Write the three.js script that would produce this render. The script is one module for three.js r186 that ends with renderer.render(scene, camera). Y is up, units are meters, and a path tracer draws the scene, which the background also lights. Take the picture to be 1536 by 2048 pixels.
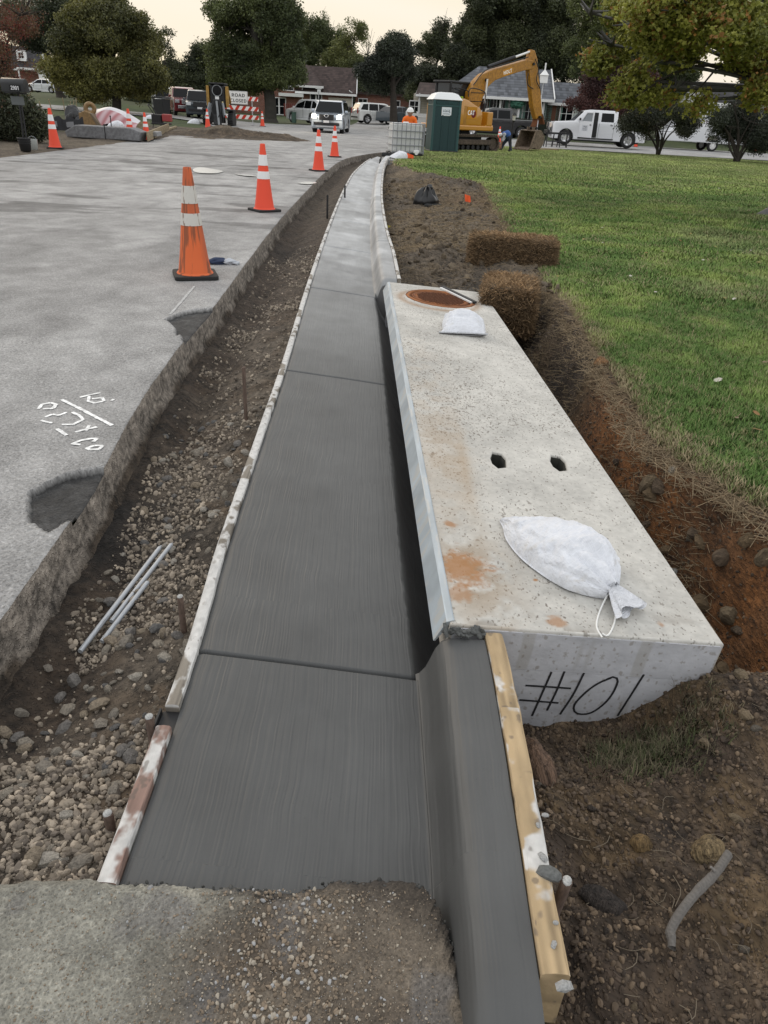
import * as THREE from 'three';
import { mergeGeometries, mergeVertices, toCreasedNormals } from 'three/addons/utils/BufferGeometryUtils.js';
import { RoundedBoxGeometry } from 'three/addons/geometries/RoundedBoxGeometry.js';
import { MarchingCubes } from 'three/addons/objects/MarchingCubes.js';

// ---------------------------------------------------------------- camera, sky, sun, exposure
const scene = new THREE.Scene();
const EYE = 1.5, FOC = 1420, PITCH = 29.6 * Math.PI / 180, ROLL = 3.3 * Math.PI / 180;
const camera = new THREE.PerspectiveCamera(2 * Math.atan(1024 / FOC) * 180 / Math.PI, 768 / 1024, 0.05, 2000);
camera.position.set(0, EYE, 0);
camera.rotation.order = 'YXZ';
camera.rotation.set(-PITCH, 0, ROLL);
const renderer = new THREE.WebGLRenderer({ antialias: true });
renderer.setSize(768, 1024);
renderer.toneMapping = THREE.LinearToneMapping;
renderer.toneMappingExposure = 1.0;
renderer.shadowMap.enabled = true;
{
  const W = 1024, H = 512, data = new Float32Array(W * H * 4);
  const sm = (a, b, x) => { x = Math.min(1, Math.max(0, (x - a) / (b - a))); return x * x * (3 - 2 * x); };
  for (let r = 0; r < H; r++) for (let c = 0; c < W; c++) {
    const el = ((r + .5) / H - .5) * Math.PI, az = ((c + .5) / W - .5) * 2 * Math.PI;
    const x = Math.cos(az) * Math.cos(el), y = Math.sin(el), z = Math.sin(az) * Math.cos(el);
    const front = Math.max(0, -z * .96 - x * .28);                       // the sunset side of the sky
    const low = Math.exp(-Math.max(0, y) * 3.2), glow = low * Math.pow(front, 1.5);
    const cl = .5 + .5 * Math.sin(Math.atan2(x, -z) * 4 + y * 26 + 1.6 * Math.sin(Math.atan2(x, -z) * 9 + y * 60)) * Math.exp(-y * 2);
    const hi = sm(.0, .5, y);
    let R = 0.90 + .20 * hi, G = 0.895 + .225 * hi, B = 0.875 + .27 * hi;
    R += glow * (.10 + .05 * cl); G += glow * (-.04 + .06 * cl); B += glow * (-.30 + .14 * cl);
    if (y < 0) { R = G = B = .16; }
    const i = (r * W + c) * 4; data[i] = R; data[i + 1] = G; data[i + 2] = B; data[i + 3] = 1;
  }
  const t = new THREE.DataTexture(data, W, H, THREE.RGBAFormat, THREE.FloatType);
  t.mapping = THREE.EquirectangularReflectionMapping; t.magFilter = t.minFilter = THREE.LinearFilter; t.needsUpdate = true;
  scene.background = t; scene.environment = t;
}
const sun = new THREE.DirectionalLight(0xffe6c4, 0.6);
sun.position.set(-30, 26, -60); sun.target.position.set(0, 0, -12);
sun.castShadow = true; sun.shadow.radius = 40; sun.shadow.mapSize.set(2048, 2048);
Object.assign(sun.shadow.camera, { left: -80, right: 80, top: 80, bottom: -80, near: 1, far: 260 });
scene.add(sun, sun.target);

// ---------------------------------------------------------------- helpers
const V = (x, y, z) => new THREE.Vector3(x, y, z);
const clamp = (x, a = 0, b = 1) => Math.min(b, Math.max(a, x));
const lerp = (a, b, t) => a + (b - a) * t;
const sms = (a, b, x) => { x = clamp((x - a) / (b - a)); return x * x * (3 - 2 * x); };
const bump = (x, c, w) => Math.exp(-(((x - c) / w) ** 2));
function rng(seed) { let s = seed >>> 0; return () => { s = (s + 0x6d2b79f5) | 0; let t = Math.imul(s ^ (s >>> 15), 1 | s); t = (t + Math.imul(t ^ (t >>> 7), 61 | t)) ^ t; return ((t ^ (t >>> 14)) >>> 0) / 4294967296; }; }
const RT = new Float32Array(65536); { const r = rng(7); for (let i = 0; i < 65536; i++) RT[i] = r(); }
const hsh = (x, y, s) => RT[(Math.imul(x, 374761393) + Math.imul(y, 668265263) + Math.imul(s, 362437) >>> 9) & 65535];
function vn(x, y, s = 0, per = 0) {
  let xi = Math.floor(x), yi = Math.floor(y); const fx = x - xi, fy = y - yi, u = fx * fx * (3 - 2 * fx), v = fy * fy * (3 - 2 * fy);
  let x1 = xi + 1, y1 = yi + 1;
  if (per) { xi = ((xi % per) + per) % per; yi = ((yi % per) + per) % per; x1 = x1 - Math.floor(x1 / per) * per; y1 = y1 - Math.floor(y1 / per) * per; }
  const a = hsh(xi, yi, s), b = hsh(x1, yi, s), c = hsh(xi, y1, s), d = hsh(x1, y1, s);
  return a + (b - a) * u + (c - a) * v + (a - b - c + d) * u * v;
}
function fbm(x, y, s = 0, oct = 4, per = 0) { let a = .5, t = 0, n = 0; for (let i = 0; i < oct; i++) { t += a * vn(x, y, s + i * 17, per); n += a; x *= 2; y *= 2; per *= 2; a *= .5; } return t / n; }
const n3 = (x, y, z, s = 0) => (vn(x + z * .7, y - z * .4, s) + vn(y + 31.7, z + x * .3, s + 5) + vn(z - 11.3 + y * .5, x, s + 9)) / 3;
// a point on the plane y = h, or at the distance d = -z, behind a pixel of the 1536 x 2048 photograph
function ray(px, py) {
  const u = (px - 768) / FOC, v = (1024 - py) / FOC, c = Math.cos(ROLL), s = Math.sin(ROLL), cp = Math.cos(PITCH), sp = Math.sin(PITCH);
  const a = u * c - v * s, b = u * s + v * c; return V(a, b * cp - sp, -(cp + b * sp));
}
function at(px, py, h = 0) { const r = ray(px, py); return r.multiplyScalar((h - EYE) / r.y).add(V(0, EYE, 0)); }
function atZ(px, py, d) { const r = ray(px, py); return r.multiplyScalar(-d / r.z).add(V(0, EYE, 0)); }
function curve(pts) { // [[d, x], ...] -> smooth x(d)
  return (d) => {
    let i = 0; while (i < pts.length - 2 && d > pts[i + 1][0]) i++;
    const a = pts[i], b = pts[i + 1], t = (d - a[0]) / (b[0] - a[0]);
    if (t < 0 || t > 1) return lerp(a[1], b[1], t);
    const p = pts[i - 1] || a, n = pts[i + 2] || b, h = b[0] - a[0];
    const m0 = i ? (b[1] - p[1]) / (b[0] - p[0]) * h : b[1] - a[1], m1 = pts[i + 2] ? (n[1] - a[1]) / (n[0] - a[0]) * h : b[1] - a[1];
    const t2 = t * t, t3 = t2 * t; return (2 * t3 - 3 * t2 + 1) * a[1] + (t3 - 2 * t2 + t) * m0 + (3 * t2 - 2 * t3) * b[1] + (t3 - t2) * m1;
  };
}
// geometry
const nz = (g) => { const o = g.index ? g.toNonIndexed() : g; for (const k of Object.keys(o.attributes)) if (!['position', 'normal', 'uv', 'color'].includes(k)) o.deleteAttribute(k); if (!o.attributes.uv) o.setAttribute('uv', new THREE.BufferAttribute(new Float32Array(o.attributes.position.count * 2), 2)); return o; };
const mg = (list) => { list = list.flat(9).map(nz); return list.length === 1 ? list[0] : mergeGeometries(list); };
const _e = new THREE.Euler(), _m = new THREE.Matrix4(), _q = new THREE.Quaternion();
function tf(g, p = [0, 0, 0], r = [0, 0, 0], s = 1) { _e.set(...r); _m.compose(V(...p), _q.setFromEuler(_e), typeof s === 'number' ? V(s, s, s) : V(...s)); g.applyMatrix4(_m); return g; }
function boxUV(g) { // uv in metres from the face direction
  const o = nz(g), p = o.attributes.position, n = o.attributes.normal, uv = o.attributes.uv;
  for (let i = 0; i < p.count; i++) {
    const ax = Math.abs(n.getX(i)), ay = Math.abs(n.getY(i)), az = Math.abs(n.getZ(i));
    if (ax >= ay && ax >= az) uv.setXY(i, p.getZ(i), p.getY(i)); else if (ay >= az) uv.setXY(i, p.getX(i), p.getZ(i)); else uv.setXY(i, p.getX(i), p.getY(i));
  }
  return o;
}
const B = (w, h, d, p, r) => tf(boxUV(new THREE.BoxGeometry(w, h, d)), p, r);
const RB = (w, h, d, rad, p, r, seg = 2) => tf(boxUV(new RoundedBoxGeometry(w, h, d, seg, Math.min(rad, w / 2.01, h / 2.01, d / 2.01))), p, r);
const C = (r1, r2, h, p, r, seg = 16, open = false) => tf(nz(new THREE.CylinderGeometry(r1, r2, h, seg, 1, open)), p, r);
const S = (r, p, s = 1, seg = 14) => tf(nz(new THREE.SphereGeometry(r, seg, Math.ceil(seg * .7))), p, [0, 0, 0], s);
const TO = (R, r, p, rr, a = 8, b = 20, arc = Math.PI * 2) => tf(nz(new THREE.TorusGeometry(R, r, a, b, arc)), p, rr);
const TU = (pts, r, seg = 16, rs = 8) => nz(new THREE.TubeGeometry(new THREE.CatmullRomCurve3(pts.map((p) => Array.isArray(p) ? V(...p) : p)), seg, r, rs, false));
const rod = (a, b, r, seg = 8, r2 = r) => { a = Array.isArray(a) ? V(...a) : a; b = Array.isArray(b) ? V(...b) : b; const d = b.clone().sub(a), g = nz(new THREE.CylinderGeometry(r2, r, d.length(), seg)); _q.setFromUnitVectors(V(0, 1, 0), d.normalize()); _m.compose(a.clone().add(b).multiplyScalar(.5), _q, V(1, 1, 1)); return g.applyMatrix4(_m); };
const beam = (a, b, w, h) => { a = Array.isArray(a) ? V(...a) : a; b = Array.isArray(b) ? V(...b) : b; const L = a.distanceTo(b), g = boxUV(new THREE.BoxGeometry(w, h, L)); const o = new THREE.Object3D(); o.position.copy(a).add(b).multiplyScalar(.5); o.lookAt(b.clone()); o.position.copy(a).add(b).multiplyScalar(.5); o.updateMatrix(); return g.applyMatrix4(o.matrix); };
function ext(pts, depth, bev = 0, holes = [], seg = 2) { // polygon in xy, extruded along z and centred on it
  const s = pts instanceof THREE.Shape ? pts : new THREE.Shape(pts.map((p) => new THREE.Vector2(p[0], p[1])));
  for (const h of holes) s.holes.push(new THREE.Path(h.map((p) => new THREE.Vector2(p[0], p[1]))));
  const g = new THREE.ExtrudeGeometry(s, { depth: depth - 2 * bev, bevelEnabled: bev > 0, bevelSize: bev, bevelOffset: -bev, bevelThickness: bev, bevelSegments: seg, curveSegments: 10 });
  return nz(g.translate(0, 0, -depth / 2 + bev));
}
function lathe(pts, seg = 24, p, r) { return tf(nz(new THREE.LatheGeometry(pts.map((q) => new THREE.Vector2(q[0], q[1])), seg)), p, r); }
function grid(nu, nv, f, color = true) {
  const P = new Float32Array((nu + 1) * (nv + 1) * 3), C_ = new Float32Array(P.length), U = new Float32Array((nu + 1) * (nv + 1) * 2), I = [];
  let k = 0;
  for (let j = 0; j <= nv; j++) for (let i = 0; i <= nu; i++, k++) {
    const q = f(i / nu, j / nv, i, j); P[k * 3] = q.x; P[k * 3 + 1] = q.y; P[k * 3 + 2] = q.z;
    const c = q.c || [1, 1, 1]; C_[k * 3] = c[0]; C_[k * 3 + 1] = c[1]; C_[k * 3 + 2] = c[2]; U[k * 2] = q.u ?? q.x; U[k * 2 + 1] = q.v ?? q.z;
    if (i < nu && j < nv) { const a = k, b = k + 1, d = k + nu + 1, e = d + 1; I.push(a, b, d, b, e, d); }
  }
  const g = new THREE.BufferGeometry(); g.setAttribute('position', new THREE.BufferAttribute(P, 3)); g.setAttribute('uv', new THREE.BufferAttribute(U, 2)); if (color) g.setAttribute('color', new THREE.BufferAttribute(C_, 3));
  g.setIndex(I); g.computeVertexNormals(); return g;
}
function displaced(g, f) { const o = mergeVertices((() => { const q = g.clone(); q.deleteAttribute('uv'); q.deleteAttribute('normal'); return q; })(), 1e-4), p = o.attributes.position; for (let i = 0; i < p.count; i++) { const v = V(p.getX(i), p.getY(i), p.getZ(i)); f(v); p.setXYZ(i, v.x, v.y, v.z); } o.computeVertexNormals(); return o; }
const crease = (g, a = .6) => toCreasedNormals(g, a);
// scene graph
const taken = {};
const numbered = (n) => { n = n.replace(/_\d{3}$/, ''); const k = taken[n] = (taken[n] ?? -1) + 1; return k ? n + '_' + String(k).padStart(3, '0') : n; };
function obj(name, geoms, m, parent = scene) {
  const o = new THREE.Mesh(Array.isArray(geoms) ? mg(geoms) : geoms, m); o.name = parent === scene ? numbered(name) : name; o.castShadow = o.receiveShadow = true; parent.add(o); return o;
}
function tag(o, label, category, group) { o.userData.label = label; if (category) o.userData.category = category; if (group) o.userData.group = group; return o; }
function struct(o, label, kind = 'structure') { o.userData.kind = kind; if (label) o.userData.label = label; return o; }
function thing(name, label, category, p = [0, 0, 0], ry = 0, group) { const o = new THREE.Group(); o.name = numbered(name); scene.add(o); if (p.isVector3) o.position.copy(p); else o.position.set(...p); o.rotation.y = ry; return tag(o, label, category, group); }
function group(name, parent) { const o = new THREE.Group(); o.name = parent ? name : numbered(name); (parent || scene).add(o); return o; }
function copy(src, label, p, ry = 0, g) { const o = src.clone(); o.name = numbered(src.name); scene.add(o); if (p.isVector3) o.position.copy(p); else o.position.set(...p); o.rotation.y = ry; if (label) o.userData.label = label; if (g) o.userData.group = g; return o; }
function scatter(name, geo, m, n, f, parent = scene) { // f(i, matrix) -> colour or false
  const M = [], K = []; const mm = new THREE.Matrix4();
  for (let i = 0; i < n; i++) { const c = f(i, mm); if (!c) continue; M.push(...mm.elements); K.push(...c); }
  const o = new THREE.InstancedMesh(geo, m, M.length / 16); o.instanceMatrix.array.set(M); o.instanceColor = new THREE.InstancedBufferAttribute(new Float32Array(K), 3);
  o.name = parent === scene ? numbered(name) : name; o.castShadow = o.receiveShadow = true; parent.add(o); return o;
}
// textures and materials
const l2s = (x) => x <= .0031308 ? 12.92 * x : 1.055 * Math.pow(x, 1 / 2.4) - .055;
function tex(W, H, f, srgb = true, rep = [1, 1]) { // f(u, v) -> grey or [r, g, b], linear
  const d = new Uint8Array(W * H * 4);
  for (let j = 0; j < H; j++) for (let i = 0; i < W; i++) {
    let c = f((i + .5) / W, (j + .5) / H); if (typeof c === 'number') c = [c, c, c];
    const k = (j * W + i) * 4; for (let q = 0; q < 3; q++) d[k + q] = 255 * clamp(srgb ? l2s(clamp(c[q])) : c[q]) + .5; d[k + 3] = 255;
  }
  const t = new THREE.DataTexture(d, W, H); t.wrapS = t.wrapT = THREE.RepeatWrapping; t.magFilter = t.minFilter = THREE.LinearFilter; if (srgb) t.colorSpace = THREE.SRGBColorSpace; t.repeat.set(...rep); t.needsUpdate = true; return t;
}
const rp = (t, a, b = a) => { const q = t.clone(); q.repeat.set(a, b); q.needsUpdate = true; return q; };
const mat = (c, o = {}) => { const m = new THREE.MeshStandardMaterial({ roughness: .8, ...o }); if (Array.isArray(c)) m.color.setRGB(...c); else if (c !== undefined) m.color.set(c); return m; };
function canvasTex(w, h, draw) { const c = document.createElement('canvas'); c.width = w; c.height = h; const x = c.getContext('2d'); draw(x, w, h); const t = new THREE.CanvasTexture(c); t.colorSpace = THREE.SRGBColorSpace; return t; }
const T = {};
T.grain = tex(512, 512, (u, v) => .62 + .55 * (fbm(u * 16, v * 16, 3, 5, 16) - .5) + .25 * (hsh(u * 512 | 0, v * 512 | 0, 4) - .5));                // mean near 0.62
T.grainB = tex(512, 512, (u, v) => fbm(u * 24, v * 24, 8, 5, 24), false);
T.asph = tex(1024, 1024, (u, v) => { const a = vn(u * 190, v * 190, 2, 190), b = vn(u * 420, v * 420, 5, 420), c = fbm(u * 7, v * 7, 9, 4, 7); let g = .60 + .30 * (c - .5) + .32 * (a - .5) + .24 * (b - .5); if (a > .9) g += .16; if (b < .1) g -= .2; return [g * 1.0, g * .995, g * .985]; });
T.asphB = tex(1024, 1024, (u, v) => .5 * vn(u * 190, v * 190, 2, 190) + .3 * vn(u * 420, v * 420, 5, 420) + .2 * fbm(u * 12, v * 12, 1, 3, 12), false);
T.dirt = tex(1024, 1024, (u, v) => { const a = fbm(u * 40, v * 40, 21, 4, 40), c = fbm(u * 9, v * 9, 23, 4, 9), k = vn(u * 150, v * 150, 25, 150); let g = .5 + .9 * (a - .5) + .5 * (c - .5); const st = sms(.80, .9, k) * .35; return [g + st, g * .97 + st * 1.0, g * .93 + st]; });
T.dirtB = tex(1024, 1024, (u, v) => .6 * fbm(u * 40, v * 40, 21, 5, 40) + .4 * sms(.5, .95, vn(u * 150, v * 150, 25, 150)), false);
T.broom = tex(1024, 1024, (u, v) => { const w = (fbm(u * 3, v * 6, 31, 2, 3) - .5) * .02; const s = vn((u + w) * 230, v * 5, 33, 230 * 1) * .5 + vn((u + w) * 110, v * 3, 35, 110) * .5; const c = fbm(u * 6, v * 6, 37, 5, 6); const pit = sms(.955, .975, vn(u * 240, v * 240, 34, 240) * .9 + .12 * fbm(u * 5, v * 5, 36, 3, 5)); return .62 + .045 * (s - .5) + .24 * (c - .5) - .3 * pit; });
T.broomB = tex(1024, 1024, (u, v) => { const w = (fbm(u * 3, v * 6, 31, 2, 3) - .5) * .02; return vn((u + w) * 230, v * 5, 33, 230) * .5 + vn((u + w) * 110, v * 3, 35, 110) * .35 + .15 * fbm(u * 30, v * 30, 39, 3, 30); }, false);
T.wood = tex(512, 512, (u, v) => { const w = fbm(u * 2, v * 3, 41, 3, 2) * .35; const r = vn((v + w * .25) * 34, u * 3, 43, 0), k = fbm(u * 10, v * 10, 45, 4, 10); return .62 + .35 * (r - .5) + .3 * (k - .5); });
T.bark = tex(256, 256, (u, v) => .5 + .8 * (fbm(u * 14, v * 3, 51, 4, 1) - .5));
T.cloth = tex(512, 512, (u, v) => { const a = Math.sin(u * 512 * .9) * .5 + Math.sin(v * 512 * .9) * .5, k = fbm(u * 5, v * 5, 55, 4, 5); const plaid = Math.max(sms(.93, 1, Math.cos(u * 2 * Math.PI * 9) ), sms(.93, 1, Math.cos(v * 2 * Math.PI * 14))); const dirt = .6 * sms(.60, .78, fbm(u * 4 + .3, v * 4, 57, 5, 4)); return [.8 + .05 * a + .2 * (k - .5) + .05 * plaid - .16 * dirt, .8 + .05 * a + .2 * (k - .5) + .05 * plaid - .2 * dirt, .8 + .05 * a + .2 * (k - .5) + .05 * plaid - .27 * dirt]; });
T.brick = tex(256, 256, (u, v) => { const row = Math.floor(v * 16), x = u * 8 + (row % 2) * .5, cx = Math.floor(x), fx = x - cx, fy = v * 16 - row; const mortar = fx < .06 || fy < .14; const k = hsh(cx % 8, row, 61) * .4 + .75; return mortar ? [.35, .32, .29] : [.21 * k, .075 * k, .045 * k]; });
T.shingle = tex(512, 512, (u, v) => { const row = Math.floor(v * 24), x = u * 16 + hsh(row, 3, 2), cx = Math.floor(x), fy = v * 24 - row; return (.5 + .5 * hsh(cx % 16, row, 63)) * (.55 + .45 * sms(0, .35, fy)) * (.8 + .4 * fbm(u * 6, v * 6, 65, 3, 6)); });
T.siding = tex(64, 256, (u, v) => { const f = v * 16 % 1; return .55 + .45 * sms(0, .3, f); });
const MT = {
  asphalt: mat([.57, .567, .567], { vertexColors: true, map: rp(T.asph, .7), bumpMap: rp(T.asphB, .7), bumpScale: .006, roughness: .88 }),
  cut: mat([.60, .56, .52], { vertexColors: true, map: rp(T.dirt, 1.2), bumpMap: rp(T.dirtB, 1.2), bumpScale: .012, roughness: .95 }),
  dirt: mat([1, 1, 1], { vertexColors: true, map: rp(T.dirt, 1.1), bumpMap: rp(T.dirtB, 1.1), bumpScale: .012, roughness: 1 }),
  lawn: mat([1, 1, 1], { vertexColors: true, map: rp(T.grain, .8), roughness: 1 }),
  farLawn: mat([1, 1, 1], { vertexColors: true, map: rp(T.grain, .15), roughness: 1 }),
  conc: mat([1, 1, 1], { vertexColors: true, map: rp(T.broom, 1.0), bumpMap: rp(T.broomB, 1.0), bumpScale: .002, roughness: .55 }),
  drive: mat([.9, .9, .9], { vertexColors: true, map: rp(T.asph, 1.1), bumpMap: rp(T.asphB, 1.1), bumpScale: .005, roughness: .95 }),
  stone: mat([1, 1, 1], { roughness: .9, flatShading: true, map: rp(T.grain, 1) }),
  blade: new THREE.MeshPhysicalMaterial({ roughness: .9, side: THREE.DoubleSide }),
  straw: mat([1, 1, 1], { roughness: .9, side: THREE.DoubleSide }),
  leaf: new THREE.MeshPhysicalMaterial({ roughness: .75, side: THREE.DoubleSide, transmission: .3, thickness: 0 }),
  bark: mat([.075, .062, .05], { map: rp(T.bark, 1), roughness: 1 }),
  black: mat([.012, .012, .013], { roughness: .6 }), rubber: mat([.018, .018, .018], { roughness: .85 }), darkM: mat([.03, .03, .032], { roughness: .5, metalness: .6 }),
  chrome: mat([.6, .6, .62], { roughness: .25, metalness: 1 }), steel: mat([.32, .33, .35], { roughness: .5, metalness: .8 }), alu: mat([.55, .56, .58], { roughness: .4, metalness: .7 }),
  glass: new THREE.MeshPhysicalMaterial({ color: 0x101214, roughness: .08, specularIntensity: .35 }), white: mat([.78, .78, .77], { roughness: .5 }), trim: mat([.7, .7, .68], { roughness: .6 }),
  rust: mat([.25, .09, .035], { map: rp(T.grain, 3), roughness: .95 }),
};
const paint = (c, o = {}) => { const m = new THREE.MeshPhysicalMaterial({ roughness: .35, clearcoat: 1, clearcoatRoughness: .08, ...o }); m.color.setRGB(...c); return m; };
// ---------------------------------------------------------------- the setting: alignment curves, x as a function of the distance d = -z
const xE = curve([[-1, -1.12], [0, -1.17], [1, -1.2], [1.8, -1.225], [2.83, -1.29], [3.5, -1.38], [4.7, -1.47], [6.15, -1.52], [8.1, -1.63], [11.1, -1.77], [15, -1.89], [20, -2.0], [25.6, -1.93], [29, -1.4], [32, -.6]]);
const xL = curve([[-1, -.52], [.97, -.535], [1.7, -.555], [2.28, -.595], [3.2, -.635], [4.49, -.69], [6.89, -.82], [9.22, -.93], [11.6, -1.03], [14.3, -1.13], [17, -1.21], [20.5, -1.27], [25.9, -1.15], [29, -.9]]);
const xR = curve([[-1, .17], [1.03, .155], [1.41, .142], [1.72, .13], [2.1, .105], [2.86, .055], [4.37, -.035], [6.03, -.14], [6.73, -.195], [7.61, -.26], [9.76, -.38], [12.3, -.5], [14.9, -.6], [18, -.69], [22.6, -.78], [27.2, -.72], [29, -.6]]);
const xB = curve([[-1, .36], [.7, .345], [1.29, .345], [1.72, .335], [6.95, .0], [8.57, -.09], [9.65, -.17], [11.2, -.26], [13.6, -.37], [16.4, -.46], [20.56, -.55], [24.7, -.58], [28, -.45]]);
const xG = curve([[-1, 3.0], [.7, 2.6], [1.5, 2.25], [2.3, 1.85], [2.8, 1.68], [3.43, 1.44], [4.1, 1.47], [5.25, 1.5], [7.57, 1.56], [11.6, 1.6], [15, 1.72], [17.6, 1.8], [19.5, 1.3], [21.5, .4], [24, -.1], [28, -.2]]);   // edge of the lawn
// the ground far away: flat street, a bank on the left, a slight rise behind the street
function hf(x, d) {
  let y = -.05;
  y += 1.05 * sms(48, 100, d) * sms(-13, -30, x) + .25 * sms(38, 60, d) * sms(-11, -16, x) * (1 - sms(55, 75, d));
  y += .55 * sms(60, 74, d) * sms(-4, 4, x);
  y += .35 * sms(72, 95, d) * sms(4, -2, x) * sms(-22, -14, x);
  return y;
}
{ // one sheet to the horizon; it dips out of sight under the near ground, the roads and the lawn that lie on it
  const xs = [], zs = [];
  for (let x = -420; x <= 420; x += Math.abs(x) < 40 ? 1.5 : Math.abs(x) < 100 ? 5 : 32) xs.push(x);
  for (let d = -30; d <= 700; d += d < 110 ? 1.5 : 30) zs.push(d);
  const g = grid(xs.length - 1, zs.length - 1, (u, v, i, j) => {
    const x = xs[i], d = zs[j]; let y = hf(x, d);
    const inner = sms(-12.5, -11.5, x) * (1 - sms(38, 40, x)) * (1 - sms(44, 46, d)); y -= inner * 1.1;
    const k = fbm(x * .08, d * .08, 71, 4), q = fbm(x * .6, d * .6, 73, 3); const s = .7 + .6 * k;
    return { x, y: y + (d > 20 ? .06 * (q - .5) : 0), z: -d, c: [.075 * s * (.8 + .4 * q), .1 * s * (.8 + .4 * q), .03 * s] };
  });
  struct(obj('ground', g, MT.farLawn), 'broad ground with grass running to the far houses and trees');
}
// streets beyond the end of the gutter
const roadCol = (x, d) => {
  const a = fbm(x * .9, d * .35, 81, 5), b = fbm(x * 3.1, d * 2.2, 83, 4), t = fbm(x * .35 + 9, d * .12, 85, 3), cl = Math.pow(fbm(x * 2.2, d * 1.6, 87, 4), 2);
  let s = .84 + .36 * (a - .5) + .36 * (b - .5) + .3 * (t - .5) + .22 * (fbm(x * 9, d * 7, 82, 3) - .5);
  s += .38 * cl * sms(-3.2, -1.6, x - (xE(clamp(d, 0, 28)) + 1.6)) * sms(4, 7, d) * (1 - sms(14, 22, d));          // concrete dust near the edge
  s -= .4 * sms(.60, .68, fbm(x * .55 + 3, d * 2.1, 89, 4)) * sms(8, 11, d) * (1 - sms(24, 30, d)); s += .2 * sms(.6, .7, fbm(x * 1.3 + 7, d * .9, 90, 4)) * sms(3, 5, d);              // damp streaks across the lane
  return [s * 1.0, s * .995, s * .985];
};
const roadY = (x, d) => .012 * (fbm(x * .8, d * .8, 97, 3) - .5);
const pits = [[[57, 985], [90, 966], [130, 950], [185, 938], [215, 935], [170, 1010], [125, 1050], [92, 1066], [62, 1045]], [[330, 638], [362, 624], [412, 616], [432, 615], [402, 660], [372, 700], [362, 668], [352, 672], [350, 654]]].map((p) => p.map(([q, r]) => at(q, r, 0)));   // broken-out patches at the cut edge
const pitAt = (x, d) => { const X = x + .03 * (fbm(x * 12, d * 12, 91, 3) - .5), D = d + .05 * (fbm(x * 11 + 4, d * 11, 92, 3) - .5); for (const p of pits) { let c = false; for (let i = 0, j = p.length - 1; i < p.length; j = i++) if ((-p[i].z > D) !== (-p[j].z > D) && X < (p[j].x - p[i].x) * (D + p[i].z) / (-p[j].z + p[i].z) + p[i].x) c = !c; if (c) return 1; } return 0; };
const road = struct(group('road'), 'worn grey asphalt road with dusty streaks running to the junction');
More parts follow.
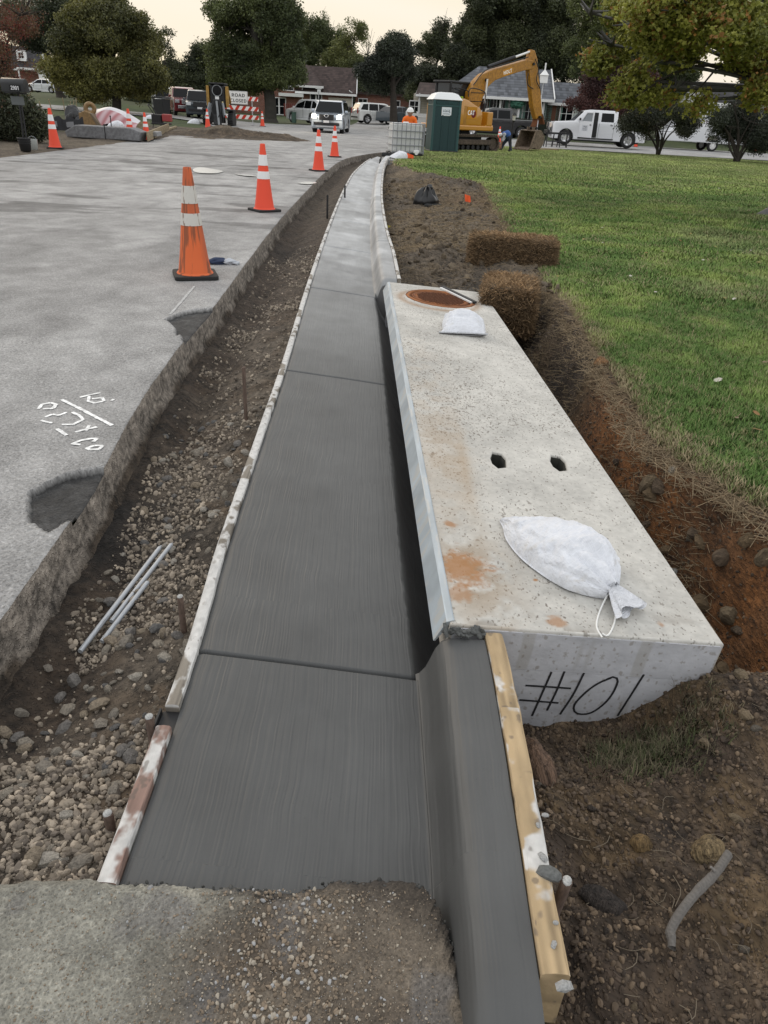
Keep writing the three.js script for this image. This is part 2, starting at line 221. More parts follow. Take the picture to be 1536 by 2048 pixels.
{
  const NV = 860, dd = (v) => -.6 + .6 * (Math.pow(33 / .6 + 1, v) - 1);
  const gs = grid(190, NV, (u, v) => {
    const d = dd(v), e = xE(d) + .007 * (fbm(d * 22, 1, 93, 4) - .5) + .012 * (fbm(d * 3, 4, 95, 3) - .5), w = u < .5 ? u * 1.6 : .8 + Math.pow((u - .5) * 2, 1.7) * 6.9;
    const x = e - w, pit = pitAt(x, d); let c = roadCol(x, d); const y = -.03 * pit + roadY(x, d) - (u === 0 ? .006 : 0) + .006 * pit * (fbm(x * 30, d * 30, 99, 3) - .5);
    const pc = .07 + .2 * Math.pow(fbm(x * 26, d * 26, 101, 3), 2); c = c.map((q) => lerp(q, pc, pit));
    return { x, y: y + .004 * (hsh(Math.floor(x * 90), Math.floor(d * 90), 2) - .5) * (d < 5 ? 1 : 0), z: -d, c };
  });
  struct(obj('asphalt_layer', gs, MT.asphalt, road));
  const gw = grid(8, NV * 2, (u, v) => {
    const d = dd(v), e = xE(d) + .007 * (fbm(d * 22, 1, 93, 4) - .5) + .012 * (fbm(d * 3, 4, 95, 3) - .5);
    const pit = pitAt(e - .01, d), y = lerp(-.004 - .03 * pit, -.34, u), x = e + .03 * u + .022 * (fbm(d * 16, u * 3, 103, 4) - .5) * sms(.02, .3, u) + .025 * sms(.5, .58, u + .3 * (fbm(d * 2, 7, 105, 3) - .5)) + .03 * (fbm(d * 5, u * 5, 104, 3) - .5) * sms(.55, .7, u);
    const lower = sms(.46, .52, u + .26 * (fbm(d * 3, 2, 107, 4) - .5)), st = .85 + .5 * (fbm(d * 60, u * 14, 109, 4) - .5) + .3 * (fbm(d * 3, u * 2, 110, 3) - .5);
    const c = [lerp(.86, .22, lower) * st, lerp(.83, .185, lower) * st, lerp(.79, .15, lower) * st]; return { x, y, z: -d, u: d, v: y, c };
  });
  struct(obj('cut_face', gw, MT.cut, road));
  // paint marks of the survey on the asphalt
  const stroke = (pts, w = .016) => { const P = pts.map(([a, b]) => at(a, b, .008)); const out = []; for (let i = 0; i < P.length - 1; i++) { const a = P[i], b = P[i + 1], t = b.clone().sub(a), L = t.length(), n = V(t.z, 0, -t.x).normalize(); const N = Math.max(2, Math.ceil(L / .012)); const g = grid(3, N, (u, v) => { const q = a.clone().lerp(b, v * 1.06 - .03).add(n.clone().multiplyScalar((u - .5) * w * (.75 + .6 * vn(v * N * .6, i * 7 + u * 3, 111)))); return { x: q.x, y: roadY(q.x, -q.z) + .0035, z: q.z }; }, false); out.push(g); } return out; };
  const pm = mat([1.35, 1.35, 1.33], { map: rp(T.grain, 4), roughness: .9 });
  struct(obj('paint_mark', [stroke([[124, 797], [166, 818], [222, 847]], .02),
    stroke([[160, 792], [185, 786], [200, 783]]), stroke([[178, 790], [176, 800], [190, 804], [208, 799], [203, 793], [184, 795]]), stroke([[222, 799], [227, 796]]),
    stroke([[76, 815], [84, 806], [100, 803], [112, 806], [106, 814], [86, 815]], .018), stroke([[90, 831], [104, 826], [118, 828], [132, 822]]), stroke([[82, 838], [96, 842], [104, 843]]),
    stroke([[124, 846], [146, 846], [166, 836], [158, 828], [144, 822]]), stroke([[114, 855], [132, 867]], .02), stroke([[150, 861], [170, 856], [193, 851]]), stroke([[172, 858], [178, 848]]),
    stroke([[144, 884], [160, 878], [180, 874], [194, 874], [186, 880]]), stroke([[142, 884], [160, 886]]), stroke([[172, 893], [188, 888], [204, 888], [198, 895], [180, 896], [172, 893]]),
    ], pm, road));
  struct(obj('chalk_line', stroke([[388, 572], [360, 605], [340, 627]], .02), mat([.72, .72, .71], { map: rp(T.grain, 4), roughness: .9 }), road));
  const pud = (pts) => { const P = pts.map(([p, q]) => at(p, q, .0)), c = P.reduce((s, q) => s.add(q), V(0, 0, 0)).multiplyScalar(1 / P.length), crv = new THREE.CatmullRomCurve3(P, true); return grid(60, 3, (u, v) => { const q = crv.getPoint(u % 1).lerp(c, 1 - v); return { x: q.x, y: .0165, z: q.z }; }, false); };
  struct(obj('puddle', [pud([[386, 340], [402, 336], [430, 340], [446, 344], [428, 348], [398, 347]]), pud([[470, 349], [498, 351], [514, 354], [490, 353]]), pud([[596, 368], [612, 365], [632, 366], [616, 370]])], mat([.62, .62, .6], { roughness: .25 }), road));  // pale water colour stands in for the bright sky mirrored in it
  const STREET = [[-9.9, 23], [-7, 23], [-6.5, 32], [-.6, 32.2], [.2, 36], [3, 38.5], [6, 41], [7, 45], [62, 47.5], [62, 59], [9, 59.5], [3, 63], [1.6, 72], [1.6, 120], [-4.6, 120], [-5, 74], [-6.5, 66], [-10, 62.5], [-20, 63], [-62, 72], [-62, 60], [-17, 55], [-13.4, 52.5], [-10.8, 47], [-10.2, 40]];
  const sg = new THREE.ShapeGeometry(new THREE.Shape(STREET.map((p) => new THREE.Vector2(p[0], p[1]))));
  // subdivide by clipping to strips of a grid
  const P = [], Cc = [], U = [], cell = .6; const pushT = (a, b, c) => { for (const q of [a, b, c]) { const f = hf(q[0], q[1]); P.push(q[0], Math.max(-.002, f + .055) - .022 * (1 - sms(32.6, 34, q[1])), -q[1]); Cc.push(...roadCol(q[0], q[1])); U.push(q[0], -q[1]); } };
  const split = (a, b, c, dep) => { const l = (p, q) => Math.hypot(p[0] - q[0], p[1] - q[1]), ab = l(a, b), bc = l(b, c), ca = l(c, a), m = Math.max(ab, bc, ca); if (dep > 13 || m < .9) return pushT(a, b, c); const mid = (p, q) => [(p[0] + q[0]) / 2, (p[1] + q[1]) / 2]; if (m === ab) { const k = mid(a, b); split(a, k, c, dep + 1); split(k, b, c, dep + 1); } else if (m === bc) { const k = mid(b, c); split(a, b, k, dep + 1); split(a, k, c, dep + 1); } else { const k = mid(c, a); split(a, b, k, dep + 1); split(b, c, k, dep + 1); } };
  const sp = sg.attributes.position, si = sg.index; for (let i = 0; i < si.count; i += 3) { const q = [0, 1, 2].map((k) => [sp.getX(si.getX(i + k)), sp.getY(si.getX(i + k))]); split(q[0], q[1], q[2], 0); }
  const gg = new THREE.BufferGeometry(); gg.setAttribute('position', new THREE.Float32BufferAttribute(P, 3)); gg.setAttribute('color', new THREE.Float32BufferAttribute(Cc, 3)); gg.setAttribute('uv', new THREE.Float32BufferAttribute(U, 2)); gg.computeVertexNormals();
  struct(obj('street', gg, mat([.54, .538, .536], { vertexColors: true, map: rp(T.asph, .35), roughness: .9 })), 'pale grey asphalt junction and side street beyond the gutter');
}
// ---------------------------------------------------------------- dirt
const dgeo = (a, b, n) => (v) => a * Math.pow(b / a, v);
const mixc = (a, b, t) => a.map((q, i) => lerp(q, b[i], t));
const PALE = [.30, .255, .205], BROWN = [.125, .092, .066], WET = [.05, .042, .036], CLAY = [.30, .135, .05], STRAW = [.25, .195, .13], GREYG = [.17, .16, .15];
function trenchY(x, d) {
  const e = xE(d), l = xL(d) - .04, t = clamp((x - e) / (l - e));
  let y = lerp(-.25, -.12, sms(.15, 1, t)) + .05 * bump(t, .12, .2) - .05 * bump(t, .3, .14) * (fbm(d * .7, 1, 121, 2) + .4);
  y = lerp(y, -.06, 1 - sms(.95, 1.75, d)); y = lerp(y, -.03, 1 - sms(.9, 1.0, d));
  y += .05 * (fbm(x * 5, d * 4, 123, 4) - .5) + .025 * (fbm(x * 20, d * 20, 125, 3) - .5);
  y += .07 * bump(d, 8.6, .35) * t * .6 + .05 * (fbm(x * 2.2, d * 1.1, 127, 3) - .5) * sms(5, 7, d);
  return Math.min(y, -.02);
}
function trenchC(x, d) {
  const e = xE(d), l = xL(d), t = clamp((x - e) / (l - e)), a = fbm(x * 3, d * 3, 131, 4), b = fbm(x * 9, d * 9, 133, 4), w = fbm(x * 1.4 + 5, d * 1.1, 135, 3);
  let c = mixc(BROWN, PALE, sms(.3, .75, a * .6 + t * .45)); c = mixc(c, WET, .7 * sms(.55, .7, w) + .35 * bump(t, .08, .12)); c = mixc(c, [.19, .125, .07], .5 * sms(.5, .65, fbm(x * 4, d * 5, 137, 3)) * sms(.4, .8, t));
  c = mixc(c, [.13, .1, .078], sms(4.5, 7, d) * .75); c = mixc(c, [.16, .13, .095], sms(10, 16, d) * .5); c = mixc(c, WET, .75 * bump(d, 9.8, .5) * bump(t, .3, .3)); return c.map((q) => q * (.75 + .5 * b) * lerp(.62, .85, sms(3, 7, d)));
}
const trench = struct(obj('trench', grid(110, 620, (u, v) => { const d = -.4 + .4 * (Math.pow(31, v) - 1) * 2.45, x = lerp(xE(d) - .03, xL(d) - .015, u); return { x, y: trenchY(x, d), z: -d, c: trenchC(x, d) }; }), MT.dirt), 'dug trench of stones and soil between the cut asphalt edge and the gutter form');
// the right side: pit beside the inlet box, heap in front, torn verge behind
const SL = { p: V(.22, .12, -1.75), a: .0624, roll: -.0667, w: .9, l: 4.96 };   // the inlet box: near left top corner, heading, cross fall, width, length
function slabTop(u, v) { return V(SL.p.x + u * Math.cos(SL.a) - v * Math.sin(SL.a), SL.p.y + u * SL.roll, SL.p.z - u * Math.sin(SL.a) - v * Math.cos(SL.a)); }
function dirtY(x, d) {
  const g = xG(d), b = xB(d);
  let y = lerp(-.17, -.05, sms(.5, 1.5, x)) + .03 * sms(1.5, .9, d);                                                     // in front of the box
  y += .085 * Math.exp(-(((x - 1.2) / .18) ** 2) - ((d - 1.64) / .2) ** 2) - .15 * bump(d, 1.72, .2) * (1 - sms(.82, 1.1, x)) + .05 * bump(x, .45, .12) * bump(d, 1.35, .25);
  const se = 1.13 - .062 * (d - 1.75), side = sms(1.75, 2.1, d) * (1 - sms(6.3, 6.9, d));                                // along the box
  const wall = clamp((x - se) / Math.max(.15, g - se));
  const pit = lerp(-.48, .03, sms(.46 + .22 * (fbm(d * 2.2, 3, 141, 3) - .5), .93, wall)) + .05 * bump(d, 5.1, .5) * (1 - wall) + .1 * bump(d, 4.6, .3) * bump(wall, .4, .3) + .12 * sms(5.2, 6.4, d);
  y = lerp(y, pit, side);
  const back = sms(6.4, 7.1, d), t = clamp((x - b) / (g - b));                                                           // behind the box
  let yb = lerp(-.1, .05, sms(.25, .9, t)) - .13 * bump(d, 7.6, .55) * (1 - sms(.5, .9, t)) + .12 * bump(d, 9.2, .7) * bump(t, .35, .22) + .1 * bump(d, 12.5, 1.8) * bump(t, .55, .3) + .16 * bump(d, 17.5, 1.8) * bump(t, .6, .35) - .06 * bump(t, .02, .06);
  y = lerp(y, yb, back);
  const near = sms(1.6, 2.4, d) ; const steep = side * bump(wall, .65, .3);
  y += .13 * back * (fbm(x * 3.2, d * 2.2, 149, 4) - .5) + (.07 + .1 * steep) * (fbm(x * 5.5, d * 5.5, 143, 4) - .5) + .04 * (fbm(x * 17, d * 17, 145, 3) - .5) + .16 * (fbm(x * 1.7, d * 1.1, 147, 3) - .5) * sms(7, 9, d) * bump(t, .5, .35);
  y = lerp(y, .02, sms(-.12, .02, x - g) * (d > 2.6 ? 1 : 0)); return y;
}
function dirtC(x, d) {
  const g = xG(d), b = xB(d), a = fbm(x * 4, d * 4, 151, 4), q = fbm(x * 13, d * 13, 153, 4), w = fbm(x * 1.6 + 2, d * 1.3, 155, 3);
  let c = mixc([.085, .062, .046], [.2, .145, .095], sms(.4, .75, a)); c = mixc(c, WET, .6 * sms(.5, .68, w)); c = mixc(c, [.2, .135, .065], .5 * sms(.5, .64, fbm(x * 3 + 1, d * 3, 157, 3)));
  const se = 1.13 - .062 * (d - 1.75), side = sms(1.85, 2.2, d) * (1 - sms(6.2, 6.9, d)), wall = clamp((x - se) / Math.max(.15, g - se));
  c = mixc(c, CLAY, side * bump(wall, .70, .24) * (1 - sms(4.0, 5, d)) * (.65 + .5 * sms(.35, .6, a))); c = mixc(c, GREYG.map((k) => k * .7), .6 * side * (1 - sms(.25, .45, wall)));
  const t = clamp((x - b) / (g - b)), back = sms(6.8, 7.6, d);
  c = mixc(c, [.2, .165, .125], back * .7); c = mixc(c, [.30, .235, .155], back * .8 * sms(.36, .6, fbm(x * 1.8, d * .9, 159, 4)) * sms(8, 10, d)); c = mixc(c, [.12, .12, .12], .7 * bump(d, 7.5, .5) * bump(t, .45, .3)); c = mixc(c, GREYG, .7 * bump(d, 12.4, 1.4) * bump(t, .7, .25)); c = mixc(c, [.2, .1, .05], .55 * bump(d, 14.6, .8) * bump(t, .9, .3));
  return c.map((k) => k * (.7 + .6 * q));
}
const verge = struct(obj('dirt_verge', grid(200, 700, (u, v) => { const d = -.7 + .35 * (Math.pow(85, v) - 1), b = d > 1.7 && d < 6.9 ? xB(d) : xB(d) - .03, x = lerp(b, Math.max(xG(d), b + .05) + .32, u), y = dirtY(x, d); return { x, y, z: -d, u: x + y * 1.5, v: -d + y * .4, c: dirtC(x, d) }; }), MT.dirt), 'churned brown soil around the inlet box and along the back of the kerb');
{ // dirt verge on the far side of the road with the mound
  const g = grid(110, 150, (u, v) => { const d = 8 + 37 * v, x = lerp(-24, -9.5 + .25 * (fbm(d * .7, 2, 165, 3) - .5), u), k = fbm(x * 1.2, d * 1.2, 161, 4), q = fbm(x * 4, d * 4, 163, 3); const ed = sms(0, .05, 1 - u); const y = -.035 + .04 * ed + .1 * (k - .5) * ed + .25 * sms(-13, -19, x); let c = mixc([.23, .19, .14], [.13, .1, .075], sms(.35, .7, k)); const gr = sms(-12.5, -15.5, x + 2 * (k - .5)); c = mixc(c, [.075, .09, .03], gr); return { x, y, z: -d, c: c.map((z) => z * (.75 + .5 * q)) }; });
  struct(obj('far_verge', g, MT.dirt), 'strip of dry soil with a low mound along the far side of the road');
}
{ // mound of soil dumped on the street
  const g = grid(120, 100, (u, v) => { const x = lerp(-11.8, -3.4, u), d = lerp(32.4, 43, v), k = fbm(x * 1.1, d * 1.1, 166, 4), q = fbm(x * 4.5, d * 4.5, 167, 4), e = Math.hypot((x + 8.3) / 3.0, (d - 37) / 3.4), f = Math.hypot((x + 5.6) / 2.0, (d - 36.6) / 1.5); const y = .40 * Math.exp(-e * e * 1.9) * (.5 + 1.0 * k) + .2 * Math.exp(-f * f * 2) * (.3 + 1.4 * k) + .09 * (q - .5) - .085 + .05 * (k - .5); let c = mixc([.20, .15, .105], [.105, .08, .055], sms(.35, .65, q)); c = mixc(c, [.25, .2, .14], .5 * sms(.5, .7, k)); return { x, y, z: -d, c }; });
  struct(obj('soil_mound', g, MT.dirt), 'low mound of loose brown soil on the street in front of the black loader');
}
// ---------------------------------------------------------------- gutter, kerb, driveway
const joints = [-.45, 1.7, 4.43, 6.86, 9.2, 11.6, 14.3, 17.1, 20.4, 24.2, 28.2];
const fresh = (x, d) => { const k = fbm(x * 2.2, d * 1.1, 171, 4), q = fbm(x * 7, d * 2.5, 173, 4), sk = fbm(x * 9, d * .8, 177, 3); let s = lerp(.118, .14, sms(1.7, 4, d)); s = lerp(s, .30, sms(4.3, 6.0, d)); s = lerp(s, .58, sms(6.6, 9.0, d)); s = lerp(s, .66, sms(10, 16, d)); s *= 1 + .16 * (hsh(Math.floor(d / 2.45), 3, 8) - .5) * sms(6, 8, d) + .22 * (fbm(x * 1.6, d * 3.2, 176, 4) - .5) * sms(4, 7, d); s *= 1 - .25 * sms(.5, .66, fbm(x * 2.6, d * 1.5, 178, 4)) * sms(6, 8, d) + .06 * (hsh(Math.round(x * 260), Math.round(d * 3), 6) - .5); s *= .86 + .34 * (k - .5) + .3 * (q - .5) * sms(4, 7, d) + .12 + .28 * (sk - .5) * sms(5, 8, d); return [s * .975, s, s * lerp(1.0, 1.02, sms(4, 9, d))]; };
const gutter = struct(group('gutter'), 'freshly poured grey concrete gutter with broom finish and tooled joints');
const grooves = (d, d0, d1) => .016 * (1 - sms(0, .007 + .0019 * d, Math.min(d - d0, d1 - d)));
for (let i = 0; i < joints.length - 1; i++) {
  const d0 = joints[i], d1 = joints[i + 1], inlet = i === 1 || i === 2;
  const g = grid(46, Math.round(90 + 40 * (i < 3)), (u, v) => {
    const w = v < .5 ? .5 * Math.pow(v * 2, 1.8) : 1 - .5 * Math.pow((1 - v) * 2, 1.8), d = lerp(d0, d1, w), l = xL(d) + .002, r = xR(d); let x, y;
    if (u < .88) { const t = u / .88; x = lerp(l, r - .004 * (inlet ? fbm(d * 40, 3, 179, 3) : 0) * 4 * t ** 6, t); y = -.004 - .056 * t - .006 * (1 - sms(0, .012, x - l)) - .004 * t * t; }
    else { const t = (u - .88) / .12; if (inlet) { x = r + .02 * t + .13 * t * t; y = -.062 - .02 * t - .2 * sms(.05, 1, t) + .02 * (fbm(d * 20, t * 3, 181, 3) - .5) * sms(0, .3, t) * (1 - t * .5); } else { x = r + .005 * t; y = -.064 + .004 * t; } }
    y -= grooves(d, d0, d1) * (i === 0 && w < .5 ? 0 : 1) - .003 * (fbm(x * 4, d * 3, 183, 3) - .5);
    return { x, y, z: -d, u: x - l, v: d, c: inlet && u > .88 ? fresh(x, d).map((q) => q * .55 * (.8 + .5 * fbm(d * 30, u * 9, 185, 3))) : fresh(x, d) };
  });
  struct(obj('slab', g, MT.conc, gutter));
}
const kerb = struct(group('kerb'), 'grey concrete kerb with a rolled face along the back of the gutter');
const kerbPro = [[0, -.066], [.012, -.058], [.03, -.03], [.043, .01], [.054, .045], [.07, .075], [.095, .088], [.125, .091], [1, .089]];
for (let i = 0; i < joints.length - 1; i++) {
  if (i === 1 || i === 2) continue;
  const d0 = i === 3 ? 6.93 : joints[i], d1 = i === 0 ? 1.72 : joints[i + 1];
  const g = grid(24, 110, (u, v) => {
    const w = v < .5 ? .5 * Math.pow(v * 2, 1.8) : 1 - .5 * Math.pow((1 - v) * 2, 1.8), d = lerp(d0, d1, w), r = xR(d), b = xB(d) - .002; let e = Math.min(d - d0, d1 - d); let x, y;
    const k = u * 8, a = kerbPro[Math.min(7, Math.floor(k))], c = kerbPro[Math.min(7, Math.floor(k)) + 1], f = k - Math.min(7, Math.floor(k)); const wd = b - r;
    const px = (p) => p[0] === 1 ? wd : p[0] * Math.min(1, wd / .2); x = r + lerp(px(a), px(c), f); y = lerp(a[1], c[1], f);
    if (i === 0) y = lerp(y, -.03 + .02 * u, 1 - sms(.35, .75, d)) ;
    y -= grooves(d, d0, d1) * (i === 0 ? 0 : 1); if (i === 3) y -= .05 * (1 - sms(0, .12, d - d0)) ** 2;
    const c2 = fresh(x, d * (i > 2 ? 1.06 : 1)).map((q) => q * (.98 + .1 * (y > .05)) * (1 + .15 * (fbm(x * 8, d * 3, 187, 4) - .5) * sms(6, 8, d) * 2));
    return { x, y: y + .003 * (fbm(d * 5, u * 3, 189, 3) - .5), z: -d, u: x, v: d, c: c2 };
  });
  const sec = group('kerb_section', kerb); struct(sec); struct(obj('face', g, MT.conc, sec));
  // the ends of the section
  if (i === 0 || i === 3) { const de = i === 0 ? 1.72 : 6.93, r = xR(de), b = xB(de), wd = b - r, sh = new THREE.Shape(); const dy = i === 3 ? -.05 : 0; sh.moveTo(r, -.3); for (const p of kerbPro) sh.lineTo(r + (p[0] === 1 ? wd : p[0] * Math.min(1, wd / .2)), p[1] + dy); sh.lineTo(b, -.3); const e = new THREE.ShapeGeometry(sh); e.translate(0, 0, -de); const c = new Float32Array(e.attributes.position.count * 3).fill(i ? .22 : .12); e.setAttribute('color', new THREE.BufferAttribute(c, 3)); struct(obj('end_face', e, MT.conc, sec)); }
}
const drivePx = [[-60, 1779], [0, 1775], [100, 1769], [200, 1765], [245, 1772], [330, 1778], [420, 1783], [500, 1784], [560, 1797], [620, 1787], [680, 1770], [760, 1768], [835, 1774], [866, 1802], [887, 1850], [905, 1905], [915, 1960], [932, 2010], [952, 2060], [965, 2110]].map(([a, b]) => at(a, b, -.005));
const driveC = (x, d) => { const k = fbm(x * 5, d * 5, 191, 4), q = fbm(x * 22, d * 22, 193, 4), old = 1 - sms(-.52, -.2, x + .25 * (k - .5) - .5 * (d - .7)); let c = mixc([.27, .225, .175], [.16, .13, .10], sms(.38, .66, k)); c = mixc(c, [.42, .41, .355].map((v) => v * (.75 + .5 * k)), old * .95); c = mixc(c, [.24, .23, .225], .6 * sms(.55, .7, fbm(x * 7 + 3, d * 7, 195, 3))); return c.map((v) => v * (.7 + .6 * q)); };
const driveY = (x, d, e) => .006 + .014 * sms(0, .06, e) + .006 * (fbm(x * 9, d * 9, 197, 4) - .5) + .004 * (fbm(x * 40, d * 40, 199, 3) - .5);
const driveway = (() => {
  const crv = new THREE.CatmullRomCurve3(drivePx, false, 'catmullrom', .4);
  const g = grid(420, 170, (u, v) => {
    const p = crv.getPoint(u), w = Math.pow(v, 1.5), inner = V(lerp(-1.1, .12, u), 0, lerp(-.35, .25, u)); p.x += .012 * (fbm(u * 90, 1, 201, 3) - .5); p.z += .016 * (fbm(u * 80, 5, 203, 3) - .5);
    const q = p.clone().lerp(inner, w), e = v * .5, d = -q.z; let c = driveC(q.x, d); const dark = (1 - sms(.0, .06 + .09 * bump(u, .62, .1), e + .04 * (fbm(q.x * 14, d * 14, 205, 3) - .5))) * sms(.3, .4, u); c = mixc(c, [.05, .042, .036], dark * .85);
    return { x: q.x, y: v === 0 ? -.06 : driveY(q.x, d, e), z: q.z, c };
  });
  return struct(obj('driveway', g, MT.drive), 'old stained driveway slab covered in soil and crumbs at the near end');
})();
// ---------------------------------------------------------------- lawn
const lawnY = (x, d) => .045 + .05 * (fbm(x * .35, d * .35, 211, 3) - .5) + .025 * (fbm(x * 2, d * 2, 213, 3) - .5) - .06 * sms(34, 44, d) + .12 * Math.exp(-(((x - 6.9) / 1.2) ** 2 + ((d - 14.2) / 1.2) ** 2)) - .03 * (1 - sms(0, .12, x - xG(d))) + .06 * sms(2.6, 6, x) * (1 - sms(8, 16, d));
const lawnC = (x, d) => { const k = fbm(x * .6, d * .6, 215, 4), q = fbm(x * 2.6, d * 2.6, 217, 4), e = x - xG(Math.min(d, 28)), s = .62 + .55 * k + .35 * (q - .5); let c = mixc([.062, .115, .022], [.13, .17, .042], sms(.38, .68, q * .6 + k * .4)); c = mixc(c, [.2, .165, .09], .6 * (1 - sms(-.05, .1 + .4 * (q - .4), e))); c = mixc(c, [.2, .2, .1], .35 * sms(.62, .75, fbm(x * 1.1, d * .8, 219, 3))); c = mixc(c, [.19, .215, .075], .55 * sms(17, 34, d)); return c.map((v) => v * s * 1.65); };
const lawn = struct(group('lawn'), 'mown green lawn on the right with a torn straw-coloured edge');
struct(obj('turf', grid(150, 260, (u, v) => { const d = .3 + .6 * (Math.pow(79, v) - 1), g = xG(Math.min(d, 28)) + .08 * (fbm(d * 5, 3, 221, 4) - .5), x = g + Math.pow(u, 2.2) * 42 + u * .3; return { x, y: lawnY(x, d) - (u === 0 ? .09 : 0), z: -d, c: lawnC(x, d).map((q) => q * .75) }; }), MT.lawn, lawn));
// ---------------------------------------------------------------- grass, stones, straw
function clump(seed, n, h, spread, wd) {
  const r = rng(seed), P = [];
  for (let i = 0; i < n; i++) {
    const a = r() * 6.28, q = Math.sqrt(r()) * spread, x = Math.cos(a) * q, z = Math.sin(a) * q, b = r() * 6.28, hh = h * (.55 + .6 * r()), ln = hh * (.25 + .75 * r()), dx = Math.cos(b), dz = Math.sin(b), w = wd * (.7 + .6 * r());
    const px = -dz * w, pz = dx * w, m = [x + dx * ln * .35, hh * .6, z + dz * ln * .35], t = [x + dx * ln, hh, z + dz * ln];
    const A = [x - px, 0, z - pz], Bq = [x + px, 0, z + pz], c = [m[0] - px * .8, m[1], m[2] - pz * .8], d = [m[0] + px * .8, m[1], m[2] + pz * .8];
    P.push(...A, ...Bq, ...d, ...A, ...d, ...c, ...c, ...d, ...t);
  }
  const g = new THREE.BufferGeometry(); g.setAttribute('position', new THREE.Float32BufferAttribute(P, 3)); g.computeVertexNormals();
  const N = g.attributes.normal; for (let i = 0; i < N.count; i++) { const v = V(N.getX(i) * .5, Math.abs(N.getY(i)) + .8, N.getZ(i) * .5).normalize(); N.setXYZ(i, v.x, v.y, v.z); } return g;
}
{
  const r = rng(301), geoN = [clump(1, 14, .030, .032, .0013), clump(2, 14, .034, .04, .0015)], geoF = [clump(3, 22, .036, .13, .0032), clump(4, 26, .042, .24, .006)];
  const bands = [[geoN[0], 38000, 1.2, 6.5, 3.6, 1], [geoN[1], 34000, 2.4, 9, 5.5, 1.1], [geoF[0], 44000, 7, 19, 13, 1], [geoF[1], 52000, 16, 44, 34, 1]];
  for (const [g, n, d0, d1, wx, sc] of bands) {
    struct(scatter('grass_blades', g, MT.blade, n, (i, m) => {
      const t = r(), d = Math.sqrt(lerp(d0 * d0, d1 * d1, t)), gx = xG(Math.min(d, 28)), x = gx + .02 + Math.pow(r(), 1.25) * Math.min(wx, .62 * d + 1.2), e = x - gx - .1 * (fbm(d * 4, x * 3, 303, 3) - .5);
      if (fbm(x * 2.4, d * 2.4, 305, 3) < .3 && r() < .6) return false;
      const c = lawnC(x, d), k = .75 + .6 * r(), hot = r() < .10 ? [.21, .185, .09] : null, dry = r() < .62 - sms(-.06, .06 + .26 * fbm(x * 2, d * 2, 304, 2), e) * .62 + .035 ? [.24, .195, .115] : null; const q = dry || hot || c;
      _m.makeRotationY(r() * 6.28); m.copy(_m); const s = sc * (.7 + .6 * r()) * (dry ? 1.1 : 1); m.scale(V(s, s * (.7 + .5 * fbm(x * 3, d * 3, 307, 2)), s)); m.setPosition(x, lawnY(x, d) - .006, -d); return q.map((v) => v * k * 1.15);
    }, lawn), null, 'stuff');
  }
  const lf = new THREE.CircleGeometry(.022, 6); lf.rotateX(-Math.PI / 2); struct(scatter('fallen_leaves', lf, MT.straw, 260, (i, m) => { const d = 2.8 + Math.pow(r(), 1.4) * 30, x = xG(Math.min(d, 28)) + .1 + r() * Math.min(14, .7 * d); _e.set((r() - .5) * .7, r() * 6, (r() - .5) * .7); const s = .6 + .9 * r(); m.compose(V(x, lawnY(x, d) + .028, -d), _q.setFromEuler(_e), V(s, 1, s * .7)); return [[.36, .27, .1], [.25, .13, .05], [.5, .47, .4], [.2, .15, .09]][(r() * 4) | 0]; }, lawn), null, 'stuff');
  // straw-like dead grass hanging over the torn edge and lying on the soil
  const sg = new THREE.CylinderGeometry(.0013, .0009, 1, 3, 1, true); sg.rotateZ(Math.PI / 2);
  struct(scatter('dry_grass', sg, MT.straw, 15000, (i, m) => {
    const d = 2.4 + Math.pow(r(), 1.6) * 17, hang = r() < .3, gx = xG(d), x = gx + (hang ? (r() - .62) * .3 : -Math.pow(r(), 1.0) * (d > 7 ? Math.max(.2, gx - xB(d) - .1) : .4));
    if (d < 7 && x < 1.16 - .062 * (d - 1.75)) return false; if (!hang && fbm(x * 1.8, d * .9, 159, 4) < .42) return false;
    const y = hang ? Math.max(dirtY(x, d), .035) : dirtY(x, d) + .006, L = (.05 + .12 * r()) * (d > 9 ? 1.7 : 1), k = .6 + .7 * r();
    _e.set((r() - .5) * .6, r() * 6.28, (r() - .5) * (hang ? 1.2 : .5)); m.compose(V(x, y, -d), _q.setFromEuler(_e), V(L, d > 9 ? 2.4 : 1.2, d > 9 ? 2.4 : 1.2)); return [.27 * k, .205 * k, .125 * k];
  }), 'dry straw and dead grass strewn along the torn edge of the lawn', 'stuff');
}
const stoneG = [0, 1, 2, 3, 4, 5].map((k) => { const r = rng(400 + k), o = [r() * 9, r() * 9, r() * 9]; return crease(displaced(new THREE.IcosahedronGeometry(1, k < 2 ? 0 : 1), (v) => { const s = 1 + 1.15 * (n3(v.x * 1.3 + o[0], v.y * 1.3 + o[1], v.z * 1.3 + o[2], 9) - .5) + .22 * (n3(v.x * 3.2, v.y * 3.2, v.z * 3.2 + o[0], 4) - .5); v.multiplyScalar(s); v.y *= .58; v.z *= .78; }), .3); });
stoneG.forEach((g) => { const n = g.attributes.position.count, uv = new Float32Array(n * 2), P = g.attributes.position; for (let i = 0; i < n; i++) { uv[i * 2] = P.getX(i) * .3 + P.getY(i) * .2; uv[i * 2 + 1] = P.getZ(i) * .3; } g.setAttribute('uv', new THREE.BufferAttribute(uv, 2)); });
const stoneMats = [[.33, .29, .235], [.27, .24, .2], [.21, .195, .18], [.30, .245, .18], [.15, .145, .14], [.42, .385, .33]].map((c) => mat(c, { map: T.grain, roughness: .95, bumpMap: T.grainB, bumpScale: .004 }));
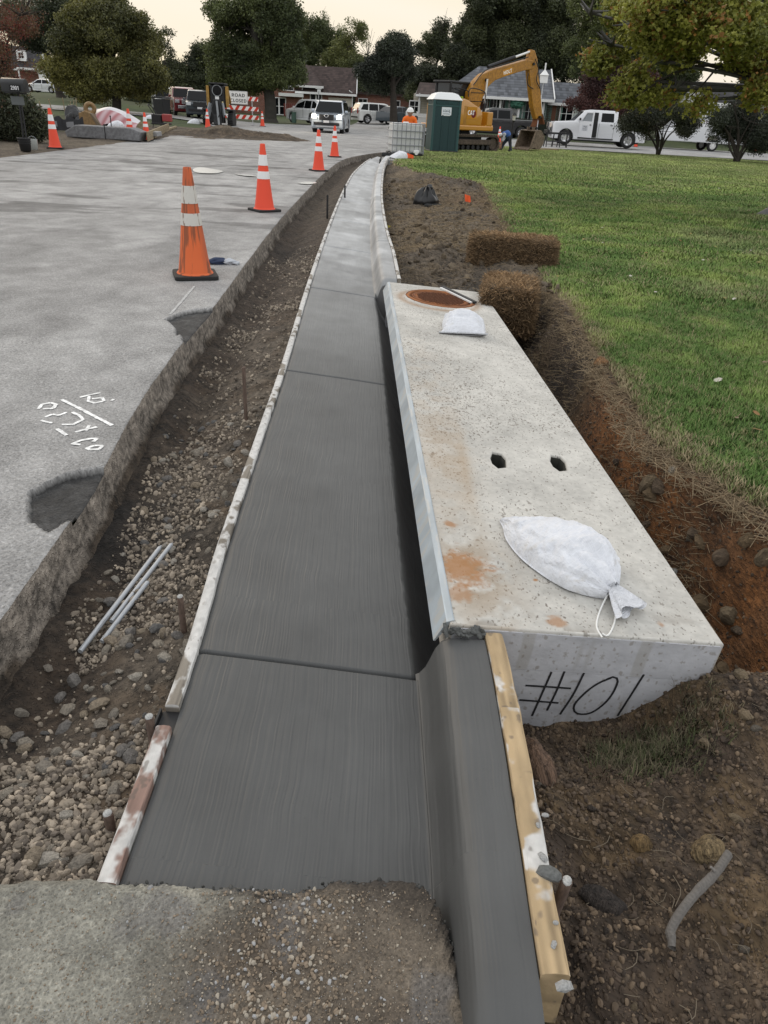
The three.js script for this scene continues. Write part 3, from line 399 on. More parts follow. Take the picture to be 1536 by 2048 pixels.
const clodMats = [[.15, .108, .072], [.1, .072, .052], [.2, .14, .08], [.23, .175, .11], [.075, .058, .046], [.17, .145, .115]].map((c) => mat(c, { map: T.grain, roughness: 1, bumpMap: T.grainB, bumpScale: .006 }));
{
  const r = rng(501);
  const inTrench = (d, pw = 1) => { const a = xE(d) + .1, b = xL(d) - .07; return lerp(a, b, Math.pow(r(), pw)); };
  for (let k = 0; k < 6; k++) struct(scatter('gravel', stoneG[k], mat([1, 1, 1], { roughness: 1 }), 3400, (i, m) => {
    const d = .94 + Math.pow(r(), 1.6) * 9, x = inTrench(d, .85), cl = fbm(x * 3, d * 2.4, 503, 4); if (cl < .44 + .14 * sms(2.5, 5, d) && r() < .88) return false;
    const s = (.003 + .011 * Math.pow(r(), 2.4)) * (1 + d * .04), c = mixc([.35, .295, .23], [.12, .10, .082], Math.pow(r(), 1.1)), q = (.6 + .75 * r()); _e.set(r() * 6, r() * 6, r() * 6); m.compose(V(x, trenchY(x, d) + s * .25, -d), _q.setFromEuler(_e), V(s, s, s)); return c.map((v) => v * q);
  }, trench), null, 'stuff');
  for (let i = 0; i < 210; i++) { // stones large enough to pick out
    const d = .97 + Math.pow(r(), 1.25) * 3.1, x = inTrench(d, .9), s = .012 + .02 * Math.pow(r(), 1.8); const o = new THREE.Mesh(stoneG[i % 6], stoneMats[(r() * 6) | 0]); o.name = i ? 'stone_' + String(i).padStart(3, '0') : 'stone'; o.scale.setScalar(s); o.rotation.set((r() - .5) * .8, r() * 6, (r() - .5) * .8); o.position.set(x, trenchY(x, d) + s * .28, -d); o.castShadow = o.receiveShadow = true; trench.add(o);
  }
  const onVerge = () => { const z = r(); let d, x; if (z < .5) { d = .62 + r() * 1.3; x = lerp(xB(d) + .07, 2.0, Math.pow(r(), 1.1)); } else if (z < .78) { d = 1.9 + r() * 4.6; x = lerp(1.17 - .062 * (d - 1.75), xG(d), r()); } else { d = 7 + Math.pow(r(), 1.6) * 12; x = lerp(xB(d) + .06, xG(d), r()); } return [x, d]; };
  for (let k = 0; k < 6; k++) struct(scatter('soil_crumbs', stoneG[k], mat([1, 1, 1], { roughness: 1 }), 5200, (i, m) => {
    const [x, d] = onVerge(); if (fbm(x * 4, d * 4, 507, 3) < .38 && r() < .7) return false; const s = (.0022 + .0075 * Math.pow(r(), 2.6)) * (1 + d * .07), c = mixc([.2, .145, .095], [.055, .04, .03], Math.pow(r(), .7)), q = .6 + .6 * r(), g = d > 6 ? .3 : 0; _e.set(r() * 6, r() * 6, r() * 6); m.compose(V(x, dirtY(x, d) + s * .25, -d), _q.setFromEuler(_e), V(s, s, s)); return mixc(c, [.2, .18, .16], g).map((v) => v * q);
  }, verge), null, 'stuff');
  for (let i = 0; i < 190; i++) { const [x, d] = onVerge(), s = (.009 + .022 * Math.pow(r(), 2.6)) * (d > 1.8 && d < 7 ? 1.3 : 1); const o = new THREE.Mesh(stoneG[i % 6], clodMats[(r() * 6) | 0]); o.name = i ? 'clod_' + String(i).padStart(3, '0') : 'clod'; o.scale.setScalar(s); o.rotation.set((r() - .5), r() * 6, (r() - .5)); o.position.set(x, dirtY(x, d) + s * .2, -d); o.castShadow = o.receiveShadow = true; verge.add(o); }
  struct(scatter('soil_clumps', stoneG[4], mat([1, 1, 1], { map: T.grain, roughness: 1 }), 1500, (i, m) => { const d = 7 + Math.pow(r(), 1.3) * 13, x = lerp(xB(d) + .08, xG(d) + .05, r()); if (fbm(x * 1.7, d * 1.1, 509, 3) < .45) return false; const s = .012 + .05 * Math.pow(r(), 2.6), c = mixc([.28, .22, .15], [.12, .095, .07], r()); _e.set(r() * 6, r() * 6, r() * 6); m.compose(V(x, dirtY(x, d) + s * .2, -d), _q.setFromEuler(_e), V(s, s * .7, s)); return c; }, verge), null, 'stuff');
  // big clay lumps on the torn wall of the pit
  for (let i = 0; i < 60; i++) { const d = 1.85 + r() * 1.6, g = xG(d), x = lerp(1.3 - .1 * (d - 1.75), g - .05, .1 + .85 * r()), s = .03 + .055 * r() * r(); const o = new THREE.Mesh(stoneG[3 + i % 3], clodMats[[0, 2, 3, 2][i % 4]]); o.name = 'clay_lump' + (i ? '_' + String(i).padStart(3, '0') : ''); o.scale.setScalar(s); o.rotation.set(r(), r() * 6, r()); o.position.set(x, dirtY(x, d), -d); o.castShadow = o.receiveShadow = true; verge.add(o); }
  for (let k = 0; k < 3; k++) struct(scatter('crumbs', stoneG[k], mat([1, 1, 1], { roughness: 1 }), 2600, (i, m) => {
    const p = at(lerp(20, 930, r()), lerp(1790, 2060, r()), 0), mid = bump((p.x + .02), -.12, .16); if (p.x > .16 || r() > .34 + .8 * mid) return false; const s = .0011 + .0042 * Math.pow(r(), 3.4) * (.5 + mid), l = r(), c = l < .2 ? [.36, .32, .26] : l < .3 ? [.34, .34, .34] : [.19, .15, .11].map((k) => k * (.5 + l)); _e.set(r() * 6, r() * 6, r() * 6); m.compose(V(p.x, driveY(p.x, -p.z, .3) + s * .3, p.z), _q.setFromEuler(_e), V(s, s, s)); return c;
  }, driveway), null, 'stuff');
  const wetM = mat([.075, .075, .07], { map: T.grain, roughness: .7 }); struct(scatter('mortar_lumps', stoneG[3], wetM, 260, (i, m) => { const k = r(), q = [[245, 1768], [420, 1778], [520, 1786], [560, 1797], [680, 1768], [835, 1770], [887, 1848], [912, 1950], [950, 2060]], f = k * 8, j = Math.floor(f), p = at(lerp(q[j][0], q[j + 1][0], f - j) + (r() - .5) * 16, lerp(q[j][1], q[j + 1][1], f - j) + (r() - .6) * 14, .006), s = .002 + .007 * r() * r(); _e.set(r() * 6, r() * 6, r() * 6); m.compose(p, _q.setFromEuler(_e), V(s, s, s)); const g = .6 + .8 * r(); return [g, g, g]; }, driveway), null, 'stuff');
  const wet = mat([.38, .38, .38], { map: T.grain, roughness: .9 });
  for (const [px, py, s] of [[540, 1836, .012], [527, 1850, .016], [524, 1872, .011], [538, 1898, .012], [526, 1908, .008], [545, 1884, .007], [300, 1778, .012], [288, 1800, .010], [245, 1805, .008], [220, 1855, .009], [350, 1808, .012], [820, 1940, .014], [650, 1960, .009], [615, 1985, .011], [840, 1992, .010], [430, 1800, .009]]) { const p = at(px, py, .012), o = new THREE.Mesh(stoneG[(px + py) % 6], wet); o.name = 'mortar_crumb'; o.scale.setScalar(s); o.rotation.y = px; o.position.copy(p); driveway.add(o); }
}
// ---------------------------------------------------------------- inlet box
const hit = (px, py, p, n) => { const r = ray(px, py), o = V(0, EYE, 0); return o.add(r.multiplyScalar(p.clone().sub(o).dot(n) / r.dot(n))); };
const slabN = (() => { const a = slabTop(0, 0), u = slabTop(1, 0).sub(a), v = slabTop(0, 1).sub(a); return u.cross(v).normalize(); })();
const slabUV = (px, py) => { const q = hit(px, py, SL.p, slabN).sub(SL.p), u = V(Math.cos(SL.a), SL.roll, -Math.sin(SL.a)), L = u.length(); return [q.dot(u) / L, q.dot(V(-Math.sin(SL.a), 0, -Math.cos(SL.a)))]; };
const onSlab = (o, u, v, ry = 0, h = 0) => { const p = slabTop(u, v); o.position.copy(p).add(V(0, h, 0)); o.rotation.order = 'YXZ'; o.rotation.set(0, SL.a + ry, -.0666); return o; };
{
  const stain = (u, v) => { // u across 0..0.9, v along 0..4.96
    const k = fbm(u * 3, v * 3, 601, 5), q = fbm(u * 14, v * 14, 603, 4), f = fbm(u * 60, v * 60, 605, 3); let c = [.55, .535, .495].map((z) => z * (.84 + .42 * (k - .5) + .30 * (q - .5) + .26 * (f - .5) + .08));
    const sp = .5 * vn(u * 190 + 4 * q, v * 130 + 3 * f, 607) + .56 * fbm(u * 130, v * 90, 606, 2), sp2 = .55 * vn(u * 80 + 3 * q, v * 60 + f * 3, 609) + .5 * f, dense = .45 + .5 * sms(.3, .7, fbm(u * 2.2, v * 1.6, 611, 3)) * sms(4.9, 3, v) + .25 * bump(u, .2, .25);
    c = mixc(c, [.14, .12, .1], .85 * sms(.86 - .17 * dense, .93 - .17 * dense, sp)); c = mixc(c, [.16, .14, .115], .65 * sms(.85 - .13 * dense, .92 - .13 * dense, sp2));
    const br = bump(u, .12, .13) * (bump(v, .28, .28) + .5 * bump(v, 1.3, .6) + .35 * bump(v, 2.4, .8)); c = mixc(c, [.27, .2, .13], clamp(.85 * br * sms(.35, .62, q)));
    const ed = u - (.20 + .05 * (v - 1)); c = mixc(c, [.36, .26, .16], .5 * bump(ed, 0, .03) * bump(v, 1.15, .45) + .25 * sms(.02, -.05, ed) * bump(v, 1.15, .5));
    for (const [a, b, rr, w] of [[.08, .33, .13, .85], [.06, .16, .06, .6], [.075, .62, .035, .75], [.36, .05, .035, .7], [.34, .28, .014, .9], [.72, .08, .02, .6]]) { const t = Math.hypot(u - a, v - b) / rr + .9 * (q - .5) + .7 * (f - .5); c = mixc(c, [.34, .16, .055], w * (1 - sms(.35, 1, t))); }
    c = mixc(c, [.2, .17, .14], .55 * sms(.5, .7, fbm(u * 9 + 4, v * 9, 613, 4)) * sms(.25, .0, v)); c = mixc(c, [.30, .17, .08], .6 * bump(Math.hypot(u - .42, v - 4.42), .33, .04)); return c;
  };
  const t = tex(512, 2048, (u, v) => stain(u * SL.w, v * SL.l)); t.wrapS = t.wrapT = THREE.ClampToEdgeWrapping; t.repeat.set(1 / SL.w, 1 / SL.l);
  const topM = mat([1, 1, 1], { map: t, bumpMap: rp(T.grainB, 4), bumpScale: .002, roughness: .85 });
  const faceT = tex(512, 256, (u, v) => { const k = fbm(u * 6, v * 4, 621, 5), q = fbm(u * 30, v * 20, 623, 4), dr = fbm(u * 14, v * 1.2, 625, 3); let s = .50 * (.85 + .35 * (k - .5) + .25 * (q - .5) + .1); let c = [s * .97, s * .98, s * 1.03]; c = mixc(c, [.3, .28, .24], .4 * sms(.56, .7, dr)); c = mixc(c, [.2, .17, .13], .5 * sms(.66, .76, fbm(u * 60, v * 26, 627, 3))); return c; });
  faceT.wrapS = faceT.wrapT = THREE.MirroredRepeatWrapping; faceT.repeat.set(1.1, 2.4);
  const box = thing('inlet_box', 'long pale concrete drain inlet box marked 101 beside the fresh gutter', 'drain inlet', SL.p);
  box.rotation.order = 'YXZ'; box.rotation.set(0, SL.a, -.0666);
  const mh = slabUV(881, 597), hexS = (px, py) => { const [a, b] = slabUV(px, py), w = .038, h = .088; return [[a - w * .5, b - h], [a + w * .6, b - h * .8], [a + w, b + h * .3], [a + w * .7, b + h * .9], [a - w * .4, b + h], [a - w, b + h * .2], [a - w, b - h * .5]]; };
  const outline = new THREE.Shape(); [[.006, 0], [SL.w, 0], [SL.w, SL.l], [.006, SL.l]].forEach((p, i) => i ? outline.lineTo(...p) : outline.moveTo(...p));
  const circ = new THREE.Path(); circ.absarc(mh[0], mh[1], .305, 0, Math.PI * 2); outline.holes.push(circ);
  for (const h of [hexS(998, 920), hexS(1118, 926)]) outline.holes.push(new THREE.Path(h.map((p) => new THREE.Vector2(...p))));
  for (const h of [hexS(998, 920), hexS(1118, 926)]) { const cx = h.reduce((s, p) => s + p[0], 0) / 7, cy = h.reduce((s, p) => s + p[1], 0) / 7, g = ext(h, .5, 0, [h.map(([p, q]) => [cx + (p - cx) * .93, cy + (q - cy) * .965])]); g.rotateX(-Math.PI / 2); g.translate(0, -.262, 0); obj('hole_shade_lining', g, mat([.07, .07, .058], { map: T.grain, roughness: 1 }), box); }  // added lining ring, its dark colour holds the shade inside the lifting hole
  const cap = ext(outline, .16, .007, [], 3); cap.rotateX(-Math.PI / 2); cap.translate(0, -.08, 0); obj('top_slab', cap, topM, box);
  const fm = mat([1, 1, 1], { map: faceT, bumpMap: rp(T.grainB, 5), bumpScale: .0008, roughness: .9 });
  obj('front_wall', [B(SL.w - .03, .46, .14, [SL.w / 2 + .005, -.39, -.066])], fm, box);
  obj('front_skin', [B(SL.w - .024, .148, .006, [SL.w / 2 + .005, -.085, .0015])], fm, box).castShadow = false;
  obj('side_wall', [B(.14, .46, SL.l - .2, [SL.w - .075, -.39, -SL.l / 2]), B(.1, .46, SL.l - .2, [.14, -.39, -SL.l / 2])], fm, box);
  obj('back_wall', [B(SL.w - .03, .46, .14, [SL.w / 2 + .005, -.39, -SL.l + .07])], fm, box);
  obj('void_floor', [B(SL.w - .1, .02, SL.l - .1, [SL.w / 2, -.6, -SL.l / 2])], mat([.04, .035, .035]), box);
  const gal = tex(256, 256, (u, v) => { const k = fbm(u * 8, v * 3, 631, 4, 0), s = fbm(u * 24, v * 24, 633, 4), q = fbm(u * 40, v * 8, 635, 3); let c = [.40, .455, .5].map((z) => z * (.8 + .5 * (k - .5) + .2 * (s - .5) + .2)); return mixc(c, [.5, .49, .46], .6 * sms(.55, .68, q)); });
  gal.repeat.set(1, 1); const galM = mat([1, 1, 1], { map: gal, roughness: .55, metalness: .35, bumpMap: T.grainB, bumpScale: .001 });
  const prof = [[.02, .0035], [.016, .0045], [-.004, -.004], [-.034, -.082], [-.028, -.084], [.004, -.02], [.008, -.006]];
  const pl = ext(prof, SL.l - .03, .001); pl.translate(0, 0, -SL.l / 2); obj('steel_angle', boxUV(pl), galM, box);
  const fn = V(Math.sin(SL.a), 0, Math.cos(SL.a)), fp = SL.p.clone().add(fn.clone().multiplyScalar(.0055)); box.updateMatrixWorld(true);
  const mk = (pts) => TU(pts.map(([a, b]) => box.worldToLocal(hit(a, b, fp, fn))), .0042, 30, 6);
  const marks = mg([mk([[1103, 1344], [1085, 1385], [1064, 1432]]), mk([[1129, 1343], [1113, 1382], [1094, 1421]]), mk([[1051, 1371], [1100, 1374], [1142, 1377]]), mk([[1039, 1400], [1080, 1403], [1117, 1406]]), mk([[1168, 1346], [1147, 1388], [1120, 1429]]),
    mk([[1222, 1356], [1196, 1367], [1168, 1388], [1148, 1412], [1152, 1426], [1178, 1427], [1210, 1406], [1230, 1378], [1235, 1358], [1226, 1354], [1208, 1362]]), mk([[1288, 1349], [1262, 1390], [1235, 1432]])]);
  const P = marks.attributes.position, bz = box.worldToLocal(fp.clone()).z; for (let i = 0; i < P.count; i++) P.setZ(i, bz + (P.getZ(i) - bz) * .12); marks.computeVertexNormals(); obj('spray_number', marks, mat([.016, .016, .018], { roughness: .7 }), box);
  // dabs of mortar where the kerb meets the near corner
  const mor = mat([.14, .145, .14], { roughness: .8, map: T.grain }), mr = rng(9), mo = []; for (let i = 0; i < 26; i++) { const g = stoneG[i % 6].clone(); mo.push(tf(nz(g), [.0 + .12 * (i / 26) - .01, -.004 - .016 * mr(), .012 + .012 * mr()], [mr() * 6, mr() * 6, 0], [.014 + .012 * mr(), .011, .011])); } obj('mortar_joint', mo, mor, box);
  // manhole
  const ironT = tex(256, 256, (u, v) => { const k = fbm(u * 9, v * 9, 641, 5, 9); return mixc([.27, .095, .03], [.12, .045, .02], sms(.35, .65, k)); }), iron = mat([1, 1, 1], { map: rp(ironT, 2), roughness: .95, metalness: .1, bumpMap: T.grainB, bumpScale: .002 });
  const fr = lathe([[.262, -.08], [.262, -.004], [.27, .004], [.30, .004], [.306, -.002], [.306, -.06]], 64, [mh[0], 0, -mh[1]]); const frM = mat([1.25, 1.3, 1.2], { map: rp(ironT, 2), roughness: .95, bumpMap: T.grainB, bumpScale: .002 }); obj('manhole_frame', fr, frM, box);
  const cov = thing('manhole_cover', 'rusty round manhole cover set in the far end of the inlet box', 'manhole cover'); onSlab(cov, ...mh);
  const tread = []; for (let i = -9; i <= 9; i++) for (let j = -9; j <= 9; j++) { const x = i * .024 + (j % 2) * .012, z = j * .024, q = Math.hypot(x, z); if (q < .205) tread.push(B(.017, .006, .010, [x, .002, z], [0, (i + j) % 2 ? .7 : -.7, 0])); }
  obj('disc', lathe([[0, -.001], [.222, -.001], [.226, .004], [.24, .004], [.243, -.002], [.256, -.002], [.258, -.05], [0, -.05]], 64), iron, cov); obj('tread', tread, iron, cov);
  const bar = thing('steel_bar', 'black steel channel bar lying across the rusty manhole cover', 'steel bar'); { const a = slabUV(884, 577), b = slabUV(950, 609); const A = slabTop(...a).add(V(0, .016, 0)), D = slabTop(...b).add(V(0, .016, 0)); bar.position.copy(A).add(D).multiplyScalar(.5); const L = D.clone().sub(A); obj('black_web', beam(L.clone().multiplyScalar(-.5), L.clone().multiplyScalar(.5), .03, .018), MT.black, bar); const n = V(L.z, 0, -L.x).normalize().multiplyScalar(L.z > 0 ? -.026 : .026); obj('pale_flange', beam(L.clone().multiplyScalar(-.47).add(n), L.clone().multiplyScalar(.46).add(n), .02, .012), MT.white, bar).position.y = -.004; }
}
// ---------------------------------------------------------------- sand bags
const bagM = new THREE.MeshPhysicalMaterial({ map: rp(T.cloth, 2.4), bumpMap: rp(T.grainB, 2), bumpScale: .006, roughness: .9, sheen: .3 }); bagM.color.setRGB(.86, .88, .93);
function bagGeo(L, Wd, Hh, prof, folds, seed, bend = 0) {
  return grid(110, 90, (u, v) => { // u around, v along
    const s = v, w = Wd * prof(s)[0], h = Hh * prof(s)[1], a = u * Math.PI * 2, up = Math.sin(a), c = Math.cos(a); let z = w * Math.sign(c) * Math.pow(Math.abs(c), .8), y = up > 0 ? h * Math.pow(up, .75) : -.012 * Math.min(1, h / .02) * Math.pow(-up, .5);
    const fold = folds * sms(.3, .95, s) * Math.pow(Math.abs(Math.sin(a * 5.5 + 1.6 * Math.sin(s * 5) + 2.4 * fbm(c * 2 + 4, s * 3, seed, 3))), .55) * (.3 + .9 * s) - folds * .6 * s + .026 * (fbm(c * 2.4 + 5, s * 5, seed + 3, 4) - .5) + .020 * (Math.abs(fbm(c * 3.5 + 2, s * 9, seed + 5, 3) - .5) * 2 - .3);
    if (up > -.05) { y += fold * Math.min(1, h / .03) * (up + .05); z += fold * c * .7; } return { x: s * L, y: Math.max(-.014, y), z: z + bend * Math.sin(s * Math.PI), u: s * L * 2, v: a * .2 };
  }, false);
}
{
  const a = slabUV(1002, 1046), b = slabUV(1222, 1196), A = slabTop(...a), D = slabTop(...b), L = A.distanceTo(D);
  const t = thing('sandbag', 'white cloth sandbag with drawstring neck at the near end of the inlet box', 'sandbag', A.clone().add(V(0, .012, 0)), Math.atan2(-(D.z - A.z), D.x - A.x)); t.rotation.order = 'ZYX'; t.rotation.z = -.05;
  const pr = curve([[0, .06], [.06, .2], [.2, .62], [.4, .94], [.6, 1], [.8, .84], [.93, .48], [1, .15]]), ph = curve([[0, .08], [.15, .5], [.4, .95], [.65, 1], [.85, .72], [1, .3]]);
  obj('bag', bagGeo(L, .165, .115, (s) => [pr(s), ph(s)], .016, 701, -.035), bagM, t);
  const neck = grid(60, 24, (u, v) => { const an = u * 6.283, fl = .018 + .055 * Math.pow(v, .8) + .012 * Math.sin(an * 6 + 1) * v, q = fl * (1 + .2 * Math.sin(an * 3)); return { x: L - .012 + .11 * v + .012 * Math.sin(an * 4) * v, y: .028 * (1 - v) + .006 + .34 * fl * Math.sin(an) * (1 - .45 * v) + .012 * v, z: q * Math.cos(an) + .03 * v, u: v, v: u }; }, false);
  obj('gathered_neck', neck, Object.assign(bagM.clone(), { side: THREE.DoubleSide }), t);
  obj('tie', TO(.021, .004, [L - .006, .03, 0], [0, Math.PI / 2, 0]), bagM, t);
  const lp = (pts) => TU(pts.map(([p, q, h]) => { const g = slabTop(...slabUV(p, q)).add(V(0, h, 0)); t.updateMatrixWorld(true); return t.worldToLocal(g); }), .0032, 40, 6);
  obj('drawstring', [lp([[1222, 1188, .045], [1207, 1208, .02], [1195, 1235, .006], [1193, 1256, .005], [1204, 1276, .005]]), lp([[1224, 1190, .045], [1230, 1220, .02], [1226, 1252, .006], [1212, 1272, .005], [1204, 1268, .006]])], mat([.78, .78, .76], { roughness: .9 }), t);
  const a2 = slabUV(925, 672), b2 = slabUV(905, 628), A2 = slabTop(...a2), D2 = slabTop(...b2);
  const t2 = thing('sandbag', 'white cloth sandbag lying next to the rusty manhole cover', 'sandbag', A2.clone().add(V(0, .012, 0)), Math.atan2(-(D2.z - A2.z), D2.x - A2.x));
  const p2 = curve([[0, .92], [.15, .86], [.5, .86], [.8, .7], [.95, .45], [1, .1]]), h2 = curve([[0, .06], [.12, .45], [.4, .9], [.65, 1], [.9, .7], [1, .2]]);
  obj('bag', bagGeo(.36, .185, .12, (s) => [p2(s), h2(s)], .011, 711, .03), bagM, t2);
  obj('seam', TU([[.0, .008, -.175], [-.008, .012, -.06], [-.008, .012, .08], [.0, .008, .18]], .006, 24), bagM, t2);
  t.rotation.set(0, t.rotation.y, -.0666);
  const mini = (label, px, py, h, sc, ry, g) => { const p = at(px, py, h), m = thing('sandbag', label, 'sandbag', p, ry); const ge = bagGeo(.5, .2, .17, (s) => [p2(s), h2(s)], .006, px, 0); ge.scale(sc, sc, sc); ge.translate(-.25 * sc, .012, 0); obj('bag', ge, bagM, m); return m; };
  mini('white sandbag on the concrete in front of the caged water tank', 799, 317, .06, 1.25, .5); mini('white sandbag on the grey street near the stacked boards', 388, 248, 0, 1.7, .2); mini('white sandbag lying on the precast concrete piece', 232, 254, .3, 1.3, .3); mini('white sandbag standing beside the striped cone and form boards', 299, 238, .25, 1.2, .4);
}
// ---------------------------------------------------------------- form boards and pins
const mortarT = (base, seed, amt) => tex(512, 128, (u, v) => { const w = T_wood(u, v, seed); let c = base.map((q) => q * w); const k = fbm(u * 16, v * 4, seed + 7, 5); c = mixc(c, [.56, .55, .53].map((q) => q * (.75 + .5 * fbm(u * 60, v * 16, seed + 9, 3))), sms(.98 - amt, 1.10 - amt, k)); c = mixc(c, [.12, .1, .085], .6 * sms(.72, .8, fbm(u * 40, v * 12, seed + 11, 3))); return c; });
function T_wood(u, v, s) { const w = fbm(u * 2, v * 3, s, 3) * .3; return .75 + .4 * (vn((v + w * .3) * 30, u * 4, s + 2) - .5) + .5 * (fbm(u * 12, v * 8, s + 4, 4) - .5); }
function board(label, d0, d1, side, m, h = .14, top = .006, th = .038, rough = .004) {
  const N = Math.ceil((d1 - d0) / .06) + 4; const sec = [[0, 0], [.12, .004], [.5, .006], [.88, .004], [1, 0], [1, -.5], [1, -1], [0, -1], [0, -.5], [0, 0]];
  const f = (u, v) => { const d = lerp(d0, d1, v), x0 = side < 0 ? xL(d) - th - .001 : xB(d) + .002, k = Math.round(u * 9), q = sec[k]; const n = (fbm(d * 16, k % 9 * .8, 801 + d0 * 10, 4) - .5) * rough * 2; return { x: x0 + q[0] * th + n * .7, y: top + (q[1] < 0 ? q[1] * h : q[1]) + (q[1] >= 0 ? n : 0), z: -d, u: d * .7, v: k / 9 * .5 }; };
  const g = nz(grid(9, N, f, false)); const ends = [0, 1].map((v) => { const s = new THREE.Shape(); const P = sec.map((q, k) => f(k / 9, v)); P.forEach((p, i) => i ? s.lineTo(p.x, p.y) : s.moveTo(p.x, p.y)); const e = new THREE.ShapeGeometry(s); e.translate(0, 0, P[0].z); if (v === 1) { /* faces away */ } return nz(e); });
  const t = thing('form_board', label, 'form board', [0, 0, 0]); const all = crease(mg([g, ...ends]), .7); obj('plank', all, Object.assign(m, { side: THREE.DoubleSide }), t); return t;
}
{
  const W = (b, s, a) => mat([1, 1, 1], { map: mortarT(b, s, a), bumpMap: rp(T.grainB, 2), bumpScale: .002, roughness: .9 });
  const wPink = W([.33, .215, .175], 811, .45), wWhite = W([.27, .24, .2], 821, .53), wYel = W([.52, .385, .225], 831, .36), wGrey = W([.26, .24, .22], 841, .6);
  const b1 = board('short reddish form board at the near left end of the gutter', .925, 1.375, -1, wPink, .14, .008, .042);
  board('mortar-crusted white form board left of the darkest fresh slab', 1.455, 4.55, -1, wWhite); board('grey crusted form board on the left past the second joint', 4.56, 8.9, -1, wWhite.clone()); board('thin grey form board on the left side midway along the gutter', 8.92, 14.8, -1, wGrey); board('form board on the left curving to the far end of the gutter', 14.82, 26.5, -1, wGrey.clone());
  const rb = board('new yellow pine form board along the back of the near kerb', .742, 1.745, 1, wYel, .17, .096, .054);
  board('mortar-spattered form board along the kerb just past the inlet box', 6.98, 12.9, 1, wWhite.clone(), .16, .094, .034); board('pale form board behind the kerb at its far curve', 12.92, 26.5, 1, wWhite.clone(), .16, .094, .034);
  const br = thing('form_bracket', 'dark gap bracket joining two form boards on the left', 'bracket', [xL(1.415) - .022, -.03, -1.415]); obj('plate', [B(.05, .03, .075, [0, 0, 0]), B(.006, .05, .07, [-.03, .005, 0])], MT.black, br);
  const wet = mat([.16, .165, .16], { map: T.grain, roughness: .7 }), pr = [[1096, 1746, .024, .6], [1086, 1714, .012, 1], [1076, 1650, .010, 1], [1128, 1972, .016, .7], [1107, 1890, .009, .6], [1112, 1845, .008, .6], [1090, 1630, .008, 1]];
  for (const [px, py, s, k] of pr) { const p = at(px, py, .102), o = obj('mortar_blob', tf(nz(stoneG[px % 6].clone()), [p.x, p.y, p.z], [0, px, 0], [s, s * .7, s * .9]), s > .02 ? wet : mat([.45, .45, .44], { map: T.grain }), rb); }
  const pin = (label, px, py, h, len, r, m, lean = [0, 0], capM) => { const p = at(px, py, h), t = thing('form_pin', label, 'pin', [p.x, h - len, p.z]); obj('shaft', rod([0, 0, 0], [lean[0], len - .004, lean[1]], r, 12), m, t); const c = obj('head', tf(nz(stoneG[2].clone()), [lean[0], len, lean[1]], [0, 1, 0], [r * 1.25, r * .8, r * 1.25]), capM || m, t); return t; };
  const rustP = mat([.2, .14, .11], { map: T.grain, roughness: .9 }), chalk = mat([.6, .6, .58], { map: T.grain, roughness: .9 });
  pin('steel form pin with white mortar cap beside the yellow pine board', 1125, 1742, .1, .26, .0125, rustP, [.006, .02], chalk); pin('mortar-capped form pin beside the reddish board end', 298, 1432, .035, .2, .012, rustP, [0, 0], chalk); pin('short white capped form pin by the white form board', 360, 1192, .03, .2, .011, rustP, [0, 0], chalk); pin('low stub of a form pin against the reddish board', 215, 1625, -.01, .15, .012, rustP, [0, 0], chalk);
  pin('tall rusty form pin standing in the trench', 487, 735, .2, .5, .011, rustP); pin('black form pin standing in the trench beyond the second cone', 655, 390, .22, .6, .016, MT.black); pin('far black form pin standing against the left form', 690, 371, .2, .55, .016, MT.black);
  const pipeT = tex(256, 64, (u, v) => mixc([.42, .44, .47], [.1, .1, .1], sms(.68, .74, fbm(u * 30, v * 8, 851, 3)))), pipeM = mat([1, 1, 1], { map: rp(pipeT, 1, 1), roughness: .5, metalness: .3 });
  for (const [label, x0, y0, x1, y1] of [['longest speckled grey pin of three lying in the trench, nearest the road', 153, 1268, 322, 1082], ['middle speckled grey pin of three lying in the trench', 218, 1215, 345, 1083], ['shortest speckled grey pin lying in the trench, nearest the forms', 198, 1253, 297, 1158]]) { const p = at(x0, y0, -.15), q = at(x1, y1, -.15); p.y = trenchY(p.x, -p.z) + .02; q.y = trenchY(q.x, -q.z) + .022; const t = thing('steel_pin', label, 'pin', p); const e = q.clone().sub(p); obj('shaft', rod([0, 0, 0], e.clone().multiplyScalar(.97), .0095, 12), pipeM, t); obj('point', rod(e.clone().multiplyScalar(.97), e, .0095, 12, .002), pipeM, t); }
}
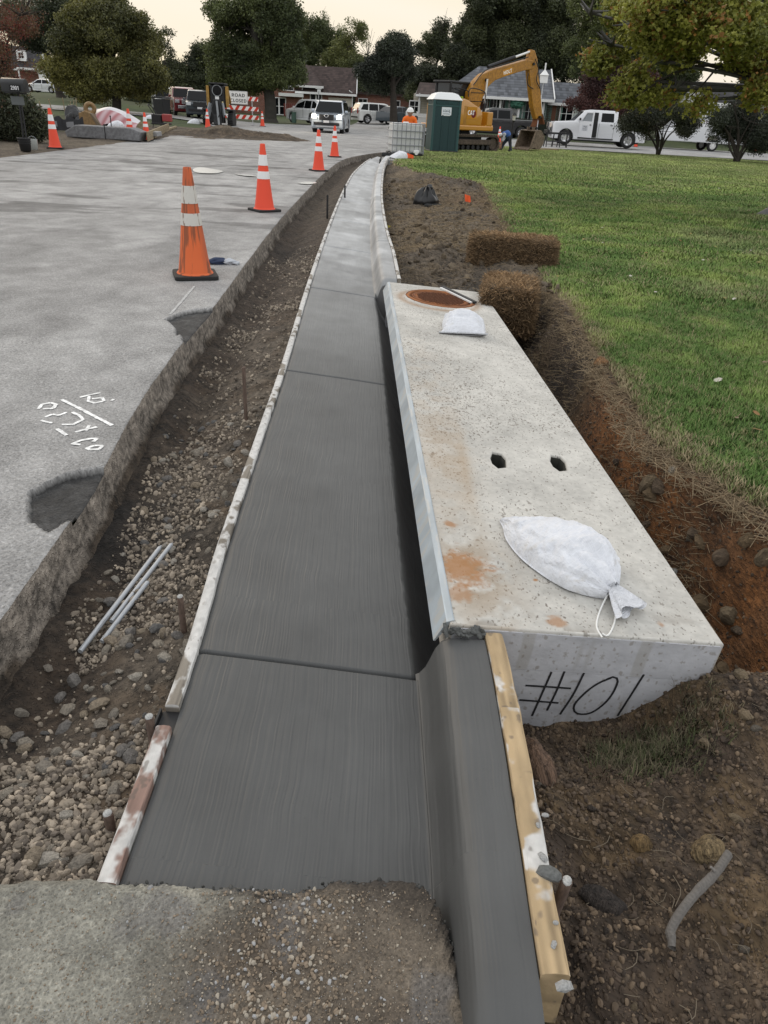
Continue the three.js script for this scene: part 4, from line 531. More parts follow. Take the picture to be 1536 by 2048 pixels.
// ---------------------------------------------------------------- loose rocks and sticks near the box
{
  const rock = (label, px, py, h, s, m, ry, seed) => { const p = at(px, py, h); p.y = dirtY(p.x, -p.z); const g = crease(displaced(new THREE.IcosahedronGeometry(1, 8), (v) => { const q = 1 + .8 * (n3(v.x * 1.2 + seed, v.y * 1.2, v.z * 1.2, 3) - .5) + .3 * (n3(v.x * 3 + seed, v.y * 3, v.z * 3, 5) - .5) + .14 * (n3(v.x * 9, v.y * 9, v.z * 9 + seed, 7) - .5); v.multiplyScalar(q); }), .35); g.scale(s[0], s[1], s[2]); nz(g); const uv = new Float32Array(g.attributes.position.count * 2); for (let i = 0; i < uv.length / 2; i++) { uv[i * 2] = g.attributes.position.getX(i) * 4; uv[i * 2 + 1] = g.attributes.position.getZ(i) * 4 + g.attributes.position.getY(i) * 4; } g.setAttribute('uv', new THREE.BufferAttribute(uv, 2)); const o = obj('rock', g, m); o.position.copy(p); o.rotation.y = ry; return tag(o, label, 'rock'); };
  const rm = (c) => mat(c, { map: T.dirt, bumpMap: T.dirtB, bumpScale: .012, roughness: 1 });
  rock('brown jagged rock wedged between the yellow board and the inlet box', 1062, 1512, -.12, [.055, .085, .085], rm([.26, .17, .12]), .4, 3); rock('dark smooth rock lying in the soil near the yellow board', 1208, 1798, -.13, [.055, .03, .04], rm([.075, .062, .055]), -.5, 8); rock('tan pitted rock in front of the crooked stick', 1412, 1705, -.12, [.045, .032, .034], rm([.36, .27, .15]), .3, 13); rock('large tan clod in the pit right of the inlet box', 1095, 722, -.1, [.16, .12, .12], rm([.27, .2, .13]), .2, 17); rock('orange clay lump on the torn lawn edge', 1200, 735, 0, [.05, .045, .06], rm([.36, .2, .09]), .2, 19); rock('small ochre stone left of the tan rock', 1285, 1680, -.1, [.028, .02, .024], rm([.3, .2, .09]), .2, 23); rock('white limestone chip on the torn lawn edge', 1392, 1000, .03, [.022, .016, .018], rm([.62, .64, .64]), .2, 29); rock('white stone chip above the clay wall', 1348, 930, .03, [.025, .018, .02], rm([.62, .6, .55]), .5, 31);
  const a = at(1345, 1895, -.1), b = at(1342, 1862, -.09), c = at(1380, 1800, -.06), d = at(1432, 1745, -.05), e = at(1458, 1707, -.03); const t = thing('stick', 'crooked bare grey stick lying on the soil at the lower right', 'stick', a); const L = [a, b, c, d, e].map((q) => { q = q.clone(); q.y = Math.max(dirtY(q.x, -q.z) + .015, q.y); return q.sub(a); }); const tg = TU(L, .0105, 60, 10); { const P = tg.attributes.position; for (let i = 0; i < P.count; i++) { const k = (fbm(P.getX(i) * 60, P.getZ(i) * 60, 861, 3) - .5) * .012; P.setXYZ(i, P.getX(i) + k, P.getY(i) + k, P.getZ(i) - k); } tg.computeVertexNormals(); } obj('branch', tg, mat([.26, .24, .22], { map: rp(T.bark, 2, 1), bumpMap: rp(T.bark, 2, 1), bumpScale: .003, roughness: 1 }), t); obj('stub', rod(L[3], L[3].clone().add(V(-.018, .02, .0)), .005, 6, .003), mat([.2, .185, .17]), t);
  const cr = rng(77), tw = []; for (let i = 0; i < 40; i++) { const p = at(lerp(1040, 1530, cr()), lerp(1420, 2000, cr()), -.1); p.y = dirtY(p.x, -p.z) + .008; const a2 = cr() * 6.28, l = .03 + .07 * cr(); tw.push(TU([p, V(p.x + Math.cos(a2) * l * .5, p.y + .01 * cr(), p.z + Math.sin(a2) * l * .5), V(p.x + Math.cos(a2 + .4) * l, p.y - .004, p.z + Math.sin(a2 + .4) * l)], .0005 + .0006 * cr(), 5, 4)); } const tws = obj('root_fibres', tw, mat([.2, .165, .12], { roughness: 1 }), verge); tws.userData.kind = 'stuff';
  const mg1 = clump(9, 14, .03, .03, .0012), wr = rng(88); struct(scatter('weeds', mg1, MT.blade, 280, (i, m) => { const p = at(1330 + (wr() + wr() - 1) * 150, 1440 + (wr() + wr() - 1) * 80, -.05), x = p.x, d = -p.z; if (d > 1.76 && x < 1.14) return false; m.makeRotationY(wr() * 6.28); const s = .5 + .8 * wr(); m.scale(V(s, s, s)); m.setPosition(x, dirtY(x, d), -d); const k = .6 + .6 * wr(); return wr() < .45 ? [.055 * k, .065 * k, .022 * k] : [.12 * k, .1 * k, .06 * k]; }), 'small weeds and roots on the soil heap below the box number', 'stuff');
}
// ---------------------------------------------------------------- cones
{
  const orange = mat([.83, .075, .03], { roughness: .55 }), fade = tex(256, 256, (u, v) => { const k = fbm(u * 5, v * 3, 871, 4, 5), s = fbm(u * 20, v * 5, 873, 4, 20); let c = mixc([.72, .15, .045], [.5, .12, .05], sms(.35, .7, k)); return mixc(c, [.16, .07, .04], .75 * sms(.55, .68, s)); }), faded = mat([1, 1, 1], { map: rp(fade, 1, 1), roughness: .8 });
  const wr = tex(256, 128, (u, v) => mixc([.62, .6, .55], [.22, .14, .1], .8 * sms(.56, .66, fbm(u * 26, v * 4, 875, 4, 26)))), worn = mat([1, 1, 1], { map: wr, roughness: .7 }), band = mat([.8, .8, .8], { roughness: .4 });
  const rad = (y) => lerp(.145, .035, clamp((y - .03) / .88));
  const make = (label, p, ry, old, sc = 1) => { const t = thing('traffic_cone', label, 'traffic cone', p, ry); const m = old ? faded : orange;
    const bs = new THREE.Shape(); const w = .195, r = .05; bs.moveTo(-w + r, -w); bs.lineTo(w - r, -w); bs.quadraticCurveTo(w, -w, w, -w + r); bs.lineTo(w, w - r); bs.quadraticCurveTo(w, w, w - r, w); bs.lineTo(-w + r, w); bs.quadraticCurveTo(-w, w, -w, w - r); bs.lineTo(-w, -w + r); bs.quadraticCurveTo(-w, -w, -w + r, -w);
    const bg = ext(bs, .034, .008); bg.rotateX(-Math.PI / 2); bg.translate(0, .018, 0); obj('base', bg, MT.rubber, t);
    obj('body', lathe([[.165, .034], [.16, .045], [.147, .052], ...[.2, .4, .6, .8, .9].map((y) => [rad(y), y]), [.033, .915], [.026, .915], [.026, .88]], 40), m, t);
    for (const [a, b] of [[.45, .55], [.63, .77]]) obj('reflective_band', lathe([[rad(a) + .001, a - .001], [rad(a) + .004, a], [rad(b) + .004, b], [rad(b) + .001, b + .001]], 40), old ? worn : band, t); t.scale.setScalar(sc); return t; };
  make('faded dirty orange cone with worn bands nearest the trench', at(391, 553, 0), .35, true, 1.04);
  const c2 = make('bright red-orange cone second along the cut road edge', at(529, 422, 0), .75, false, 1.03);
  const cp = (label, px, py, ry, sc = 1, dh = 0) => { const p = at(px, py, dh), o = copy(c2, label, p, ry, undefined); o.scale.setScalar(sc); return o; };
  cp('orange cone third along the cut edge, in front of the silver car', 637, 342, .6, 1.03); cp('orange cone at the far end of the cut edge, closest to the silver car', 669, 314, .4, 1.0); cp('large orange cone beside the numbered mailbox', 111, 297, .3, 1.12); cp('left cone of the pair beside the form boards across the road', 262, 279, .4, 1.1); cp('right cone of the pair beside the form boards across the road', 294, 281, .7, 1.0);
  cp('orange cone on the soil mound in front of the black loader', 416, 256, .3, .95, .14); cp('orange cone right of the striped road closed barricade', 525, 253, .5, 1.0); cp('orange cone on the street behind the bending person', 997, 285, .3, .95); cp('orange cone behind the tail of the white pickup', 1271, 294, .2, .85); cp('orange cone at the far right beyond the second shrub', 1513, 303, .6, 1.05);
}
// ---------------------------------------------------------------- straw bales
{
  const baleM = mat([.17, .115, .065], { map: T.dirt, bumpMap: T.dirtB, bumpScale: .02, roughness: 1 }), sg = new THREE.CylinderGeometry(.0022, .0016, 1, 3, 1, true); sg.rotateZ(Math.PI / 2);
  const bale = (label, p, ry, L, H, D, seed) => { const t = thing('straw_bale', label, 'straw bale', p, ry); const r = rng(seed); const g = displaced(new RoundedBoxGeometry(L, H, D, 14, .09), (v) => { const k = 1 + .22 * (n3(v.x * 5 + seed, v.y * 6, v.z * 6, 3) - .5) + .16 * (n3(v.x * 18, v.y * 18 + seed, v.z * 18, 5) - .5); v.x *= .98 * (1 + (k - 1) * .45); v.y *= k; v.z *= k; }); g.translate(0, H / 2, 0); nz(g); obj('core', boxUV(g), baleM, t);
    const st = scatter('straw', sg, MT.straw, 7500, (i, m) => { const f = r(), a = (r() - .5), b = (r() - .5); let x, y, z; if (f < .36) { x = a * L; y = H * (.99 + .02 * r()); z = b * D; } else if (f < .68) { x = a * L; y = (b + .5) * H; z = (r() < .8 ? .5 : -.5) * D; } else { x = (r() < .6 ? -.5 : .5) * L; y = (b + .5) * H; z = a * D; } const er = .93 + .05 * r(); if (f >= .36) { const q = 1 - .09 * Math.pow(Math.abs(y / H * 2 - 1), 4); x *= er * q; z *= er * q; if (f < .68) z *= 1 - .12 * Math.pow(Math.abs(x / L * 2), 6); else x *= 1 - .08 * Math.pow(Math.abs(z / D * 2), 5); } else { x *= .96; z *= .9; y -= .05 * Math.pow(Math.abs(x / L * 2), 6) + .05 * Math.pow(Math.abs(z / D * 2), 5); } y += .035 * (fbm(x * 6, z * 6 + seed, 5, 3) - .5); _e.set((r() - .5) * 1.1, (r() - .5) * 2.6, (r() - .5) * 1.1); const l = .06 + .11 * r(); m.compose(V(x, y, z), _q.setFromEuler(_e), V(l, 1 + r(), 1 + r())); const k = .4 + .95 * r() * r() + .15; const top = f < .36 ? 1.6 : 1.0; return [.25 * k * top, .165 * k * top, .088 * k * top]; }, t); st.userData.kind = 'stuff';
    for (const q of [-.25, .25]) obj('twine', [TU([[q * L, .02, D * .5], [q * L, H * .5, D * .505], [q * L, H * 1.0, D * .46], [q * L, H * 1.02, 0], [q * L, H, -D * .46]], .003, 30, 5)], mat([.16, .11, .06]), t); return t; };
  bale('brown straw bale lying broadside at the lawn edge', at(1022, 533, -.02).setY(-.05), -.12, .96, .36, .44, 3); bale('nearer brown straw bale leaning against the far corner of the inlet box', V(1.02, -.2, -6.62), 1.42, .80, .40, .46, 8);
}
// ---------------------------------------------------------------- bag, flags, gloves
{
  const p = at(852, 402, 0); p.y = dirtY(p.x, -p.z) - .02; const g = displaced(new THREE.IcosahedronGeometry(1, 24), (v) => { const f = .5 + .5 * v.y, k = 1 + .28 * Math.sin(Math.atan2(v.z, v.x) * 7 + 3 * n3(v.x, v.y * 2, v.z, 3)) * f * f * .5 + .5 * (n3(v.x * 2, v.y * 2, v.z * 2, 7) - .5); v.set(v.x * .26 * k * (1.05 - .35 * f), Math.max(-.3, v.y) * .24 * k + .07, v.z * .22 * k); });
  const o = thing('rubbish_bag', 'black plastic rubbish bag slumped on the brown verge', 'rubbish bag', p); obj('sack', g, mat([.012, .012, .013], { roughness: .32 }), o); obj('knot', tf(nz(displaced(new THREE.IcosahedronGeometry(1, 4), (v) => v.multiplyScalar(1 + .8 * (n3(v.x * 3, v.y * 3, v.z * 3) - .5)))), [.05, .3, 0], [0, 0, 0], [.06, .07, .05]), mat([.012, .012, .013], { roughness: .3 }), o);
  const q = at(868, 406, 0); q.y = dirtY(q.x, -q.z) + .01; const l = thing('rubber_ring', 'flat black rubber ring in front of the rubbish bag', 'rubber ring', q); obj('ring', tf(TO(.11, .035, [0, .03, 0], [Math.PI / 2, 0, 0]), [0, 0, 0], [0, 0, 0], [1.25, 1, .8]), MT.rubber, l); obj('web', C(.1, .1, .02, [0, .02, 0]), MT.rubber, l);
  const flag = (label, px, py, h, c, sc, tilt) => { const b = at(px, py, 0); b.y = dirtY(b.x, -b.z); const t = thing('marker_flag', label, 'marker flag', b); obj('wire', rod([0, 0, 0], [tilt, h, 0], .004 * sc, 6), MT.darkM, t); const fg = grid(8, 8, (u, v) => ({ x: tilt + u * .11 * sc + .02 * v, y: h - v * .12 * sc - .03 * u * sc, z: .015 * sc * Math.sin(u * 5 + v * 2), u, v }), false); obj('flag', fg, mat(c, { side: THREE.DoubleSide, roughness: .6 }), t); };
  flag('orange marker flag at the edge of the lawn', 924, 410, .17, [.95, .13, .03], 1.0, .03); flag('small yellow marker flag by the kerb form', 773, 436, .06, [.7, .62, .03], .75, .02); flag('orange marker flag beside the white sandbag by the water tank', 816, 322, .22, [.95, .13, .03], 2.0, -.05);
  const c = at(440, 528, .0); const gl = thing('work_gloves', 'crumpled blue and white work gloves lying on the road', 'gloves', c); const gg = (x, z, ry, s) => tf(nz(displaced(new THREE.IcosahedronGeometry(1, 10), (v) => v.multiplyScalar(1 + .9 * (n3(v.x * 2 + x * 9, v.y * 2, v.z * 2) - .5)))), [x, .025, z], [0, ry, 0], s); const fingers = (x, z, ry, n) => [...Array(n).keys()].map((k) => rod([x, .02, z], [x + Math.cos(ry + k * .35) * .1, .015, z + Math.sin(ry + k * .35) * .1], .013, 8, .01)); obj('dark_glove', [gg(-.02, 0, .3, [.1, .04, .06]), ...fingers(-.08, .0, 2.5, 4)], mat([.03, .045, .09], { roughness: 1 }), gl); obj('white_glove', [gg(.09, -.02, .6, [.07, .03, .05]), ...fingers(.1, -.02, -.6, 4)], mat([.45, .48, .52], { roughness: 1 }), gl);
}
const dashes = (x, y, x0, x1, h) => { const r = rng(y + x0); let q = x0; while (q < x1) { const w = h * (.35 + .5 * r()); x.fillRect(q, y - h * (.7 + .3 * r()), w * .45, h * .9); x.fillRect(q, y - h * .5 * r(), w, h * .28); q += w + h * .22; } };   // print too small to read
// ---------------------------------------------------------------- vehicles: local x forward, y up, z to the right of the car
const RUB = MT.rubber, GL = MT.glass;
function wheel(parent, x, z, R, w, rimM, name = 'wheel', spokes = 5) {
  const s = Math.sign(z), g = group(name, parent); g.position.set(x, R, z);
  obj('tyre', lathe([[R * .62, -w / 2], [R * .9, -w / 2], [R, -w * .36], [R, w * .36], [R * .9, w / 2], [R * .62, w / 2], [R * .62, -w / 2]], 28, [0, 0, 0], [Math.PI / 2, 0, 0]), RUB, g);
  const rim = [lathe([[R * .64, -w * .4], [R * .64, w * .4], [R * .58, w * .4], [R * .56, w * .1], [R * .1, w * .12]], 28, [0, 0, 0], [s > 0 ? Math.PI / 2 : -Math.PI / 2, 0, 0]), C(R * .16, R * .16, .03, [0, 0, s * w * .42], [Math.PI / 2, 0, 0])];
  for (let i = 0; i < spokes; i++) rim.push(B(R * .17, R * .52, .03, [Math.sin(i / spokes * 6.283) * R * .34, Math.cos(i / spokes * 6.283) * R * .34, s * w * .38], [0, 0, -i / spokes * 6.283]));
  obj('rim', rim, rimM, g); return g;
}
function bodyProfile(top, wheels, R, cl) { // top: nose to tail; wheels: x positions; polygon with arches
  const s = new THREE.Shape(), nose = top[0], tail = top[top.length - 1]; const ws = [...wheels].sort((a, b) => a - b), ra = R * 1.16;
  s.moveTo(tail[0], cl + .04); s.lineTo(tail[0] + .05, cl); for (const w of ws) { const h = Math.sqrt(Math.max(0, ra * ra - (R - cl) ** 2)); s.lineTo(w - h, cl); const a0 = Math.atan2(cl - R, -h), a1 = Math.atan2(cl - R, h); s.absarc(w, R, ra, a0, a1, true); } s.lineTo(nose[0] - .06, cl); s.lineTo(nose[0], cl + .08);
  for (const p of top) s.lineTo(...p); return s;
}
const taper = (g, y0, y1, k) => { const P = g.attributes.position; for (let i = 0; i < P.count; i++) { const t = clamp((P.getY(i) - y0) / (y1 - y0)); P.setZ(i, P.getZ(i) * (1 - k * t)); } g.computeVertexNormals(); return g; };
function noseRound(g, L, k) { const P = g.attributes.position; let zm = 0; for (let i = 0; i < P.count; i++) zm = Math.max(zm, Math.abs(P.getZ(i))); for (let i = 0; i < P.count; i++) { const q = P.getZ(i) / zm, x = P.getX(i), e = sms(L * .36, L * .5, Math.abs(x)); P.setX(i, x - Math.sign(x) * k * q * q * q * q * e); } g.computeVertexNormals(); return crease(g, .5); }
function car(name, label, cat, p, ry, s, grp) {
  const t = thing(name, label, cat, p, ry, grp), { L, W, H, R, top, cab, paintM } = s, bw = W - .02, belt = s.belt, cw = W * .94, tw = .2, rimM = s.rim || MT.alu;
  const body = noseRound(ext(bodyProfile(top, s.wheels, R, s.cl || .24), bw, .05), L, .22); obj('body', body, paintM, t);
  const cabG = taper(ext(cab, cw, .04), belt, H, tw); obj('cabin', crease(cabG, .5), s.roofM || paintM, t);
  const zAt = (y) => cw / 2 * (1 - tw * clamp((y - belt) / (H - belt))) + .004;
  for (const w of s.windows) for (const q of [-1, 1]) { const g = ext(w, .012); const P = g.attributes.position; for (let i = 0; i < P.count; i++) P.setZ(i, q * zAt(P.getY(i)) + P.getZ(i)); g.computeVertexNormals(); obj('side_window', g, GL, t); }
  const quad = (a, b, na, inset) => { // glass between two heights on the front or rear slope
    const d = V(b[0] - a[0], b[1] - a[1], 0).normalize(), n = V(d.y, -d.x, 0).multiplyScalar(a[0] > 0 ? .012 : -.012); if ((a[0] > 0 && n.x < 0) || (a[0] < 0 && n.x > 0)) n.multiplyScalar(-1); const za = zAt(a[1]) - inset, zb = zAt(b[1]) - inset; const g = grid(1, 1, (u, v) => { const x = lerp(a[0], b[0], v) + n.x, y = lerp(a[1], b[1], v) + n.y; return { x, y, z: lerp(-1, 1, u) * lerp(za, zb, v) }; }, false); return obj(na, g, Object.assign(GL.clone(), { side: THREE.DoubleSide }), t);
  };
  if (s.ws) quad(s.ws[0], s.ws[1], 'windshield', .07); if (s.rw) quad(s.rw[0], s.rw[1], 'rear_window', .08);
  for (const x of s.wheels) for (const q of [-1, 1]) { wheel(t, x, q * (W / 2 - .13), R, .24, rimM); }
  const nose = top[0][0], tail = top[top.length - 1][0];
  for (const [nm, x, y, z, w, h, m, d = .06] of s.fit || []) for (const q of z ? [-1, 1] : [1]) obj(nm, RB(d, h, w, .02, [x, y, q * z]), m, t);
  for (const q of [-1, 1]) { obj('mirror', RB(.1, .14, .2, .04, [s.mirror[0], s.mirror[1], q * (W / 2 + .06)]), s.mirrorM || paintM, t); }
  for (const [x0, x1] of s.doors || []) for (const q of [-1, 1]) { const dr = obj('door', [B(.012, belt - .42, .006, [x0, .42 + (belt - .42) / 2, q * (bw / 2 + .001)]), B(.012, belt - .42, .006, [x1, .42 + (belt - .42) / 2, q * (bw / 2 + .001)]), B(x1 - x0, .012, .006, [(x0 + x1) / 2, .42, q * (bw / 2 + .001)])], MT.black, t); obj('handle', RB(.16, .035, .03, .01, [x0 + .16, belt - .1, q * (bw / 2 + .012)]), s.handleM || paintM, dr); }
  obj('underbody', B(L * .86, .2, W * .7, [0, .36, 0]), MT.black, t);
  if (s.bed) { } return t;
}
const lampOn = mat([.9, .9, .85], { emissive: new THREE.Color(1, .93, .8), emissiveIntensity: 1.1, roughness: .2 }), lampOff = mat([.6, .62, .64], { roughness: .1, metalness: .3 }), tail = mat([.35, .015, .015], { roughness: .2 }), plateM = mat([.6, .6, .62]);
const suvSpec = (o) => ({ L: 4.98, W: 1.94, H: 1.76, R: .38, belt: 1.08, wheels: [1.45, -1.45], top: [[2.45, .6], [2.46, .86], [2.38, .98], [1.3, 1.1], [-2.35, 1.12], [-2.47, 1.0], [-2.48, .55]], cab: [[1.35, 1.02], [.62, 1.68], [.3, 1.75], [-1.6, 1.76], [-2.1, 1.7], [-2.42, 1.06]], windows: [[[.95, 1.12], [.52, 1.6], [-.28, 1.66], [-.28, 1.12]], [[-.36, 1.12], [-.36, 1.66], [-1.25, 1.66], [-1.3, 1.12]], [[-1.4, 1.14], [-1.35, 1.65], [-1.85, 1.62], [-2.15, 1.16]]], ws: [[1.3, 1.1], [.66, 1.66]], rw: [[-2.38, 1.16], [-2.13, 1.62]], mirror: [.95, 1.16], doors: [[-.25, .95], [-1.2, -.3]], ...o });
const sedanSpec = (o) => ({ L: 4.8, W: 1.84, H: 1.46, R: .34, belt: .95, cl: .2, wheels: [1.42, -1.38], top: [[2.36, .5], [2.38, .66], [2.2, .8], [1.1, .96], [-1.7, 1.0], [-2.32, .96], [-2.38, .5]], cab: [[1.2, .9], [.35, 1.4], [0, 1.46], [-.7, 1.45], [-1.1, 1.4], [-2.0, .94]], windows: [[[.85, .99], [.28, 1.35], [-.2, 1.38], [-.2, .99]], [[-.28, .99], [-.28, 1.38], [-.85, 1.37], [-1.45, 1.02]]], ws: [[1.12, .97], [.42, 1.38]], rw: [[-1.9, 1.0], [-1.15, 1.38]], mirror: [.8, 1.02], doors: [[-.2, .85], [-1.1, -.24]], ...o });
const pickSpec = (o) => ({ L: 5.9, W: 2.0, H: 1.92, R: .41, belt: 1.22, cl: .34, wheels: [1.95, -1.75], top: [[2.86, .66], [2.88, 1.05], [2.78, 1.16], [1.35, 1.26], [-.95, 1.28], [-.96, 1.24], [-2.9, 1.24], [-2.94, .62]], cab: [[1.45, 1.18], [.8, 1.84], [.45, 1.92], [-.75, 1.92], [-.98, 1.86], [-1.0, 1.18]], windows: [[[1.05, 1.26], [.68, 1.74], [.18, 1.78], [.18, 1.26]], [[.08, 1.26], [.08, 1.78], [-.78, 1.78], [-.82, 1.26]]], ws: [[1.4, 1.25], [.86, 1.8]], rw: [[-1.0, 1.3], [-.99, 1.8]], mirror: [1.1, 1.32], doors: [[.16, 1.2], [-.85, .1]], ...o });
const ground = (x, d) => Math.max(hf(x, d), -.002) + .05;
const front = (x, w, y, lamp, grille, extra = []) => [['headlight', x, y, w / 2 - .22, .32, .2, lamp], ['grille', x + .015, y - .02, 0, w * .46, .3, grille], ['bumper', x + .02, y - .36, 0, w * .8, .16, MT.darkM, .1], ['plate', x + .075, y - .24, 0, .34, .12, plateM, .01], ...extra];
{
  const silver = paint([.42, .47, .53], { metalness: .35, roughness: .3 }), white = paint([.72, .73, .75]), red = paint([.22, .01, .015]), dark = paint([.03, .045, .06]), black = paint([.008, .008, .01]);
  const pal = car('suv', 'silver blue family SUV with lit headlights driving towards the viewer', 'car', [-4.72, .0, -50.9], -Math.PI / 2 - .03, suvSpec({ paintM: silver, handleM: MT.chrome, fit: front(2.44, 1.94, .86, lampOn, MT.darkM, [['daytime_lamp', 2.43, .98, .78, .2, .08, lampOn], ['grille_bar', 2.475, .92, 0, .8, .02, MT.chrome, .02], ['grille_bar', 2.475, .84, 0, .84, .02, MT.chrome, .02], ['grille_bar', 2.475, .76, 0, .8, .02, MT.chrome, .02], ['skid_plate', 2.45, .36, 0, 1.3, .08, MT.alu], ['roof_rail', -.5, 1.77, .72, .04, .04, MT.darkM, 2.4]]) }));
  const emb = obj('emblem', TO(.075, .016, [0, 0, 0], [0, Math.PI / 2, 0]), MT.chrome, pal); emb.position.set(2.5, .92, 0); emb.scale.z = 1.5;
  for (const z of [-.75, .75]) { const wp = pal.localToWorld(V(2.6, .86, z)); const l = new THREE.PointLight(0xfff0d8, 1.2); l.position.copy(V(-4.72 - z, .86, -48.2)); l.name = 'headlight_glow'; pal.updateMatrixWorld(true); l.position.copy(pal.worldToLocal(l.position)); pal.add(l); }
  const P = (px, py, d) => { const q = atZ(px, py, d); q.y = ground(q.x, d); return q; };
  car('sedan', 'white car parked behind the silver SUV, seen from the rear', 'car', P(621, 222, 68), 2.3, suvSpec({ H: 1.62, paintM: white.clone(), fit: [['tail_light', -2.45, .98, .75, .3, .14, tail], ['plate', -2.49, .8, 0, .3, .14, plateM, .02]] }));
  car('suv', 'white SUV parked in front of the brick house beside the round tree', 'car', P(756, 236, 79), .42, suvSpec({ L: 5.1, paintM: paint([.75, .75, .73]), rim: MT.chrome, fit: [['tail_light', -2.44, 1.06, .82, .16, .5, tail], ['plate', -2.49, .8, 0, .3, .14, plateM, .02], ['bumper', -2.47, .52, 0, 1.7, .12, MT.darkM, .06]] }));
  car('sedan', 'small dark car parked by the picket fence right of the round tree', 'car', P(795, 230, 78), .9, sedanSpec({ paintM: dark.clone() }));
  car('sedan', 'white sedan parked on the grassy rise at the far left', 'car', [-44.5, 1.02, -100], Math.PI - .12, sedanSpec({ paintM: white, fit: [['headlight', 2.3, .68, .7, .3, .14, lampOff]] }));
  car('jeep', 'white boxy jeep parked behind the red pickup', 'car', P(331, 222, 72), -1.2, suvSpec({ H: 1.86, paintM: paint([.7, .71, .72]), cab: [[.95, 1.02], [.6, 1.8], [.4, 1.86], [-2.2, 1.86], [-2.38, 1.8], [-2.42, 1.02]], ws: [[.95, 1.1], [.63, 1.76]], fit: front(2.44, 1.94, .86, lampOff, MT.black) }));
  car('pickup_truck', 'dark red pickup truck facing the road, parked between the jeep and the black SUV', 'truck', P(368, 236, 63), -1.17, pickSpec({ paintM: red, fit: front(2.88, 2.0, .98, lampOff, MT.chrome, [['bull_bar', 2.93, .62, 0, 1.5, .2, MT.chrome, .1]]) }));
  car('suv', 'dark blue black SUV facing the road left of the black loader', 'car', P(401, 236, 59), -1.32, suvSpec({ paintM: dark, fit: front(2.44, 1.94, .88, lampOff, MT.black) }));
  car('pickup_truck', 'black pickup truck parked by the green-shuttered house behind the excavator', 'truck', P(989, 262, 60).setY(.0), Math.PI + .16, pickSpec({ paintM: black, rim: MT.chrome, roofM: black, fit: [['tail_light', -2.93, 1.02, .9, .16, .34, tail], ['bumper', -2.95, .6, 0, 1.8, .18, MT.chrome, .1], ['headlight', 2.86, .98, .75, .3, .2, lampOff]] }));
  // white crew-cab pickup with its driver door open
  const F = at(1120, 290, 0), Rr = atZ(1250, 292, -F.z - .2); const hd = V(F.x - Rr.x, 0, F.z - Rr.z), wb = hd.length(), k = wb / 3.9, mid = F.clone().add(V(Rr.x, 0, Rr.z)).multiplyScalar(.5); mid.y = .05;
  const wt = paint([.74, .75, .78]), tr = car('pickup_truck', 'white crew cab pickup truck with its front door open', 'truck', mid, Math.atan2(-hd.z, hd.x), pickSpec({ L: 6.2, H: 2.0, R: .42, belt: 1.3, wheels: [1.95, -1.95], paintM: wt, rim: MT.chrome, handleM: MT.black, mirrorM: MT.darkM,
    top: [[2.95, .7], [2.97, 1.12], [2.86, 1.26], [1.5, 1.36], [-1.1, 1.38], [-1.11, 1.34], [-3.12, 1.32], [-3.16, .66]], cab: [[1.6, 1.28], [.95, 1.93], [.6, 2.0], [-.85, 2.0], [-1.12, 1.94], [-1.14, 1.28]], windows: [[[-.12, 1.36], [-.12, 1.85], [-.86, 1.85], [-.9, 1.36]]], ws: [[1.55, 1.34], [1.0, 1.88]], rw: [[-1.14, 1.38], [-1.13, 1.86]], mirror: [1.2, 1.46], doors: [[-.95, -.02]],
    fit: [['headlight', 2.93, 1.06, .78, .32, .26, lampOn.clone()], ['grille', 2.97, 1.02, 0, 1.0, .4, MT.chrome], ['bumper', 3.02, .66, 0, 1.9, .22, MT.darkM, .14], ['tail_light', -3.14, 1.1, .9, .14, .4, tail], ['bumper', -3.2, .66, 0, 1.8, .16, MT.chrome, .1]] }));
  tr.children.filter((c) => c.name === 'headlight').forEach((c) => { c.material = mat([.85, .72, .6], { roughness: .2 }); });
  const side = tr.rotation.y, sgn = 1; // the side towards the viewer is the truck's left here
  const zs = (() => { const a = V(0, 0, 1).applyAxisAngle(V(0, 1, 0), side); return a.z > 0 ? 1 : -1; })();
  obj('door_opening', ext([[.06, .5], [.12, 1.86], [.62, 1.86], [1.02, 1.4], [1.12, 1.3], [1.15, .5]], .05).translate(0, 0, zs * .99), MT.black, tr);
  obj('seat', [RB(.5, .16, .6, .05, [.45, .95, zs * .55]), RB(.16, .7, .6, .06, [.12, 1.3, zs * .55])], mat([.05, .05, .055]), tr);
  const dr = group('front_door', tr); dr.position.set(1.16, 0, zs * .99); dr.rotation.y = zs * .95; const dg = ext([[0, .48], [0, 1.3], [-.1, 1.4], [-.5, 1.88], [-1.06, 1.88], [-1.1, .48]], .09, .02, [[[-.16, 1.36], [-.52, 1.8], [-1.0, 1.8], [-1.0, 1.36]]]); obj('panel', dg, wt, dr); obj('pane', ext([[-.16, 1.36], [-.52, 1.8], [-1.0, 1.8], [-1.0, 1.36]], .012), mat([.28, .3, .32], { roughness: .1 }), dr); obj('handle', RB(.14, .05, .03, .01, [-.94, 1.18, zs * .055]), MT.black, dr);
  const lt = canvasTex(256, 160, (x, w, h) => { x.fillStyle = '#d9dce0'; x.fillRect(0, 0, w, h); x.fillStyle = '#3a3c40'; dashes(x, 62, 70, 186, 44); dashes(x, 112, 40, 220, 26); dashes(x, 146, 60, 200, 18); });
  { const pgeo = new THREE.PlaneGeometry(.5, .32); const o = obj('door_lettering', nz(pgeo), mat([.8, .8, .82], { map: lt, roughness: .4 }), dr); o.position.set(-.5, 1.0, zs * .0495); if (zs < 0) o.rotation.y = Math.PI; }
